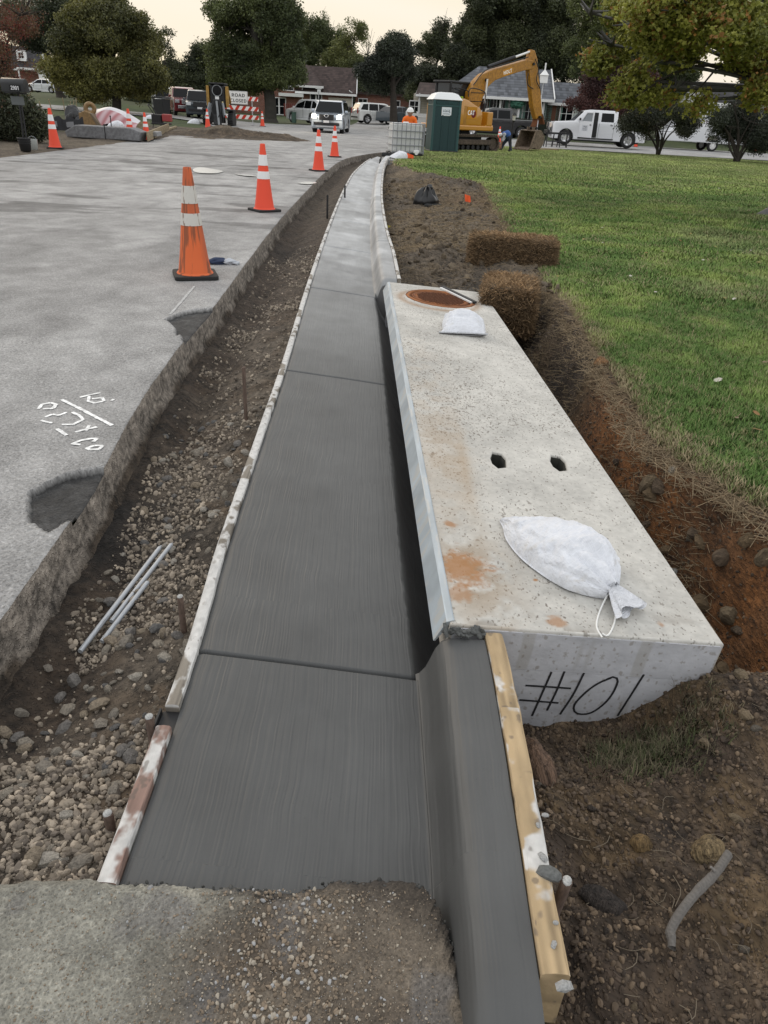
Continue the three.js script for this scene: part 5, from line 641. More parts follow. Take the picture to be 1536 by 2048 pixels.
  const bedg = []; for (let i = 0; i < 6; i++) bedg.push(RB(.5, .2 + .04 * (i % 3), .4, .04, [-1.5 - .26 * i, 1.36, .3 * (i % 2 ? 1 : -1)])); obj('bed_cargo', bedg, MT.black, tr).userData.kind = 'stuff'; obj('running_board', RB(2.2, .06, .2, .02, [.1, .44, zs * .98]), MT.black, tr); obj('tow_hook', RB(.12, .08, .3, .02, [-3.3, .56, 0]), MT.black, tr);
  // white box trailer
  const tp = atZ(1413, 292, 57), tl = thing('box_trailer', 'white box trailer with blue lettering parked behind the shrubs on the right', 'trailer', [tp.x, 0, -57], .03);
  const boxS = ext([[-3.4, .55], [-.55, .55], [-.47, .85], [-.25, .98], [.25, .98], [.47, .85], [.55, .55], [2.2, .55], [2.2, 2.6], [2.1, 2.72], [-1.5, 2.72], [-3.4, .95]], 2.1, .03); obj('body', crease(boxS, .4), wt, tl); for (const q of [-1, 1]) wheel(tl, 0, q * .95, .36, .22, MT.white, 'wheel', 8); obj('trim_rail', [B(5.6, .05, 2.14, [-.6, .56, 0])], MT.alu, tl); obj('hitch', B(1.2, .1, .1, [-3.9, .5, 0]), MT.black, tl);
  const tt = canvasTex(512, 256, (x, w, h) => { x.fillStyle = '#25427c'; dashes(x, 110, 20, 330, 80); x.fillStyle = '#6d4a52'; dashes(x, 185, 14, 400, 40); x.fillStyle = '#555'; dashes(x, 240, 14, 330, 34); });
  { const o = obj('side_lettering', nz(new THREE.PlaneGeometry(1.9, .95)), mat([1, 1, 1], { map: tt, roughness: .4, transparent: true }), tl); o.position.set(.05, 1.9, 1.054); }
}
// ---------------------------------------------------------------- excavator
{
  const Y = mat([.60, .27, .022], { roughness: .45, map: T.grain }), Y2 = paint([.52, .225, .012], { roughness: .4 }), mud = mat([.16, .125, .1], { map: T.dirt, roughness: 1 }), TH = 42 * Math.PI / 180;
  const ctr = V(2.3, 0, -36.3), ex = thing('excavator', 'yellow tracked excavator with raised bent boom behind the green toilet', 'excavator', ctr, TH); ex.updateMatrixWorld(true);
  const n = V(Math.sin(TH), 0, Math.cos(TH)); const E = (px, py, off = 0) => { const q = ex.worldToLocal(hit(px, py, ctr.clone().add(n.clone().multiplyScalar(off)), n)); return [q.x, q.y]; };
  for (const s of [-1, 1]) { // tracks
    const tk = group('track', ex), L = 1.3, r = .33, out = new THREE.Shape(); out.moveTo(-L, 0); out.lineTo(L, 0); out.absarc(L, r, r, -Math.PI / 2, Math.PI / 2, false); out.lineTo(-L, 2 * r); out.absarc(-L, r, r, Math.PI / 2, Math.PI * 1.5, false);
    const inn = new THREE.Path(); const ri = r - .07; inn.moveTo(-L, .07); inn.lineTo(L, .07); inn.absarc(L, r, ri, -Math.PI / 2, Math.PI / 2, false); inn.lineTo(-L, 2 * r - .07); inn.absarc(-L, r, ri, Math.PI / 2, Math.PI * 1.5, false); out.holes.push(inn);
    obj('belt', ext(out, .46, .01).translate(0, 0, s * .9), mud, tk); const pads = []; for (let i = 0; i < 46; i++) { const per = 4 * L + 2 * Math.PI * r, q = i / 46 * per; let x, y, a; if (q < 2 * L) { x = -L + q; y = -.0; a = 0; } else if (q < 2 * L + Math.PI * r) { const an = -Math.PI / 2 + (q - 2 * L) / r; x = L + Math.cos(an) * (r + .012); y = r + Math.sin(an) * (r + .012); a = an + Math.PI / 2; } else if (q < 4 * L + Math.PI * r) { x = L - (q - 2 * L - Math.PI * r); y = 2 * r + .012; a = 0; } else { const an = Math.PI / 2 + (q - 4 * L - Math.PI * r) / r; x = -L + Math.cos(an) * (r + .012); y = r + Math.sin(an) * (r + .012); a = an + Math.PI / 2; } if (y >= 0) pads.push(B(.13, .03, .5, [x, Math.max(.012, y), s * .9], [0, 0, a])); } obj('track_pads', pads, mud, tk).userData.kind = 'stuff';
    obj('sprocket', C(.24, .24, .3, [L, r, s * .9], [Math.PI / 2, 0, 0], 20), mud, tk); obj('idler', C(.24, .24, .3, [-L, r, s * .9], [Math.PI / 2, 0, 0], 20), mud, tk); for (let i = -3; i <= 3; i++) obj('roller', C(.1, .1, .34, [i * .32, .17, s * .9], [Math.PI / 2, 0, 0], 12), MT.darkM, tk); obj('track_frame', RB(2.3, .22, .3, .05, [0, .38, s * .95]), mud, tk);
  }
  obj('undercarriage', [RB(1.6, .26, 1.6, .05, [0, .5, 0]), C(.55, .6, .2, [0, .74, 0])], MT.darkM, ex);
  obj('platform', RB(2.6, .2, 2.05, .05, [-.05, .93, 0]), Y2, ex);
  const hood = taper(ext([[-1.3, 1.02], [.5, 1.02], [.5, 1.5], [.3, 1.72], [.02, 1.8], [-.45, 1.98], [-.7, 2.02], [-1.3, 2.0]], 1.1, .06), 1, 2.2, 0).translate(0, 0, .44); obj('engine_cover', crease(hood, .5), Y2, ex); obj('counterweight', lathe([[0, .86], [1.1, .86], [1.16, 1.0], [1.16, 1.75], [1.05, 1.88], [0, 1.9]], 40, [-.72, 0, 0]).scale(.84, 1, .86), Y, ex); obj('tool_box', RB(.35, .55, .45, .04, [1.0, 1.3, .78]), Y2, ex); obj('step', RB(.5, .12, 1.95, .03, [1.02, 1.0, 0]), Y2, ex);
  const cab = group('cab', ex); obj('cab_frame', [...[[-.5, -1.0], [.75, -1.0], [-.5, -.15], [.75, -.15]].map(([x, z]) => RB(.09, 1.6, .09, .02, [x, 1.82, z])), RB(1.45, .1, 1.05, .04, [.12, 2.64, -.65]), RB(1.4, .5, 1.0, .05, [.12, 1.22, -.65])], MT.darkM, cab); obj('cab_glass', B(1.25, 1.16, .9, [.12, 2.03, -.65]), mat([.02, .025, .03], { roughness: .08 }), cab); obj('hi_vis_vest', RB(.08, .34, .34, .05, [.2, 1.95, -.19]), mat([.35, .5, .05]), cab);
  const rail = []; for (const z of [.05, 1.02]) { rail.push(TU([[.5, 1.6, z], [.5, 2.25, z], [.42, 2.32, z], [-.5, 2.38, z], [-.55, 2.1, z]], .02, 40)); } rail.push(rod([.5, 1.95, .05], [.5, 1.95, 1.02], .018), rod([.5, 2.28, .05], [.5, 2.28, 1.02], .018)); obj('hand_rail', rail, MT.darkM, ex).userData.kind = 'stuff';
  const boomP = [[931, 222], [935, 184], [947, 162], [961, 148], [985, 138], [1020, 128], [1050, 119], [1062, 121], [1062, 138], [1040, 142], [1005, 153], [985, 161], [972, 173], [962, 193], [951, 224]].map((q) => E(...q)); obj('boom', ext(boomP, .32, .03), Y, ex);
  const stP = [[1060, 99], [1066, 101], [1071, 118], [1073, 150], [1078, 190], [1081, 234], [1068, 238], [1062, 215], [1055, 150], [1053, 122]].map((q) => E(...q)); obj('stick', ext(stP, .25, .03), Y, ex);
  const cyl = (a, b, f, off, r, nm) => { const A = E(...a), D = E(...b); const p = V(A[0], A[1], off), q = V(D[0], D[1], off), m = p.clone().lerp(q, f); const g = group(nm, ex); obj('barrel', rod(p, m, r, 14), MT.darkM, g); obj('rod', rod(m, q, r * .62, 14), MT.white, g); };
  cyl([957, 232], [966, 158], .35, .27, .065, 'boom_cylinder'); cyl([957, 232], [966, 158], .35, -.27, .065, 'boom_cylinder'); cyl([976, 134], [1061, 103], .62, 0, .075, 'stick_cylinder'); cyl([1073, 128], [1084, 225], .62, 0, .065, 'bucket_cylinder');
  const hs = (pts, r = .022) => TU(pts.map(([a, b, o]) => { const q = E(a, b); return [q[0], q[1], o]; }), r, 30, 6); obj('hose', hs([[1050, 146, .2], [1047, 158, .22], [1050, 170, .2], [1060, 178, .2]]), MT.black, ex); obj('hose', hs([[1064, 118, .2], [1070, 140, .21], [1066, 158, .2], [1074, 178, .2]]), MT.black, ex); obj('hose', hs([[940, 170, .2], [962, 142, .22], [990, 132, .22], [1050, 114, .2]]), MT.black, ex); obj('link', [(() => { const a = E(1080, 228), b = E(1084, 248); return beam([a[0], a[1], 0], [b[0], b[1], 0], .3, .07); })(), (() => { const a = E(1072, 236), b = E(1066, 254); return beam([a[0], a[1], 0], [b[0], b[1], 0], .26, .08); })()], MT.rust, ex);
  for (const [px, py] of [[1061, 128], [1074, 234], [966, 160], [1066, 256]]) { const q = E(px, py); obj('pin', C(.06, .06, .46, [q[0], q[1], 0], [Math.PI / 2, 0, 0], 14), MT.darkM, ex); }
  const bk = group('bucket', ex); const q0 = E(1064, 262), bx = q0[0], by = q0[1]; const arc = []; for (let i = 0; i <= 12; i++) { const a = lerp(.55, -2.15, i / 12); arc.push([bx + .02 + Math.cos(a) * .42, by - .36 + Math.sin(a) * .42]); } arc.push([bx - .62, by - .78]);
  const shell = [[bx - .3, by + .02], [bx + .1, by + .06], ...arc]; const inner = [...shell].reverse().map(([x, y]) => [lerp(x, bx - .1, .07), lerp(y, by - .35, .07)]); const steelM = mat([.3, .23, .17], { map: T.dirt, roughness: .9 }); obj('shell', ext([...shell, ...inner], .95), steelM, bk); for (const s of [-1, 1]) obj('side_plate', ext(shell, .03).translate(0, 0, s * .47), steelM, bk); for (let i = -2; i <= 2; i++) obj('tooth', tf(boxUV(new THREE.BoxGeometry(.2, .05, .08)), [bx - .7, by - .8, i * .2], [0, 0, .12]), steelM, bk); obj('ear', [B(.34, .16, .05, [bx - .02, by + .1, .16]), B(.34, .16, .05, [bx - .02, by + .1, -.16])], steelM, bk);
  const txt = (w, h, s, draw, bg) => canvasTex(w, h, (x) => { x.fillStyle = bg; x.fillRect(0, 0, w, h); draw(x); });
  const ht = txt(256, 128, 1, (x) => { x.fillStyle = '#fff'; x.font = 'bold 96px sans-serif'; x.textAlign = 'center'; x.fillText('HOLT', 128, 98, 240); }, '#c98a24'); { const a = E(1000, 148), b = E(1020, 139), o = obj('boom_lettering', nz(new THREE.PlaneGeometry(.62, .27)), mat([.95, .95, .95], { map: ht }), ex); o.position.set((a[0] + b[0]) / 2, (a[1] + b[1]) / 2, .165); o.rotation.z = Math.atan2(b[1] - a[1], b[0] - a[0]) * .8; }
  const ct = txt(256, 192, 1, (x) => { x.fillStyle = '#6e1410'; x.beginPath(); x.arc(170, 110, 62, 0, 7); x.fill(); x.fillStyle = '#fff'; x.font = 'bold 100px sans-serif'; x.fillText('CAT', 12, 128, 200); }, '#c4861c'); { const o = obj('side_lettering', nz(new THREE.PlaneGeometry(.62, .46)), mat([.95, .95, .95], { map: ct }), ex); o.position.set(-.2, 1.5, 1.0); }
}
// ---------------------------------------------------------------- black track loader seen end on
{
  const p = at(437, 251, 0), t = thing('track_loader', 'black compact track loader with yellow uprights beside the road closed sign', 'loader', p, .06), yel = mat([.55, .31, .06], { roughness: .5, map: T.grain }), gr = mat([.22, .23, .24], { roughness: .5 });
  for (const s of [-1, 1]) { const k = group('track', t); obj('belt', ext((() => { const o = new THREE.Shape(); o.moveTo(-.7, 0); o.lineTo(.7, 0); o.lineTo(.86, .3); o.lineTo(.55, .82); o.lineTo(-.3, .82); o.lineTo(-.86, .35); return o; })(), .34, .05).rotateY(Math.PI / 2).translate(s * .78, 0, -.6), MT.rubber, k); obj('fender', RB(.42, .1, 1.3, .03, [s * .76, .88, -.6]), MT.darkM, k); const tr = []; for (let i = 0; i < 6; i++) tr.push(B(.36, .035, .05, [s * .78, .1 + i * .12, .28 - Math.abs(i - 2) * .05])); obj('tread', tr, MT.black, k).userData.kind = 'stuff'; obj('upright', [RB(.17, 1.15, .25, .02, [s * .6, 1.6, -.3]), beam([s * .6, 2.1, -.3], [s * .6, 1.3, -1.4], .14, .18)], yel, t); }
  obj('cab', [RB(.95, 1.25, 1.1, .1, [0, 1.62, -.75]), RB(1.02, .1, 1.25, .04, [0, 2.3, -.72])], MT.darkM, t); obj('cab_window', RB(.6, .5, .03, .05, [0, 1.92, -.18]), MT.glass, t); obj('window_guard', [TO(.3, .03, [0, 1.92, -.17], [0, 0, 0])], gr, t); obj('badge', RB(.24, .18, .02, .01, [-.02, 1.52, -.16]), MT.white, t);
  obj('hood', ext([[-.42, .15], [.42, .15], [.34, 1.1], [.22, 1.45], [-.22, 1.45], [-.34, 1.1]], .7, .05).translate(0, 0, -.1), MT.black, t); obj('lift_arm', beam([-.36, 1.2, .2], [-.62, .35, .5], .1, .3), gr, t); obj('lift_arm', beam([.36, 1.2, .2], [.5, .55, .5], .1, .3), gr, t); obj('boom', beam([0, 1.35, .25], [.16, .05, .72], .12, .1), gr, t); obj('quick_plate', RB(.5, .6, .08, .02, [.05, .35, .45], [-.3, 0, 0]), MT.black, t); obj('work_light', RB(.1, .08, .05, .02, [.32, 1.3, -.1]), mat([.8, .7, .4]), t); for (const x of [-.14, .14]) obj('hose', TU([[x, 1.3, .2], [x * 2, .9, .5], [x * .6, .4, .62]], .025, 20), MT.black, t);
  // barricade
  const b = at(490, 250, 0), q = thing('barricade', 'red and white striped barricade carrying a road closed sign', 'barricade', b, .02), d = -b.z, X = (px, py) => { const r = hit(px, py, b, V(0, 0, 1)); q.updateMatrixWorld(true); return q.worldToLocal(r); };
  const stripeT = (dir) => canvasTex(256, 32, (x) => { x.fillStyle = '#e8e4e0'; x.fillRect(0, 0, 256, 32); x.fillStyle = '#c0301c'; for (let i = 0; i < 6; i++) { x.beginPath(); const u = i * 46 - 8, s = i * 46 < 80 ? -1 : 1; x.moveTo(u, s > 0 ? 32 : 0); x.lineTo(u + 22, s > 0 ? 32 : 0); x.lineTo(u + 40, s > 0 ? 0 : 32); x.lineTo(u + 18, s > 0 ? 0 : 32); x.fill(); } });
  const rail = (a, c, h) => { const A = X(...a), D = X(...c), L = A.distanceTo(D), o = obj('rail', [RB(L, h, .03, .005, [0, 0, 0])], mat([.85, .83, .82]), q); o.position.copy(A).lerp(D, .5); o.rotation.z = Math.atan2(D.y - A.y, D.x - A.x); const s = nz(new THREE.PlaneGeometry(L, h)); const so = obj('stripes', s, mat([1, 1, 1], { map: stripeT(), roughness: .4 }), o); so.position.z = .0185; return o; };
  rail([452, 194], [516, 199], .25); rail([446, 213], [517, 219], .25); rail([446, 231], [518, 236], .25);
  for (const px of [458, 503.5]) { const a = X(px, 196), f = X(px, 250); obj('post', rod([a.x, 0, -.03], [a.x, a.y + .1, -.03], .03), MT.alu, q); obj('foot', RB(.06, .05, 1.2, .01, [a.x, .03, -.05]), MT.alu, q); }
  const st = canvasTex(512, 384, (x, w, h) => { x.fillStyle = '#eceae6'; x.fillRect(0, 0, w, h); x.strokeStyle = '#444'; x.lineWidth = 6; x.strokeRect(8, 8, w - 16, h - 16); x.fillStyle = '#2a2a2e'; x.font = 'bold 140px sans-serif'; x.textAlign = 'center'; x.fillText('ROAD', 256, 170, 400); x.fillText('CLOSED', 256, 330, 460); });
  const s0 = X(457.5, 181), s1 = X(495, 184), s2 = X(459.5, 207.5), w = s0.distanceTo(s1), h = s0.distanceTo(s2), sg = obj('sign_panel', RB(w, h, .02, .006, [0, 0, 0]), MT.white, q); sg.position.set((s0.x + s1.x) / 2, (s0.y + s2.y) / 2, .04); obj('lettering', nz(new THREE.PlaneGeometry(w * .985, h * .98)), mat([.95, .95, .95], { map: st, roughness: .4 }), sg).position.z = .0125;
}
// ---------------------------------------------------------------- toilet, water tank, tools and small street things
{
  const p = at(880, 307, 0).setZ(-33.2), green = mat([.008, .038, .042], { roughness: .5 }), g2 = mat([.022, .075, .075], { roughness: .5 }), t = thing('portable_toilet', 'dark green portable toilet with a white roof at the end of the lawn', 'portable toilet', [1.48, -.02, -33.1], .2);
  obj('cabin', [RB(1.1, 1.82, 1.1, .03, [0, 1.0, 0]), ...[-.47, -.16, .16, .47].map((x) => RB(.07, 1.3, .03, .012, [x, .75, .555]))], green, t); obj('corner_post', [RB(.1, 1.86, .1, .03, [.53, 1.0, .53])], g2, t); obj('corner_post', [RB(.1, 1.86, .1, .03, [-.53, 1.0, .53])], g2, t); obj('side_panel', [RB(.02, 1.5, .7, .008, [.558, .95, 0]), RB(.03, 1.4, .05, .01, [.565, .95, .12])], g2, t); obj('base', RB(1.2, .12, 1.2, .03, [0, .07, 0]), MT.black, t); for (const x of [-.27, .22]) obj('vent', [0, 1, 2].map((i) => RB(.34, .018, .02, .005, [x, 1.84 - i * .028, .556])), g2, t); obj('frieze', RB(1.12, .05, 1.12, .015, [0, 1.72, 0]), g2, t);
  const rf = ext([[-.62, 0], [.62, 0], [.45, .2], [.3, .25], [-.3, .25], [-.45, .2]], 1.2, .03); { const P = rf.attributes.position; for (let i = 0; i < P.count; i++) { const k = clamp(P.getY(i) / .25); P.setZ(i, P.getZ(i) * (1 - .32 * k)); } rf.computeVertexNormals(); } rf.translate(0, 1.92, 0); obj('roof', crease(rf, .4), mat([.75, .77, .78], { roughness: .4 }), t); for (let i = -2; i <= 2; i++) obj('roof_rib', RB(.05, .02, .74, .008, [i * .11, 2.175, 0]), MT.white, t);
  const lt = canvasTex(256, 192, (x) => { x.fillStyle = '#dfe5ea'; x.fillRect(0, 0, 256, 192); x.fillStyle = '#2c3e4c'; dashes(x, 104, 40, 214, 62); x.fillStyle = '#51606c'; dashes(x, 160, 40, 210, 26); }); obj('notice', [RB(.4, .3, .012, .004, [-.02, 1.52, .56])], MT.white, t); obj('print', nz(new THREE.PlaneGeometry(.38, .28)), mat([.95, .95, .95], { map: lt }), t).position.set(-.02, 1.52, .5685); obj('side_notice', RB(.012, .42, .3, .004, [.572, 1.5, -.1]), MT.white, t);
  // caged tank
  const q = thing('water_tank', 'white plastic water tank in a grey metal cage on a pallet', 'water tank', [-.02, 0, -28.95], .22), tank = new THREE.MeshPhysicalMaterial({ roughness: .45, transmission: .2, thickness: 0 }); tank.color.setRGB(.74, .75, .74); obj('tank', RB(1.06, .94, .94, .09, [0, .6, 0]), tank, q); obj('cap', C(.1, .1, .05, [0, 1.09, 0]), MT.white, q);
  for (let i = 0; i < 5; i++) { const y = .16 + i * .225; obj('cage_bar', [RB(1.16, .03, .03, .012, [0, y, .51]), RB(1.16, .03, .03, .012, [0, y, -.51]), RB(.03, .03, 1.02, .012, [.57, y, 0]), RB(.03, .03, 1.02, .012, [-.57, y, 0])], MT.steel, q); } for (let i = 0; i < 8; i++) { const x = -.56 + i * .16; obj('cage_bar', RB(.028, .98, .028, .012, [x, .6, .535]), MT.steel, q); obj('cage_bar', RB(.028, .98, .028, .012, [.595, .6, -.5 + i * .143]), MT.steel, q); } obj('pallet', [RB(1.16, .05, 1.04, .01, [0, .1, 0]), ...[-.5, 0, .5].map((x) => RB(.1, .09, 1.0, .01, [x, .045, 0]))], MT.darkM, q); obj('valve', [C(.06, .06, .16, [.3, .16, .58], [Math.PI / 2, 0, 0]), RB(.2, .1, .06, .02, [.3, .2, .62])], MT.white, q);
  const cs = thing('concrete_slab', 'small new concrete slab at the far end of the kerb under the white sandbag', 'concrete slab', at(795, 322, 0)); obj('top', RB(1.3, .16, 1.4, .02, [.12, -.02, .05]), mat([.4, .4, .39], { map: T.grain }), cs); obj('form_side', RB(.04, .18, 1.4, .01, [-.56, -.02, .05]), MT.black, cs); const bx = thing('tool_case', 'black tool case on the small slab before the water tank', 'case', at(778, 313, .06)); obj('case', RB(.5, .12, .28, .03, [0, .06, 0]), MT.black, bx); obj('handle', TO(.07, .015, [0, .1, .14], [0, 0, 0], 6, 12, Math.PI), MT.black, bx);
  // lamp post
  const l = thing('lamp_post', 'thin black lamp post with lantern on the lawn before the excavator bucket', 'lamp post', at(1018, 306, .0)); obj('post', [rod([0, 0, 0], [.03, 1.28, 0], .035, 10), rod([0, 0, 0], [0, .12, 0], .06, 10)], MT.black, l); const ln = group('lantern', l); obj('pane', C(.1, .07, .2, [.035, 1.4, 0], [0, .8, 0], 4), mat([.62, .6, .54], { roughness: .3 }), ln); obj('hood', C(.01, .15, .14, [.035, 1.57, 0], [0, .8, 0], 4), MT.black, ln); obj('collar', C(.09, .06, .05, [.035, 1.28, 0], [0, .8, 0], 4), MT.black, ln);
  // mailbox 2901
  const mb = thing('mailbox', 'black mailbox numbered 2901 on a leaning post in a bucket', 'mailbox', at(50, 303, 0)); mb.updateMatrixWorld(true); const MB = (px, py) => mb.worldToLocal(hit(px, py, mb.position, V(0, 0, 1))); const hd = MB(29, 171), ft = MB(50, 290); obj('post', [rod([ft.x - .02, .1, 0], [hd.x + .06, hd.y - .15, 0], .026, 8), rod([ft.x + .08, .1, .03], [hd.x + .1, hd.y - .35, 0], .02, 8)], MT.black, mb); const bxm = ext((() => { const s = new THREE.Shape(); s.moveTo(-.09, -.11); s.lineTo(.09, -.11); s.lineTo(.09, .03); s.absarc(0, .03, .09, 0, Math.PI, false); s.lineTo(-.09, -.11); return s; })(), .56, .008).rotateY(Math.PI / 2 - .12); bxm.scale(1.15, 1.35, 1.35); obj('box', crease(bxm.translate(hd.x, hd.y, 0), .5), mat([.015, .016, .018], { roughness: .35 }), mb); const nt = canvasTex(256, 96, (x) => { x.fillStyle = '#141517'; x.fillRect(0, 0, 256, 96); x.fillStyle = '#e8e8ea'; x.font = 'bold 92px sans-serif'; x.textAlign = 'center'; x.fillText('2901', 128, 82, 236); }); const num = obj('number', nz(new THREE.PlaneGeometry(.3, .13)), mat([.95, .95, .95], { map: nt }), mb); num.position.set(hd.x + .07, hd.y - .05, .156); num.rotation.y = -.12; obj('shelf', RB(.5, .03, .2, .01, [hd.x, hd.y - .17, 0]), MT.black, mb); obj('plaque', RB(.34, .2, .02, .01, [hd.x + .02, hd.y - .34, .02]), mat([.12, .13, .13]), mb); obj('bucket', [lathe([[0, .01], [.13, .01], [.16, .3], [.175, .3], [.175, .33], [.15, .33], [.14, .25], [0, .25]], 24, [ft.x, 0, 0]), ...[.2, .25].map((y) => TO(.157, .008, [ft.x, y, 0], [Math.PI / 2, 0, 0]))], MT.black, mb);
  const jar = thing('plastic_bucket', 'clear plastic bucket standing beside the mailbox bucket', 'bucket', at(68, 300, 0)); obj('shell', lathe([[0, .01], [.11, .01], [.13, .27], [.12, .27], [.1, .03], [0, .03]], 20), mat([.42, .44, .42], { roughness: .3 }), jar); obj('handle', TO(.12, .006, [0, .22, 0], [0, 0, 0], 6, 16, Math.PI), MT.steel, jar);
  // silt fence and stakes
  const woodP = mat([.42, .33, .2], { map: T.wood }), sf = thing('silt_fence', 'low black silt fence with pale folds along the far verge', 'silt fence'); const fp = [[48, 256], [80, 257], [110, 258], [140, 259], [170, 260]].map(([a, b]) => at(a, b, .1)); const crv = new THREE.CatmullRomCurve3(fp); const fg = grid(60, 6, (u, v) => { const c = crv.getPoint(u); return { x: c.x, y: c.y - .05 + .46 * v - .06 * Math.sin(u * 30) * v, z: c.z + .06 * Math.sin(u * 40) * v, u: u * 4, v }; }, false); obj('fabric', fg, mat([.035, .035, .04], { side: THREE.DoubleSide, roughness: .8 }), sf); for (const u of [.2, .5, .78]) { const c = crv.getPoint(u); obj('label_patch', RB(.3, .2, .01, .004, [c.x, c.y + .18, c.z + .09], [-.15, .1, .1]), mat([.2, .2, .21]), sf); }
  const stk = thing('wooden_stake', 'leaning wooden stake nearest the mailbox in the silt fence row', 'stake', at(70, 236, .12)); obj('shaft', rod([0, 0, 0], [-.14, .85, 0], .028, 6), woodP, stk); obj('point', rod([-.14, .85, 0], [-.143, .9, 0], .028, 6, .01), woodP, stk); const words = ['second', 'third', 'fourth', 'fifth', 'sixth', 'seventh', 'eighth']; [[88, 232], [107, 231], [131, 230], [141, 228], [147, 230], [154, 230], [169, 224]].forEach(([a, b], i) => { const o = copy(stk, words[i] + ' wooden stake from the mailbox in the silt fence row', at(a, b, .16), i * .9, 'stakes along the silt fence'); o.scale.y = .8 + .12 * (i % 3); }); stk.userData.group = 'stakes along the silt fence';
  // heap of things on the far verge
  const blob = (seed, s, k = .6) => displaced(new THREE.IcosahedronGeometry(1, 14), (v) => { const q = 1 + k * (n3(v.x * 2 + seed, v.y * 2, v.z * 2, 3) - .5) + k * .5 * (n3(v.x * 6 + seed, v.y * 6, v.z * 6, 5) - .5); v.set(v.x * s[0] * q, Math.max(-.35, v.y) * s[1] * q, v.z * s[2] * q); });
  const bb = thing('rubbish_bag', 'black plastic bags heaped against the silt fence', 'rubbish bag', at(152, 256, .05)); obj('sack', blob(3, [.42, .62, .35]).translate(0, .2, 0), mat([.015, .015, .016], { roughness: .35 }), bb); obj('second_sack', blob(9, [.35, .35, .3]).translate(.35, .12, .2), mat([.02, .02, .022], { roughness: .4 }), bb);
  const ch = thing('steel_chute', 'tan steel chute leaning on its end beside the black bags', 'chute', at(192, 262, .02)); const tan = mat([.36, .22, .09], { roughness: .6, map: T.grain }); ch.updateMatrixWorld(true); const CH = (px, py) => { const v = ch.worldToLocal(hit(px, py, ch.position, V(0, 0, 1))); return [v.x, v.y]; }; obj('pan', ext([[163, 226], [175, 221], [186, 226], [205, 258], [196, 260], [166, 246]].map((q) => CH(...q)), .7, .03), tan, ch); obj('edge', ext([[186, 226], [190, 228], [213, 256], [204, 258]].map((q) => CH(...q)), .76, .02), mat([.16, .12, .08]), ch); const tb = CH(180, 217); obj('drum', TO(.17, .09, [tb[0], tb[1], 0], [0, .4, 0]), tan, ch);
  const tarp = thing('tarpaulin', 'white and dull red tarpaulin draped over a heap across the road', 'tarpaulin', at(226, 262, .05)); obj('sheet', grid(50, 30, (u, v) => { const x = (u - .5) * 2.3, h = .78 - .55 * Math.abs(u - .45) ** 1.6 * 2.2; const y = h * Math.pow(Math.sin(Math.PI * (.5 + .42 * v)), .8) + .05 * Math.sin(u * 17 + v * 5) * v; return { x, y: .12 + y - .12 * v, z: -.3 + v * .8, u, v, c: v < .42 + .1 * Math.sin(u * 9) ? [.62, .6, .62] : mixc([.34, .12, .13], [.5, .36, .38], .5 + .5 * Math.sin(u * 40 + v * 8)) }; }), mat([1, 1, 1], { vertexColors: true, side: THREE.DoubleSide, roughness: .5 }), tarp); obj('covered_heap', blob(5, [.75, .45, .35]).translate(.1, .15, 0), MT.black, tarp);
  const pc = thing('precast_kerb', 'grey precast kerb piece lying between form boards across the road', 'kerb piece', at(222, 279, 0)); const pcm = mat([.3, .3, .31], { map: T.grain, roughness: .9 }); obj('piece', ext([[-1.45, .02], [1.15, .02], [1.25, .3], [.9, .42], [-1.1, .42], [-1.5, .2]], .8, .03), pcm, pc); obj('hollow_end', B(.02, .2, .5, [-1.46, .16, .1]), MT.black, pc);
  const slab2 = thing('precast_slab', 'long pale precast slab lying behind the grey kerb piece', 'slab', at(236, 268, .1)); obj('piece', RB(2.9, .16, .8, .02, [.15, .08, 0], [0, .06, 0]), mat([.42, .42, .42], { map: T.grain }), slab2); const yb = thing('timber_block', 'yellow timber block standing before the kerb piece', 'block', at(243, 281, 0)); obj('block', RB(.34, .2, .1, .01, [0, .1, 0]), mat([.55, .4, .2], { map: T.wood }), yb);
  [[212, 281, .5, 'pin in front of the hollow end of the kerb piece'], [226, 279, .75, 'pin at the middle of the kerb piece']].forEach(([a, b, h, w]) => { const o = thing('form_pin', 'dark steel ' + w, 'pin', at(a, b, 0)); obj('shaft', rod([0, 0, 0], [0, h, 0], .018, 6), MT.black, o); obj('head', C(.028, .028, .03, [0, h, 0]), MT.black, o); });
  const fb = (label, a, b, h, th = .05) => { const A = at(a[0], a[1], 0), D = at(b[0], b[1], 0), o = thing('form_board', label, 'form board', A.clone()); const g = beam([0, h / 2 + .02, 0], [D.x - A.x, h / 2 + .02, D.z - A.z], th, h); obj('plank', g, woodP, o); }; fb('yellowed form board running along the new path across the road', [296, 284], [338, 262], .3); fb('short form board at the inner side of the new path across the road', [272, 258], [300, 258], .3); fb('pale board lying on the soil left of the mound', [335, 262], [352, 256], .08, .12); fb('timber lying on the ground left of the lamp post', [985, 300], [1003, 296], .08, .3); fb('long timber lying under the excavator bucket', [1035, 300], [1113, 301], .07, .3);
  const cm = thing('plate_compactor', 'black and red plate compactor standing on the new path', 'compactor', at(324, 256, .0)); obj('plate', RB(.9, .1, .6, .03, [0, .2, 0]), MT.black, cm); obj('engine', RB(.45, .35, .4, .05, [.32, .48, 0]), mat([.3, .04, .04], { roughness: .5 }), cm); obj('frame', [RB(.5, .4, .45, .04, [-.2, .42, 0])], MT.darkM, cm); obj('handle', TU([[-.2, .5, .2], [-.55, 1.0, .2], [-.62, 1.05, 0], [-.55, 1.0, -.2], [-.2, .5, -.2]], .025, 30), MT.black, cm); for (const x of [-.35, .05]) obj('leg', rod([x, .2, .25], [x - .03, -.0, .3], .02, 6), MT.black, cm);
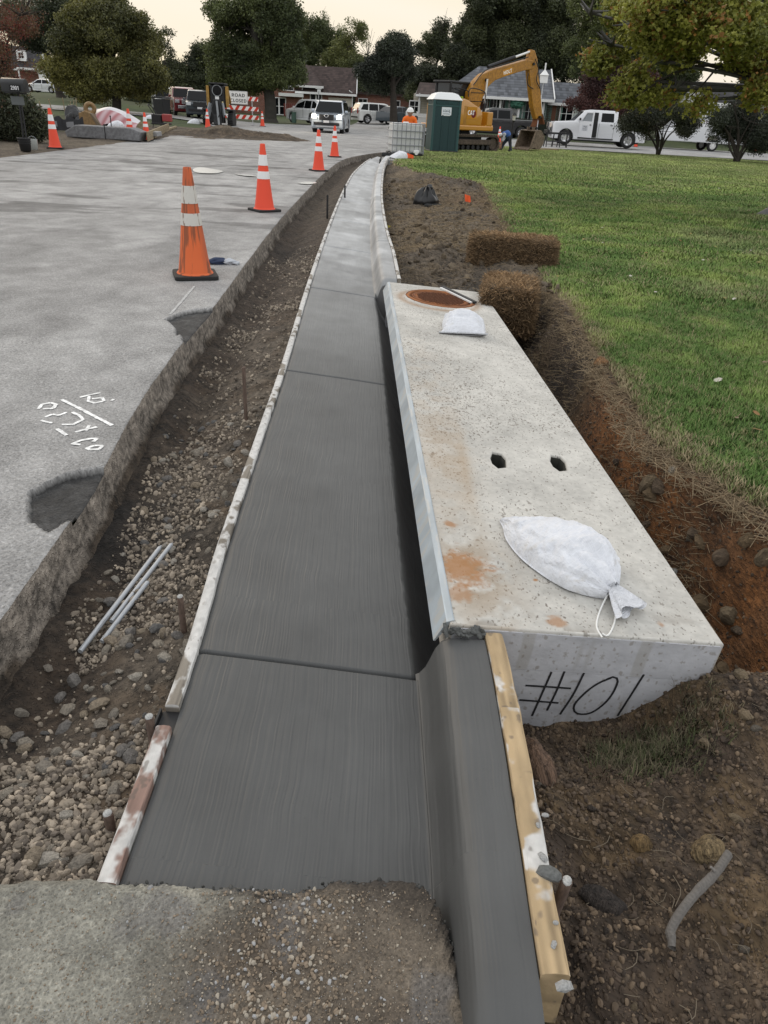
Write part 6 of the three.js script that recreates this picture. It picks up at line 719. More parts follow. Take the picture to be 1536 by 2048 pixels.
  const bin = (label, p2, sc = 1) => { const o = thing('wheelie_bin', label, 'rubbish bin', p2, -.3); obj('body', taper(ext([[-.27, .12], [.27, .12], [.32, .98], [-.32, .98]], .66, .03), .1, 1, -.12), MT.black, o); obj('lid', ext([[-.34, 0], [.36, 0], [.34, .06], [0, .1], [-.34, .06]], .76, .015).translate(0, 1.0, 0), MT.black, o); for (const s of [-1, 1]) obj('wheel', C(.1, .1, .05, [-.24, .1, s * .3], [Math.PI / 2, 0, 0]), MT.rubber, o); o.scale.setScalar(sc); return o; }; bin('black wheeled rubbish bin in front of the white jeep', atZ(326, 236, 55).setY(.05), 1.25); bin('black wheeled rubbish bin by the garage of the brick house', atZ(693, 232, 84).setY(.25), 1.1);
  const sh = (label, p2, ry) => { const o = thing('sawhorse', label, 'sawhorse', p2, ry); obj('beam', RB(.95, .09, .09, .01, [0, .72, 0]), MT.darkM, o); for (const x of [-.38, .38]) for (const z of [-.22, .22]) obj('leg', rod([x, .7, z * .2], [x * 1.1, 0, z], .03, 6), MT.darkM, o); obj('shelf', RB(.7, .04, .3, .01, [0, .3, 0]), MT.darkM, o); }; sh('black sawhorse in front of the white pickup, nearer the bucket', at(1094, 292, 0).setZ(-47), .2); sh('black sawhorse right before the white pickup wheel', at(1108, 292, 0).setZ(-47.6), -.1);
  const sp = thing('sign_pole', 'white street sign on a thin pole behind the silver SUV', 'street sign', atZ(637, 226, 78).setY(.1)); obj('pole', rod([0, 0, 0], [0, 2.5, 0], .04, 8), MT.alu, sp); obj('blade', RB(.6, .2, .03, .01, [0, 2.75, 0]), MT.white, sp); obj('plate', RB(.34, .28, .03, .01, [.04, 2.48, 0]), MT.white, sp);
  const ub = thing('utility_box', 'green utility box at the roadside before the brick house', 'utility box', atZ(588, 238, 68).setY(.02)); obj('cabinet', RB(.36, .75, .36, .03, [0, .38, 0]), mat([.07, .13, .1]), ub); obj('lid', RB(.4, .06, .4, .02, [0, .78, 0]), mat([.07, .13, .1]), ub);
  const m2 = thing('mailbox', 'small black mailbox on a post before the picket fence', 'mailbox', atZ(831, 254, 46).setY(0)); obj('post', RB(.09, 1.0, .09, .01, [0, .5, 0]), MT.black, m2); obj('box', ext((() => { const s = new THREE.Shape(); s.moveTo(-.1, 0); s.lineTo(.1, 0); s.lineTo(.1, .12); s.absarc(0, .12, .1, 0, Math.PI, false); s.lineTo(-.1, 0); return s; })(), .5, .01).translate(0, 1.0, 0), MT.black, m2);
  const pf = thing('picket_fence', 'grey white picket fence right of the round tree', 'fence'); for (let i = 0; i < 34; i++) { const q2 = atZ(812 + i * 1.35, 240, 74 - i * .14); obj('picket', ext([[-.045, 0], [.045, 0], [.045, .95], [0, 1.02], [-.045, .95]], .025).translate(q2.x, .25, q2.z), MT.trim, pf); } { const a = atZ(812, 240, 74), c = atZ(857, 240, 69.3); for (const y of [.5, 1.0]) obj('rail', beam([a.x, y, a.z - .03], [c.x, y, c.z - .03], .04, .08), MT.trim, pf); for (const f of [0, .5, 1]) { const e = a.clone().lerp(c, f); obj('post', RB(.12, 1.15, .12, .01, [e.x, .8, e.z - .05]), MT.white, pf); } }
  const bh = thing('bird_house', 'white bird house on a pole behind the excavator stick', 'bird house', atZ(1075, 250, 58).setY(.2)); obj('pole', rod([0, 0, 0], [0, 3.4, 0], .035, 8), MT.alu, bh); obj('house', [RB(.5, .5, .4, .02, [0, 3.6, 0]), C(.02, .4, .35, [0, 4.0, 0], [0, .785, 0], 4), rod([0, 4.1, 0], [0, 4.55, 0], .05)], MT.white, bh);
}
// ---------------------------------------------------------------- houses
function houseAt(name, label, px, d, yb, ry = 0) {
  const p = atZ(px, 220, d); p.y = yb; const t = thing(name, label, 'house', p, ry); t.updateMatrixWorld(true); const n = V(Math.sin(ry), 0, Math.cos(ry));
  const X = (a, b, off = 0) => t.worldToLocal(hit(a, b, p.clone().add(n.clone().multiplyScalar(off)), n)); return [t, X];
}
const brickM = mat([1, 1, 1], { map: rp(T.brick, .5, .8), roughness: .95 }), roofBrown = mat([.075, .052, .047], { map: rp(T.shingle, .22), roughness: 1 }), roofGrey = mat([.15, .16, .18], { map: rp(T.shingle, .22), roughness: 1 }), roofDark = mat([.06, .058, .062], { map: rp(T.shingle, .22), roughness: 1 });
function gableRoof(t, x0, x1, ye, yr, z0, z1, m, over = .4, o = {}) { // ridge along x; hips of the given inset at either end
  const zm = (z0 + z1) / 2, hl = o.hl || 0, hr = o.hr || 0, sl = (yr - ye) / ((z1 - z0) / 2), yb = ye - sl * over, a = x0 - over, b = x1 + over, f = z1 + over, k = z0 - over, P = [], U = [];
  const q = (A, Bq, Cq, D) => { for (const v of D ? [A, Bq, Cq, A, Cq, D] : [A, Bq, Cq]) { P.push(...v); U.push(v[0], v[1] * 1.6 + v[2] * .3); } }; const th = .16;
  const A = [a, yb, f], Bq = [b, yb, f], Cq = [b, yb, k], D = [a, yb, k], E0 = [a + hl, yr, zm], E1 = [b - hr, yr, zm], dn = (v) => [v[0], v[1] - th, v[2]];
  q(A, Bq, E1, E0); q(Cq, D, E0, E1); q(Bq, Cq, E1); q(D, A, E0); q(dn(A), A, D, dn(D)); q(dn(A), dn(Bq), Bq, A); q(dn(Bq), dn(Cq), Cq, Bq); q(dn(D), dn(Cq), dn(Bq), dn(A)); q(dn(Cq), dn(D), D, Cq);
  const g = new THREE.BufferGeometry(); g.setAttribute('position', new THREE.Float32BufferAttribute(P, 3)); g.setAttribute('uv', new THREE.Float32BufferAttribute(U, 2)); g.computeVertexNormals(); obj('roof', g, m, t);
  for (const [x, h, on] of [[a, hl, o.left], [b, hr, o.right]]) if (!h) { obj('gable', ext([[z0 - over + .1, yb], [z1 + over - .1, yb], [zm, yr - .14]], .06).rotateY(-Math.PI / 2).translate(x, 0, 0), MT.trim, t); if (on) for (const s of [f, k]) obj('rake_board', beam([x, yr - .05, zm], [x, yb - .05, s], .08, .3), MT.white, t); }
  obj('fascia', RB(b - a, .2, .06, .01, [(a + b) / 2, yb - .1, f + .04]), MT.white, t);
}
function windowOn(t, x, y, w, h, z, cols = 2, m = MT.white) { const f = obj('window', [RB(w + .16, .09, .08, .01, [x, y + h / 2 + .04, z]), RB(w + .2, .09, .1, .01, [x, y - h / 2 - .04, z]), RB(.09, h, .08, .01, [x - w / 2 - .04, y, z]), RB(.09, h, .08, .01, [x + w / 2 + .04, y, z]), RB(w, .05, .05, .01, [x, y, z]), ...(cols > 1 ? [RB(.05, h, .05, .01, [x, y, z + .006])] : [])], m, t); obj('pane', B(w, h, .02, [x, y, z - .015]), MT.glass, f); return f; }
{
  // brick house on the far side of the junction
  const [h, X] = houseAt('brick_house', 'brown brick house with dark brown roof and white garage door', 640, 88, .1, .06);
  const L0 = X(470, 235).x, L1 = X(604, 235).x, M1 = X(703, 235).x, eU = X(600, 166).y, rU = X(620, 126).y, eL = X(650, 179).y, rL = X(660, 150).y;
  obj('wall', B(L1 - L0, eU, 8, [(L0 + L1) / 2, eU / 2, -4]), brickM, h); obj('wall', B(M1 - L1, eL, 7.5, [(L1 + M1) / 2, eL / 2, -3.9]), brickM, h); gableRoof(h, L0, X(640, 160).x, eU, rU, -8, 0, roofBrown, .4, { hr: 2 }); gableRoof(h, L1 - .2, M1, eL, rL + .9, -7.6, -.1, roofBrown, .5, { right: 1 });
  const gd = X(681, 200), w1 = X(554, 207), w2 = X(626, 196); obj('garage_door', [B(2.6, 2.1, .06, [gd.x, 1.05, -.12]), ...[.4, .9, 1.4].map((y) => B(2.6, .03, .03, [gd.x, y, -.08]))], mat([.5, .47, .4]), h); for (let i = 0; i < 3; i++) windowOn(h, w1.x - .9 + i * .75, 1.0, .6, 1.5, .05, 1); windowOn(h, X(626, 196).x, 1.7, .5, 1.4, -.08, 1); windowOn(h, X(638, 196).x, 1.7, .5, 1.4, -.08, 1); obj('awning', B(2.6, .3, .9, [X(583, 190).x, X(583, 190).y, .4]), MT.trim, h); obj('porch_fence', [...Array(10).keys()].map((i) => B(.16, 1.2, .05, [X(570, 220).x + i * .22, .7, .5])), mat([.16, .04, .03]), h).userData.kind = 'stuff'; const dp = X(700, 185); obj('downpipe', [rod([M1 + .04, 0, .1], [M1 + .04, eL - .2, .1], .05), rod([M1 + .04, eL - .2, .1], [M1 - .3, eL + .02, .35], .05)], MT.white, h); obj('downpipe', rod([L1 + .06, 1, .1], [L1 + .06, eU - .2, .1], .05), MT.white, h); windowOn(h, X(577, 166).x, eU - .5, 1.0, .4, .05, 1);
  obj('wall', B(7.5, 2.6, 5, [M1 + 4.1, 1.3, -6.5]), brickM, h); windowOn(h, M1 + 1.2, 1.6, .9, 1.1, -3.95); windowOn(h, M1 + 4.9, 1.6, .9, 1.1, -3.95); obj('roof', B(8.4, .2, 6, [M1 + 4.1, 2.7, -6.5]), roofBrown, h);
  // house with car port
  const [c, Y] = houseAt('carport_house', 'cream house with brown roof and white carport posts left of the toilet', 860, 82, .3, -.1), c0 = Y(836, 220).x, c1 = Y(900, 220).x, ce = Y(850, 187).y, cr = Y(855, 170).y; obj('wall', B(c1 - c0 - 1, ce, 5, [(c0 + c1) / 2 - 1.2, ce / 2, -4.5]), mat([.5, .46, .38], { map: rp(T.siding, 1, .3) }), c); gableRoof(c, c0, c1, ce, cr + .3, -7, 0, roofBrown, .3, { hr: 1.5 }); for (const px of [838, 862, 884]) obj('post', B(.14, ce, .14, [Y(px, 210).x, ce / 2, .1]), MT.trim, c); windowOn(c, Y(846, 208).x - 1, 1.5, 1, .9, -1.96); obj('dark_door', B(1.1, 2, .06, [Y(878, 212).x, 1.0, -1.94]), mat([.06, .05, .045]), c); obj('shrub', displaced(new THREE.IcosahedronGeometry(1, 10), (v) => v.multiplyScalar(1 + .5 * (n3(v.x * 5, v.y * 5, v.z * 5) - .5))).scale(1.1, .9, .8).translate(Y(816, 215).x, .5, 1), mat([.03, .035, .02], { roughness: 1 }), c);
  // green shuttered house
  const [g, Z] = houseAt('ranch_house', 'mint green shuttered ranch house with grey roof and white porch posts', 995, 68, .35, -.05), mint = mat([.36, .58, .50], { roughness: .8, map: T.grain }), siding = mat([.5, .55, .52], { map: rp(T.siding, 1, .3), roughness: .8 }), g0 = Z(888, 230).x, g1 = Z(1102, 230).x, g2 = Z(1178, 230).x, ge = Z(990, 186).y - .1, gr = Z(1000, 150).y;
  obj('wall', B(g1 - g0, ge, 8, [(g0 + g1) / 2, ge / 2, -5.4]), siding, g); gableRoof(g, g0, g1 - .3, ge, gr + .75, -9.4, .2, roofGrey, .35, { hl: 3, right: 1 }); obj('wall', B(g2 - g1, ge - .2, 7, [(g1 + g2) / 2, (ge - .2) / 2, -4.7]), siding, g); gableRoof(g, g1, g2, ge - .2, gr - .1, -8.2, -1.2, roofGrey, .3);
  for (const px of [958, 1000, 1038, 1087]) obj('porch_post', B(.16, ge, .16, [Z(px, 215).x, ge / 2, 0]), MT.white, g); const wz = -1.36; for (const px of [989, 1008, 1063, 1085]) windowOn(g, Z(px, 205).x, 1.5, .95, 1.5, wz); for (const px of [976, 1019, 1050, 1074, 1098]) obj('shutter', [B(.5, 2.3, .06, [Z(px, 205).x, 1.25, wz - .01]), ...[0, 1, 2, 3, 4, 5].map((i) => B(.44, .03, .03, [Z(px, 205).x, .4 + i * .33, wz + .03]))], mint, g); obj('front_door', [B(.95, 2.1, .06, [Z(1033, 205).x, 1.15, wz])], MT.white, g); obj('brown_panel', B(1.0, 2.2, .06, [Z(968, 205).x, 1.2, wz]), mat([.12, .05, .03]), g); obj('brown_door', B(1.25, 2.1, .06, [Z(1113, 210).x, 1.15, -1.16]), mat([.13, .055, .03]), g); for (const px of [1103, 1124]) obj('shutter', B(.5, 2.2, .06, [Z(px, 210).x, 1.2, -1.16]), mint, g); windowOn(g, Z(1139, 212).x, 1.5, 1.0, 1.3, -1.15); obj('porch_floor', B(g1 - g0, .3, 1.6, [(g0 + g1) / 2, .0, -.6]), mat([.3, .3, .29]), g); obj('hanging_plant', displaced(new THREE.IcosahedronGeometry(1, 8), (v) => v.multiplyScalar(1 + .9 * (n3(v.x * 5, v.y * 5, v.z * 5) - .5))).scale(.55, .4, .4).translate(Z(1036, 192).x, ge - .55, .1), mat([.05, .16, .11]), g); const hedge = displaced(new THREE.BoxGeometry(6, 1.0, .9, 40, 8, 8), (v) => { const k = .5 * (n3(v.x * 4, v.y * 4, v.z * 4) - .5); v.y += k; v.z += k; }).translate(Z(1058, 230).x, .4, .9); obj('hedge', hedge, mat([.018, .022, .014], { roughness: 1 }), g);
  // others
  const [r, R2] = houseAt('grey_house', 'white house with dark roof half hidden behind the right-hand trees', 1440, 66, .3, -.1); { const a = R2(1412, 230).x, b = R2(1540, 230).x, e = R2(1440, 202).y, k = R2(1440, 186).y; obj('wall', B(b - a, e, 7, [(a + b) / 2, e / 2, -5]), mat([.5, .5, .5], { map: rp(T.siding, 1, .3) }), r); gableRoof(r, a, b, e, k + .9, -8.5, -.2, roofDark, .4); obj('porch_post', B(.2, e, .2, [a + .2, e / 2, 0]), MT.white, r); obj('porch_post', B(.2, e, .2, [a + 5, e / 2, 0]), MT.white, r); obj('door', B(1, 2, .06, [a + 1.1, 1.2, -1.46]), mat([.08, .03, .02]), r); windowOn(r, a + 2.8, 1.7, 1.4, 1.2, -1.45); }
  const [f, F2] = houseAt('brick_house', 'distant brick house with grey roof above the white sedan', 62, 118, 1.2, .3); { const a = F2(34, 165).x, b = F2(84, 165).x; obj('wall', B(b - a, 2.8, 6, [(a + b) / 2, 1.4, -3]), brickM, f); gableRoof(f, a, b, 2.8, 5.4, -6, 0, roofDark, .3); obj('dormer', [B(1.2, 1.3, 1.2, [F2(46, 138).x, 4.2, -.9])], MT.white, f); windowOn(f, F2(46, 138).x, 4.2, .6, .7, -.28); obj('porch', [B(3.4, .25, 1.4, [(a + b) / 2 + .5, 2.6, .8]), B(.2, 2.5, .2, [(a + b) / 2 - 1, 1.25, 1.4]), B(.2, 2.5, .2, [(a + b) / 2 + 2, 1.25, 1.4])], MT.white, f); }
  const [s, S2] = houseAt('shed', 'small white gabled shed behind the white sedan', 112, 116, 1.1, .2); obj('wall', B(3.2, 2.2, 3, [0, 1.1, -1.5]), MT.white, s); obj('roof', ext([[-1.8, 2.1], [0, 3.6], [1.8, 2.1], [1.7, 2.35], [0, 3.8], [-1.7, 2.35]], 3.3, .01).translate(0, 0, -1.5), mat([.55, .57, .6]), s); obj('gable', ext([[-1.6, 2.2], [1.6, 2.2], [0, 3.5]], .1).translate(0, 0, -.04), MT.white, s);
  const [q, Q2] = houseAt('dark_house', 'dark roofed house behind the black loader', 452, 96, .4, .1); obj('wall', B(8, 2.6, 6, [0, 1.3, -3]), mat([.12, .11, .1]), q); gableRoof(q, -4, 4, 2.6, 5.0, -6, 0, roofDark, .4); windowOn(q, 1, 1.5, 1.1, 1, .05);
}
// ---------------------------------------------------------------- trees
function leafClump(seed, n, rad, size, star = false) {
  const r = rng(seed), P = []; for (let i = 0; i < n; i++) { const q = V(r() - .5, r() - .5, r() - .5).normalize().multiplyScalar(rad * Math.cbrt(r())), e = new THREE.Euler(r() * 6.28, r() * 6.28, r() * 6.28), s = size * (.6 + .7 * r()); const K = (x, y, z = 0) => { const v = V(x * s, y * s, z * s).applyEuler(e).add(q); return [v.x, v.y, v.z]; };
    if (star) { const tip = []; for (let k = 0; k < 7; k++) { const a = -1.9 + k * 3.8 / 6, R = k % 2 ? .42 : [1, .95, .95, .8][Math.abs(k - 3) / 1 | 0] * (k === 3 ? 1 : .8); tip.push(K(Math.sin(a) * R * .62, Math.cos(a) * R * .62 + .2, .12 * Math.abs(Math.sin(a)))); } const c = K(0, -.15); for (let k = 0; k < 6; k++) P.push(...c, ...tip[k], ...tip[k + 1]); }
    else P.push(...K(-.32, 0), ...K(0, -.55), ...K(.32, 0), ...K(-.32, 0), ...K(.32, 0), ...K(0, .6, .1)); }
  const g = new THREE.BufferGeometry(); g.setAttribute('position', new THREE.Float32BufferAttribute(P, 3)); g.computeVertexNormals(); return g;
}
const clumpA = leafClump(11, 26, .42, .155), clumpB = leafClump(12, 28, .36, .115), clumpM = leafClump(13, 13, .23, .092, true), clumpS = leafClump(14, 26, .28, .078);
function tapered(pts, r0, r1, seg = 10, rs = 7) { const c = new THREE.CatmullRomCurve3(pts), g = nz(new THREE.TubeGeometry(c, seg, 1, rs, false).toNonIndexed()); const t = new THREE.TubeGeometry(c, seg, 1, rs, false), P = t.attributes.position; for (let j = 0; j <= seg; j++) { const q = c.getPointAt(j / seg), k = lerp(r0, r1, j / seg); for (let i = 0; i <= rs; i++) { const n = j * (rs + 1) + i; P.setXYZ(n, q.x + (P.getX(n) - q.x) * k, q.y + (P.getY(n) - q.y) * k, q.z + (P.getZ(n) - q.z) * k); } } t.computeVertexNormals(); return nz(t); }
let treeSeed = 900;
function tree(name, label, o) {
  const r = rng(treeSeed++), d = o.d, base = o.base instanceof THREE.Vector3 ? o.base : (() => { const q = atZ(o.base[0], o.base[1], d); q.y = hf(q.x, d) - .05; return q; })(), t = thing(name, label, o.cat || 'tree', base, 0, o.group), mx = d / 1633, my = d / 1879;
  const L = o.lobes.map(([px, py, rx, ry, dd = 0, rz]) => { const c = atZ(px, py, d + dd).sub(base); return { c, rx: rx * mx, ry: ry * my, rz: rz || Math.min(rx * mx, ry * my * 1.2) }; });
  const wood = [], top = L.reduce((a, b) => a.c.y > b.c.y ? a : b), lo = L.reduce((a, b) => a.c.y < b.c.y ? a : b), tr = o.tr || .25, fork = V(lerp(0, top.c.x, .3), Math.max(.4, lo.c.y * .75), lerp(0, top.c.z, .3));
  if (o.stems) for (let i = 0; i < o.stems; i++) { const l = L[i % L.length]; wood.push(tapered([V((r() - .5) * .2, 0, (r() - .5) * .2), V(l.c.x * .4 + (r() - .5) * .4, l.c.y * .5, l.c.z * .4), V(l.c.x + (r() - .5) * l.rx, l.c.y, l.c.z)], tr, tr * .3)); }
  else { const tp = o.trunk ? o.trunk.map(([a, b]) => atZ(a, b, d).sub(base)) : [V(0, 0, 0), V(fork.x * .5 + (r() - .5) * .15, fork.y * .5, fork.z * .5), fork, V(lerp(fork.x, top.c.x, .6), lerp(fork.y, top.c.y, .6), top.c.z * .6)]; tp[0].y = Math.min(tp[0].y, 0); wood.push(tapered(tp, tr, tr * .35, 14, 9)); wood.push(tapered([V(tp[0].x, -.1, tp[0].z), V(tp[0].x, .35, tp[0].z)], tr * 1.5, tr * .98, 3, 9)); const mid = tp[Math.min(2, tp.length - 1)]; for (const l of L) wood.push(tapered([mid.clone(), V(lerp(mid.x, l.c.x, .5), lerp(mid.y, l.c.y, .62), lerp(mid.z, l.c.z, .5)), l.c], tr * (o.limb || .42), tr * .1, 6, 5)); }
  for (const l of L) for (let i = 0; i < (o.twigs || 4); i++) { const a = V(r() - .5, r() * .8 - .1, r() - .5).normalize(); wood.push(tapered([l.c, V(l.c.x + a.x * l.rx * .6, l.c.y + a.y * l.ry * .55, l.c.z + a.z * l.rz * .6), V(l.c.x + a.x * l.rx * (o.bare || 1), l.c.y + a.y * l.ry * (o.bare || 1), l.c.z + a.z * l.rz)], tr * .12 + .01, .008, 5, 4)); }
  obj(o.stems ? 'stem' : 'trunk', wood, o.bark || MT.bark, t);
  const Q = []; for (const l of L) { const K = o.sub || 9; for (let k = 0; k < K; k++) { const a = V(r() * 2 - 1, r() * 2 - 1, r() * 2 - 1).normalize(), f = .45 + .5 * Math.sqrt(r()), s = .27 + .30 * r(); Q.push({ c: V(l.c.x + a.x * l.rx * f, l.c.y + a.y * l.ry * f, l.c.z + a.z * l.rz * f), rx: l.rx * s * 1.05, ry: l.ry * s * .8, rz: l.rz * s }); } Q.push({ c: l.c, rx: l.rx * .6, ry: l.ry * .6, rz: l.rz * .6 }); }
  const vol = Q.map((l) => Math.pow(l.rx * l.ry * l.rz, .7)), sum = vol.reduce((a, b) => a + b, 0), geo = o.geo || clumpA, pal = o.pal;
  const crown = scatter('crown', geo, MT.leaf, Math.round(o.n * 1.5), (i, m) => {
    let k = r() * sum, j = 0; while (k > vol[j] && j < Q.length - 1) k -= vol[j++]; const l = Q[j]; const v = V(r() * 2 - 1, r() * 2 - 1, r() * 2 - 1); if (v.lengthSq() > 1) v.normalize().multiplyScalar(Math.cbrt(r())); v.multiplyScalar(lerp(1, 1 / Math.max(.3, v.length()), .2)); if (r() < .08) v.multiplyScalar(1.35);
    const q = V(l.c.x + v.x * l.rx, l.c.y + v.y * l.ry, l.c.z + v.z * l.rz), f = o.f || .55, gp = n3(q.x * f + 5, q.y * f * 1.2, q.z * f, treeSeed); if (gp < (o.gap ?? .42) + .02) return false; q.x += (r() - .5) * .3; q.y -= .12 * r();
    if (q.y + base.y < .1) return false; const s = (o.s || 1) * (.65 + .7 * r()); _e.set(r() * 6.28, r() * 6.28, r() * 6.28); m.compose(q, _q.setFromEuler(_e), V(s, s * .8, s)); const w = n3(q.x * .5, q.y * .5, q.z * .5, 7), a = clamp(w * 2.2 - .6 + (r() - .5) * .5); let c = mixc(pal[0], pal[1], a); if (pal[2] && r() < (o.mix || .1)) c = pal[2]; const b = .75 + .5 * r(); return c.map((x) => x * b);
  }, t); return t;
}
{
  const DK = [[.022, .032, .011], [.075, .09, .027]], OL = [[.06, .066, .014], [.21, .195, .04]], MD = [[.042, .062, .016], [.13, .155, .04]], LT = [[.08, .1, .025], [.19, .2, .05]], RD = [[.045, .014, .013], [.10, .034, .026]];
  tree('autumn_tree', 'thin russet autumn tree at the far left edge above the mailbox', { base: [-30, 262], d: 27, tr: .16, lobes: [[0, 60, 60, 60], [20, 110, 50, 45], [-10, 165, 55, 45], [40, 30, 45, 40], [30, 175, 25, 25]], n: 420, geo: clumpS, s: .62, gap: .40, twigs: 9, pal: [[.09, .045, .02], [.16, .09, .035], [.22, .03, .02]], mix: .22 });
  tree('bush', 'dark leafy bush behind the numbered mailbox', { cat: 'bush', base: [20, 268], d: 25, stems: 6, tr: .04, lobes: [[18, 225, 45, 35], [0, 250, 50, 30], [45, 240, 30, 30], [10, 200, 36, 22]], n: 2600, geo: clumpS, gap: .34, pal: [[.02, .028, .012], [.06, .07, .025], [.1, .05, .02]], mix: .06 });
  tree('tall_tree', 'tall dark tree with a leaning bare trunk behind the big olive tree', { base: [118, 205], d: 84, tr: .4, trunk: [[124, 205], [108, 150], [86, 90], [58, 20]], lobes: [[120, 20, 70, 50], [60, 40, 55, 45], [180, 10, 60, 50], [100, 80, 45, 40], [30, 20, 45, 40], [150, 60, 60, 50]], n: 4200, gap: .44, s: 1.1, pal: DK });
  tree('olive_tree', 'big round olive green tree on the lawn at the left', { base: [234, 222], d: 58, tr: .34, trunk: [[232, 216], [233, 190], [226, 150], [215, 70]], lobes: [[215, 85, 92, 70], [200, 40, 66, 45], [255, 120, 62, 62], [155, 110, 62, 52], [288, 140, 34, 50], [205, 160, 88, 34], [240, 50, 60, 50], [120, 140, 40, 35]], n: 8200, geo: clumpB, gap: .36, s: 1.15, pal: OL, bare: 1.05 });
  tree('bush', 'low dark bush beside the white sedan', { cat: 'bush', base: [165, 200], d: 76, stems: 4, tr: .06, lobes: [[160, 180, 28, 16], [185, 186, 22, 14]], n: 500, gap: .3, pal: DK });
  const mids = [['slender twiggy tree rising right of the olive tree', [322, 205], [[318, 120, 22, 50], [335, 90, 18, 40], [330, 160, 30, 40]], 900, .5], ['dark bushy tree behind the red pickup', [362, 205], [[360, 150, 38, 45], [380, 175, 40, 40], [345, 185, 36, 30]], 1700, .36], ['dark dense tree left of the black loader', [420, 205], [[412, 140, 32, 48], [430, 175, 36, 34], [400, 185, 40, 30]], 1700, .36], ['deep green thicket tree low between olive tree and jeep', [285, 215], [[290, 200, 30, 20], [315, 205, 26, 18], [265, 205, 24, 16]], 900, .32]];
  for (const [l, b, lo, n, gp] of mids) tree('background_tree', l, { base: b, d: 86, tr: .22, lobes: lo, n, gap: gp, pal: DK, group: undefined, bare: 1.25 });
  tree('big_tree', 'tall broad tree with a thick grey trunk left of the brick house', { base: [541, 234], d: 68, tr: .55, trunk: [[541, 226], [540, 195], [532, 165], [515, 100], [505, 30]], bark: mat([.11, .1, .085], { map: T.bark, roughness: 1 }), lobes: [[500, 60, 72, 60], [455, 65, 45, 55], [550, 85, 62, 65], [500, 135, 74, 42], [578, 130, 34, 50], [440, 125, 32, 42], [512, 0, 56, 45], [470, 165, 34, 22], [560, 30, 40, 50]], n: 7200, geo: clumpB, s: 1.25, gap: .40, pal: MD, bare: 1.22, twigs: 6 });
  tree('background_tree', 'thin-leaved tree rising behind the brick house roof', { base: [628, 205], d: 112, tr: .3, lobes: [[622, 60, 42, 45], [640, 100, 40, 40], [600, 95, 26, 40], [660, 80, 26, 40]], n: 1700, gap: .46, s: 1.2, pal: MD, bare: 1.2 }); tree('background_tree', 'lighter green tree behind the right end of the brick house', { base: [700, 205], d: 108, tr: .3, lobes: [[695, 95, 30, 40], [710, 70, 18, 28], [690, 135, 42, 32], [715, 130, 24, 36]], n: 1700, gap: .42, s: 1.1, pal: LT }); tree('background_tree', 'bare twiggy tree between the brick house and the round tree', { base: [735, 205], d: 118, tr: .2, lobes: [[735, 110, 24, 40], [728, 150, 26, 36]], n: 260, gap: .5, pal: MD, twigs: 16, bare: 1.3 });
  tree('round_tree', 'round dark tree with straight trunk beside the white SUV', { base: [788, 240], d: 66, tr: .36, trunk: [[788, 238], [787, 205], [786, 175], [785, 110]], lobes: [[785, 125, 52, 42], [790, 155, 56, 34], [778, 95, 32, 24], [818, 140, 32, 38], [752, 140, 28, 34], [800, 105, 34, 30]], n: 4600, geo: clumpB, s: 1.1, gap: .34, pal: [[.014, .022, .010], [.035, .05, .018]], bare: 1.15 });
  tree('background_tree', 'sparse dark tree above the carport house', { base: [862, 205], d: 96, tr: .25, lobes: [[858, 110, 28, 45], [882, 70, 22, 40], [845, 150, 34, 32], [900, 110, 26, 40]], n: 1700, gap: .43, pal: DK, bare: 1.35, twigs: 8 }); tree('background_tree', 'dense dark tree filling the gap behind the carport house', { base: [885, 210], d: 90, tr: .3, lobes: [[880, 160, 48, 34], [915, 150, 40, 50], [850, 185, 36, 24]], n: 2200, gap: .32, pal: DK });
  for (const [l, bx, lo] of [['great dark tree rising directly behind the excavator boom', 965, [[965, 50, 50, 55], [950, 110, 48, 48], [985, 120, 50, 48], [975, 0, 44, 40]]], ['great dark tree behind the ridge of the mint green house', 1045, [[1045, 40, 60, 55], [1040, 105, 62, 50], [1075, 120, 46, 44], [1030, -10, 60, 40]]], ['great dark tree behind the right wing of the mint green house', 1130, [[1125, 50, 62, 60], [1120, 120, 60, 52], [1160, 110, 52, 60], [1120, -5, 60, 40]]]]) tree('background_tree', l, { base: [bx, 205], d: 90, tr: .4, lobes: lo, n: 4200, gap: .33, s: 1.15, pal: DK });
  tree('background_tree', 'mid green tree behind the red-leaved tree', { base: [1210, 225], d: 76, tr: .35, lobes: [[1205, 50, 70, 55], [1190, 105, 62, 42], [1270, 90, 60, 60], [1240, 10, 70, 45]], n: 4600, geo: clumpB, s: 1.3, gap: .36, pal: MD }); tree('background_tree', 'tall green tree behind the box trailer', { base: [1370, 235], d: 82, tr: .35, lobes: [[1330, 120, 56, 50], [1355, 178, 50, 40], [1310, 180, 50, 50], [1335, 70, 50, 40]], n: 3800, gap: .38, s: 1.2, pal: MD }); tree('background_tree', 'dark tree at the far right behind the white house', { base: [1540, 235], d: 84, tr: .35, lobes: [[1530, 120, 50, 50], [1550, 60, 60, 60], [1500, 190, 40, 40], [1560, 180, 60, 60]], n: 3000, gap: .40, s: 1.2, pal: DK });
  tree('maroon_tree', 'dark maroon leaved tree behind the white pickup', { base: [1238, 268], d: 61, tr: .2, lobes: [[1210, 172, 48, 38], [1250, 195, 48, 38], [1172, 208, 30, 18], [1228, 142, 40, 24], [1195, 225, 34, 22], [1275, 165, 34, 36], [1240, 228, 40, 26]], n: 4600, geo: clumpB, s: .95, gap: .33, pal: RD });
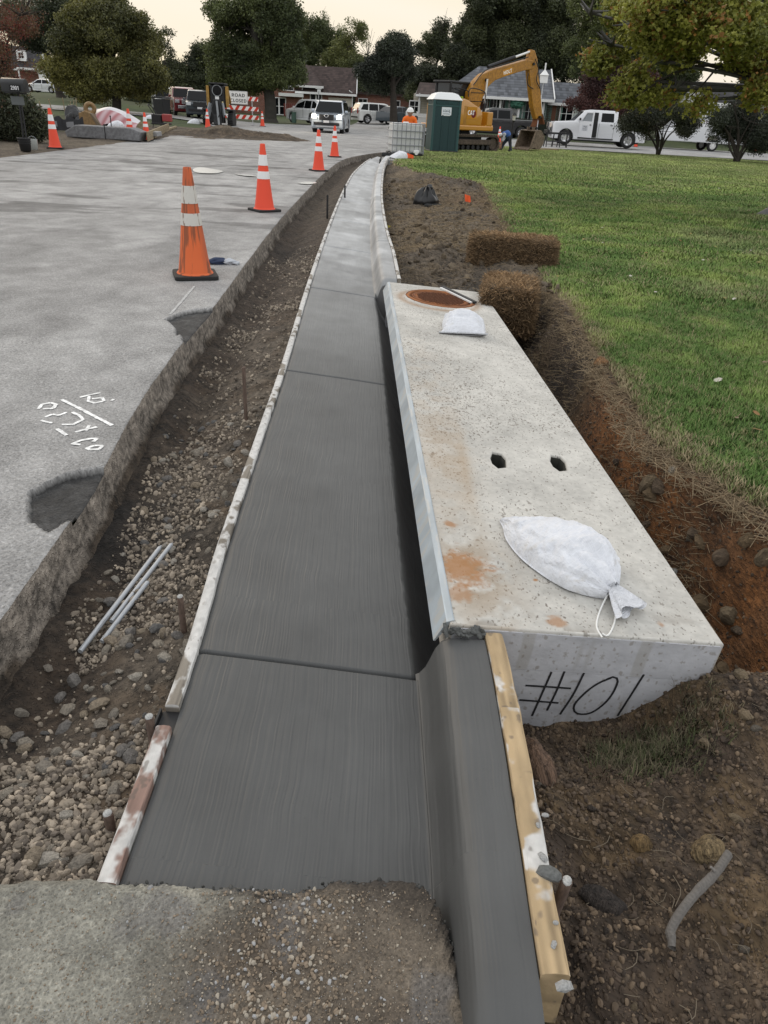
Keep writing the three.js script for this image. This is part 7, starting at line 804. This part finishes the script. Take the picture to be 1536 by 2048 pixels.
  tree('shrub', 'multi-stemmed dark shrub on the lawn behind the tail of the white pickup', { cat: 'shrub', base: at(1316, 310, 0), d: 43.5, stems: 9, tr: .06, lobes: [[1300, 222, 52, 30], [1330, 250, 44, 28], [1272, 240, 30, 22], [1350, 218, 34, 28], [1310, 262, 38, 20], [1372, 240, 20, 24], [1300, 196, 38, 20]], n: 4600, geo: clumpS, s: .95, gap: .40, pal: [[.014, .018, .009], [.04, .048, .018], [.07, .055, .02]], mix: .06, bare: 1.3, twigs: 8 });
  tree('shrub', 'multi-stemmed dark shrub at the right edge in front of the trailer', { cat: 'shrub', base: at(1472, 325, 0), d: 40.3, stems: 10, tr: .065, lobes: [[1490, 240, 52, 42], [1520, 205, 44, 36], [1452, 252, 24, 22], [1545, 260, 40, 40], [1470, 212, 26, 20], [1500, 285, 36, 18], [1436, 232, 14, 18]], n: 4600, geo: clumpS, s: .95, gap: .43, pal: [[.012, .018, .011], [.034, .046, .02]], bare: 1.3, twigs: 8 });
  // the maple whose limbs reach into the frame from the right
  const mb = V(7.35, .1, -14.1), yell = [[.085, .12, .018], [.30, .30, .04], [.34, .16, .03]];
  const mp = tree('maple_tree', 'large maple with yellowing leaves reaching in from the right over the lawn', { base: mb, d: 14.5, tr: .24, limb: .16, trunk: [[1610, 380], [1600, 300], [1580, 180], [1540, 60]], bark: mat([.19, .185, .175], { map: T.bark, roughness: 1, bumpMap: T.bark, bumpScale: .02 }), lobes: [[1290, 45, 90, 50, 0, .9], [1225, 90, 46, 32, .6, .6], [1395, 25, 100, 48, -.8, 1.1], [1490, 45, 80, 50, -.5, 1], [1330, 125, 40, 30, 0, .5], [1258, 160, 22, 22, .4, .3], [1500, 110, 44, 26, 0, .6], [1180, 25, 36, 36, .8, .6], [1372, 88, 46, 26, .4, .6], [1530, 165, 30, 30, -.3, .5], [1296, 172, 26, 22, .2, .35], [1352, 178, 24, 26, .2, .35], [1250, 30, 60, 40, 1, .8], [1228, 178, 14, 14, .5, .25], [1402, 200, 16, 16, .1, .25]], n: 5600, geo: clumpM, s: .92, f: 2.1, gap: .465, pal: yell, mix: .10, twigs: 7, bare: 1.05 });
  const lim = (pts, r0, r1) => tapered(pts.map(([a, b, dd]) => atZ(a, b, 14.5 + (dd || 0)).sub(mb)), r0, r1, 14, 7); obj('limb', [lim([[1590, 230], [1500, 150], [1420, 130], [1340, 150], [1270, 195]], .05, .008), lim([[1570, 130], [1460, 90], [1380, 70], [1280, 40]], .05, .01), lim([[1440, 128], [1400, 175], [1372, 200]], .022, .006)], MT.bark, mp);
  const rt = obj('root_flare', tapered([V(-.95, -.06, .1), V(-.6, .06, .05), V(-.3, .22, 0), V(0, .6, 0)], .12, .34, 10, 9), mat([.2, .195, .19], { map: T.bark, roughness: 1 }), mp);
  // far-off wood closing the horizon
  const wr = rng(77); struct(scatter('distant_wood', clumpA, MT.leaf, 9000, (i, m) => { const px = lerp(-260, 1800, wr()), d = 128 + 40 * wr(), p = atZ(px, 150, d), h = (3.5 + 3 * fbm(px * .012, 3, 951, 3)) * Math.sqrt(wr()); const s = 2.4 + 1.4 * wr(); p.y = h + .3 + (px < 300 ? 1 : 0); m.compose(p, _q.setFromEuler(_e.set(wr() * 6, wr() * 6, wr() * 6)), V(s, s, s)); const a = wr(); return mixc([.015, .02, .009], [.05, .058, .02], a); }), 'far-off wood reading as one dark mass along the horizon', 'stuff');
}
// ---------------------------------------------------------------- people
function figure(t, name, bones, m, cell, pad = .12) { // bones: [a, b, ra, rb, colour]
  const bb = new THREE.Box3(); for (const [a, b, ra, rb] of bones) { const r = Math.max(ra, rb) + pad; bb.expandByPoint(V(a[0] - r, a[1] - r, a[2] - r)); bb.expandByPoint(V(a[0] + r, a[1] + r, a[2] + r)); bb.expandByPoint(V(b[0] - r, b[1] - r, b[2] - r)); bb.expandByPoint(V(b[0] + r, b[1] + r, b[2] + r)); }
  const c = bb.getCenter(V()), sz = bb.getSize(V()), S0 = Math.max(sz.x, sz.y, sz.z) / 2, N = Math.min(120, Math.ceil(2 * S0 / cell)), mc = new MarchingCubes(N, m, false, false, 120000), half = N / 2; const dist = (p, [a, b, ra, rb]) => { const A = V(...a), d = V(...b).sub(A), h = clamp(p.clone().sub(A).dot(d) / Math.max(1e-9, d.lengthSq())); return p.distanceTo(A.addScaledVector(d, h)) - lerp(ra, rb, h); };
  for (let k = 0; k < N; k++) for (let j = 0; j < N; j++) for (let i = 0; i < N; i++) { const p = V(c.x + (i - half) / half * S0, c.y + (j - half) / half * S0, c.z + (k - half) / half * S0); let e = 0; for (const b of bones) e += Math.exp(-dist(p, b) / (cell * .8)); mc.field[i + j * N + k * N * N] = Math.log(Math.max(e, 1e-30)) * cell * .8; }
  mc.isolation = 0; mc.update(); const n = mc.count, P = new Float32Array(n * 3), Nn = new Float32Array(n * 3), C_ = new Float32Array(n * 3); for (let i = 0; i < n; i++) { const p = V(mc.positionArray[i * 3] * S0 + c.x, mc.positionArray[i * 3 + 1] * S0 + c.y, mc.positionArray[i * 3 + 2] * S0 + c.z); P.set([p.x, p.y, p.z], i * 3); Nn.set(mc.normalArray.slice(i * 3, i * 3 + 3), i * 3); let bd = 1e9, bc; for (const b of bones) { const q = dist(p, b); if (q < bd) { bd = q; bc = b[4]; } } C_.set(bc, i * 3); }
  const g = new THREE.BufferGeometry(); g.setAttribute('position', new THREE.BufferAttribute(P, 3)); g.setAttribute('color', new THREE.BufferAttribute(C_, 3)); const q = mergeVertices(g, 1e-4); q.computeVertexNormals(); return obj(name, q, m, t);
}
{
  const pm = mat([1, 1, 1], { vertexColors: true, roughness: .85 }), skin = [.35, .2, .14], or = [.9, .17, .02], jean = [.03, .04, .07], blue = [.05, .12, .35], grey = [.4, .42, .45], boot = [.06, .045, .03];
  const hand = (p, dir, s) => { const f = []; for (let k = 0; k < 4; k++) { const o = (k - 1.5) * .02; f.push([[p[0] + o, p[1], p[2]], [p[0] + o * 1.3 + dir[0] * [.075, .085, .08, .06][k], p[1] + dir[1] * .08, p[2] + dir[2] * .08 + .012], .011, .008, skin]); } f.push([[p[0] + s * .03, p[1] + .02, p[2]], [p[0] + s * .06, p[1] - .03, p[2] + .02], .013, .009, skin]); f.push([[p[0], p[1] + .03, p[2]], [p[0], p[1] - .02, p[2]], .036, .034, skin]); return f; };
  const a = thing('person', 'person in an orange high visibility shirt and white hard hat behind the water tank', 'person', [.12, -.22, -30.9], 0); // stooping towards the viewer
  figure(a, 'body', [[[0, .95, -.1], [0, 1.25, 0], .15, .16, or], [[0, 1.25, 0], [0, 1.42, .06], .16, .13, or], [[-.13, 1.42, .06], [.13, 1.42, .06], .09, .09, or], [[0, 1.42, .06], [0, 1.56, .14], .06, .055, skin], [[0, 1.6, .17], [0, 1.66, .17], .085, .095, skin], [[0, 1.6, .26], [0, 1.58, .275], .016, .02, skin], [[-.095, 1.62, .16], [-.1, 1.64, .16], .02, .02, skin], [[.095, 1.62, .16], [.1, 1.64, .16], .02, .02, skin], [[-.2, 1.4, .06], [-.28, 1.12, .1], .065, .055, or], [[-.28, 1.12, .1], [-.2, .92, .28], .05, .038, skin], [[.2, 1.4, .06], [.28, 1.12, .1], .065, .055, or], [[.28, 1.12, .1], [.2, .92, .28], .05, .038, skin], ...hand([-.2, .88, .3], [0, -1, 0], 1), ...hand([.2, .88, .3], [0, -1, 0], -1), [[-.09, .93, -.1], [-.11, .5, -.04], .1, .07, jean], [[-.11, .5, -.04], [-.11, .1, -.06], .065, .05, jean], [[.09, .93, -.1], [.11, .5, -.04], .1, .07, jean], [[.11, .5, -.04], [.11, .1, -.06], .065, .05, jean], [[-.11, .06, -.08], [-.12, .05, .1], .05, .045, boot], [[.11, .06, -.08], [.12, .05, .1], .05, .045, boot]], pm, .018); obj('hard_hat', [tf(nz(new THREE.SphereGeometry(.125, 20, 10, 0, 6.3, 0, 1.6)), [0, 1.68, .17], [.25, 0, 0], [1, .9, 1.1]), tf(C(.14, .14, .014, [0, 0, 0]), [0, 1.675, .19], [.25, 0, 0], [1, 1, 1.15])], MT.white, a);
  const b = thing('person', 'person in blue shirt and dark jeans bending over behind the lamp post', 'person', at(1011, 303, 0), 0); // bent at the waist, head to the left
  figure(b, 'body', [[[.1, .62, 0], [-.02, .74, .02], .13, .14, blue], [[-.02, .74, .02], [-.16, .72, .04], .14, .12, blue], [[-.17, .71, -.12], [-.17, .71, .2], .07, .07, grey], [[-.16, .72, .04], [-.26, .68, .05], .055, .05, skin], [[-.3, .66, .05], [-.33, .62, .05], .085, .08, skin], [[-.36, .57, .05], [-.37, .57, .05], .018, .018, skin], [[-.17, .7, .2], [-.22, .46, .28], .055, .045, grey], [[-.22, .46, .28], [-.34, .26, .26], .038, .028, skin], [[-.17, .7, -.12], [-.22, .44, -.14], .055, .045, grey], [[-.22, .44, -.14], [-.24, .24, -.1], .042, .032, skin], ...hand([-.35, .22, .26], [0, -1, 0], 1), ...hand([-.24, .2, -.1], [0, -1, 0], -1), [[.1, .6, -.08], [-.1, .36, -.12], .1, .07, jean], [[-.1, .36, -.12], [-.2, .07, -.14], .065, .05, jean], [[.1, .6, .08], [.16, .34, .1], .1, .07, jean], [[.16, .34, .1], [.24, .07, .1], .065, .05, jean], [[-.2, .05, -.14], [-.34, .045, -.14], .045, .04, boot], [[.24, .05, .1], [.1, .045, .1], .045, .04, boot]], pm, .015); obj('cap', tf(nz(new THREE.SphereGeometry(.1, 16, 8, 0, 6.3, 0, 1.7)), [-.31, .67, .05], [0, 0, .9]), MT.white, b);
}
renderer.render(scene, camera);
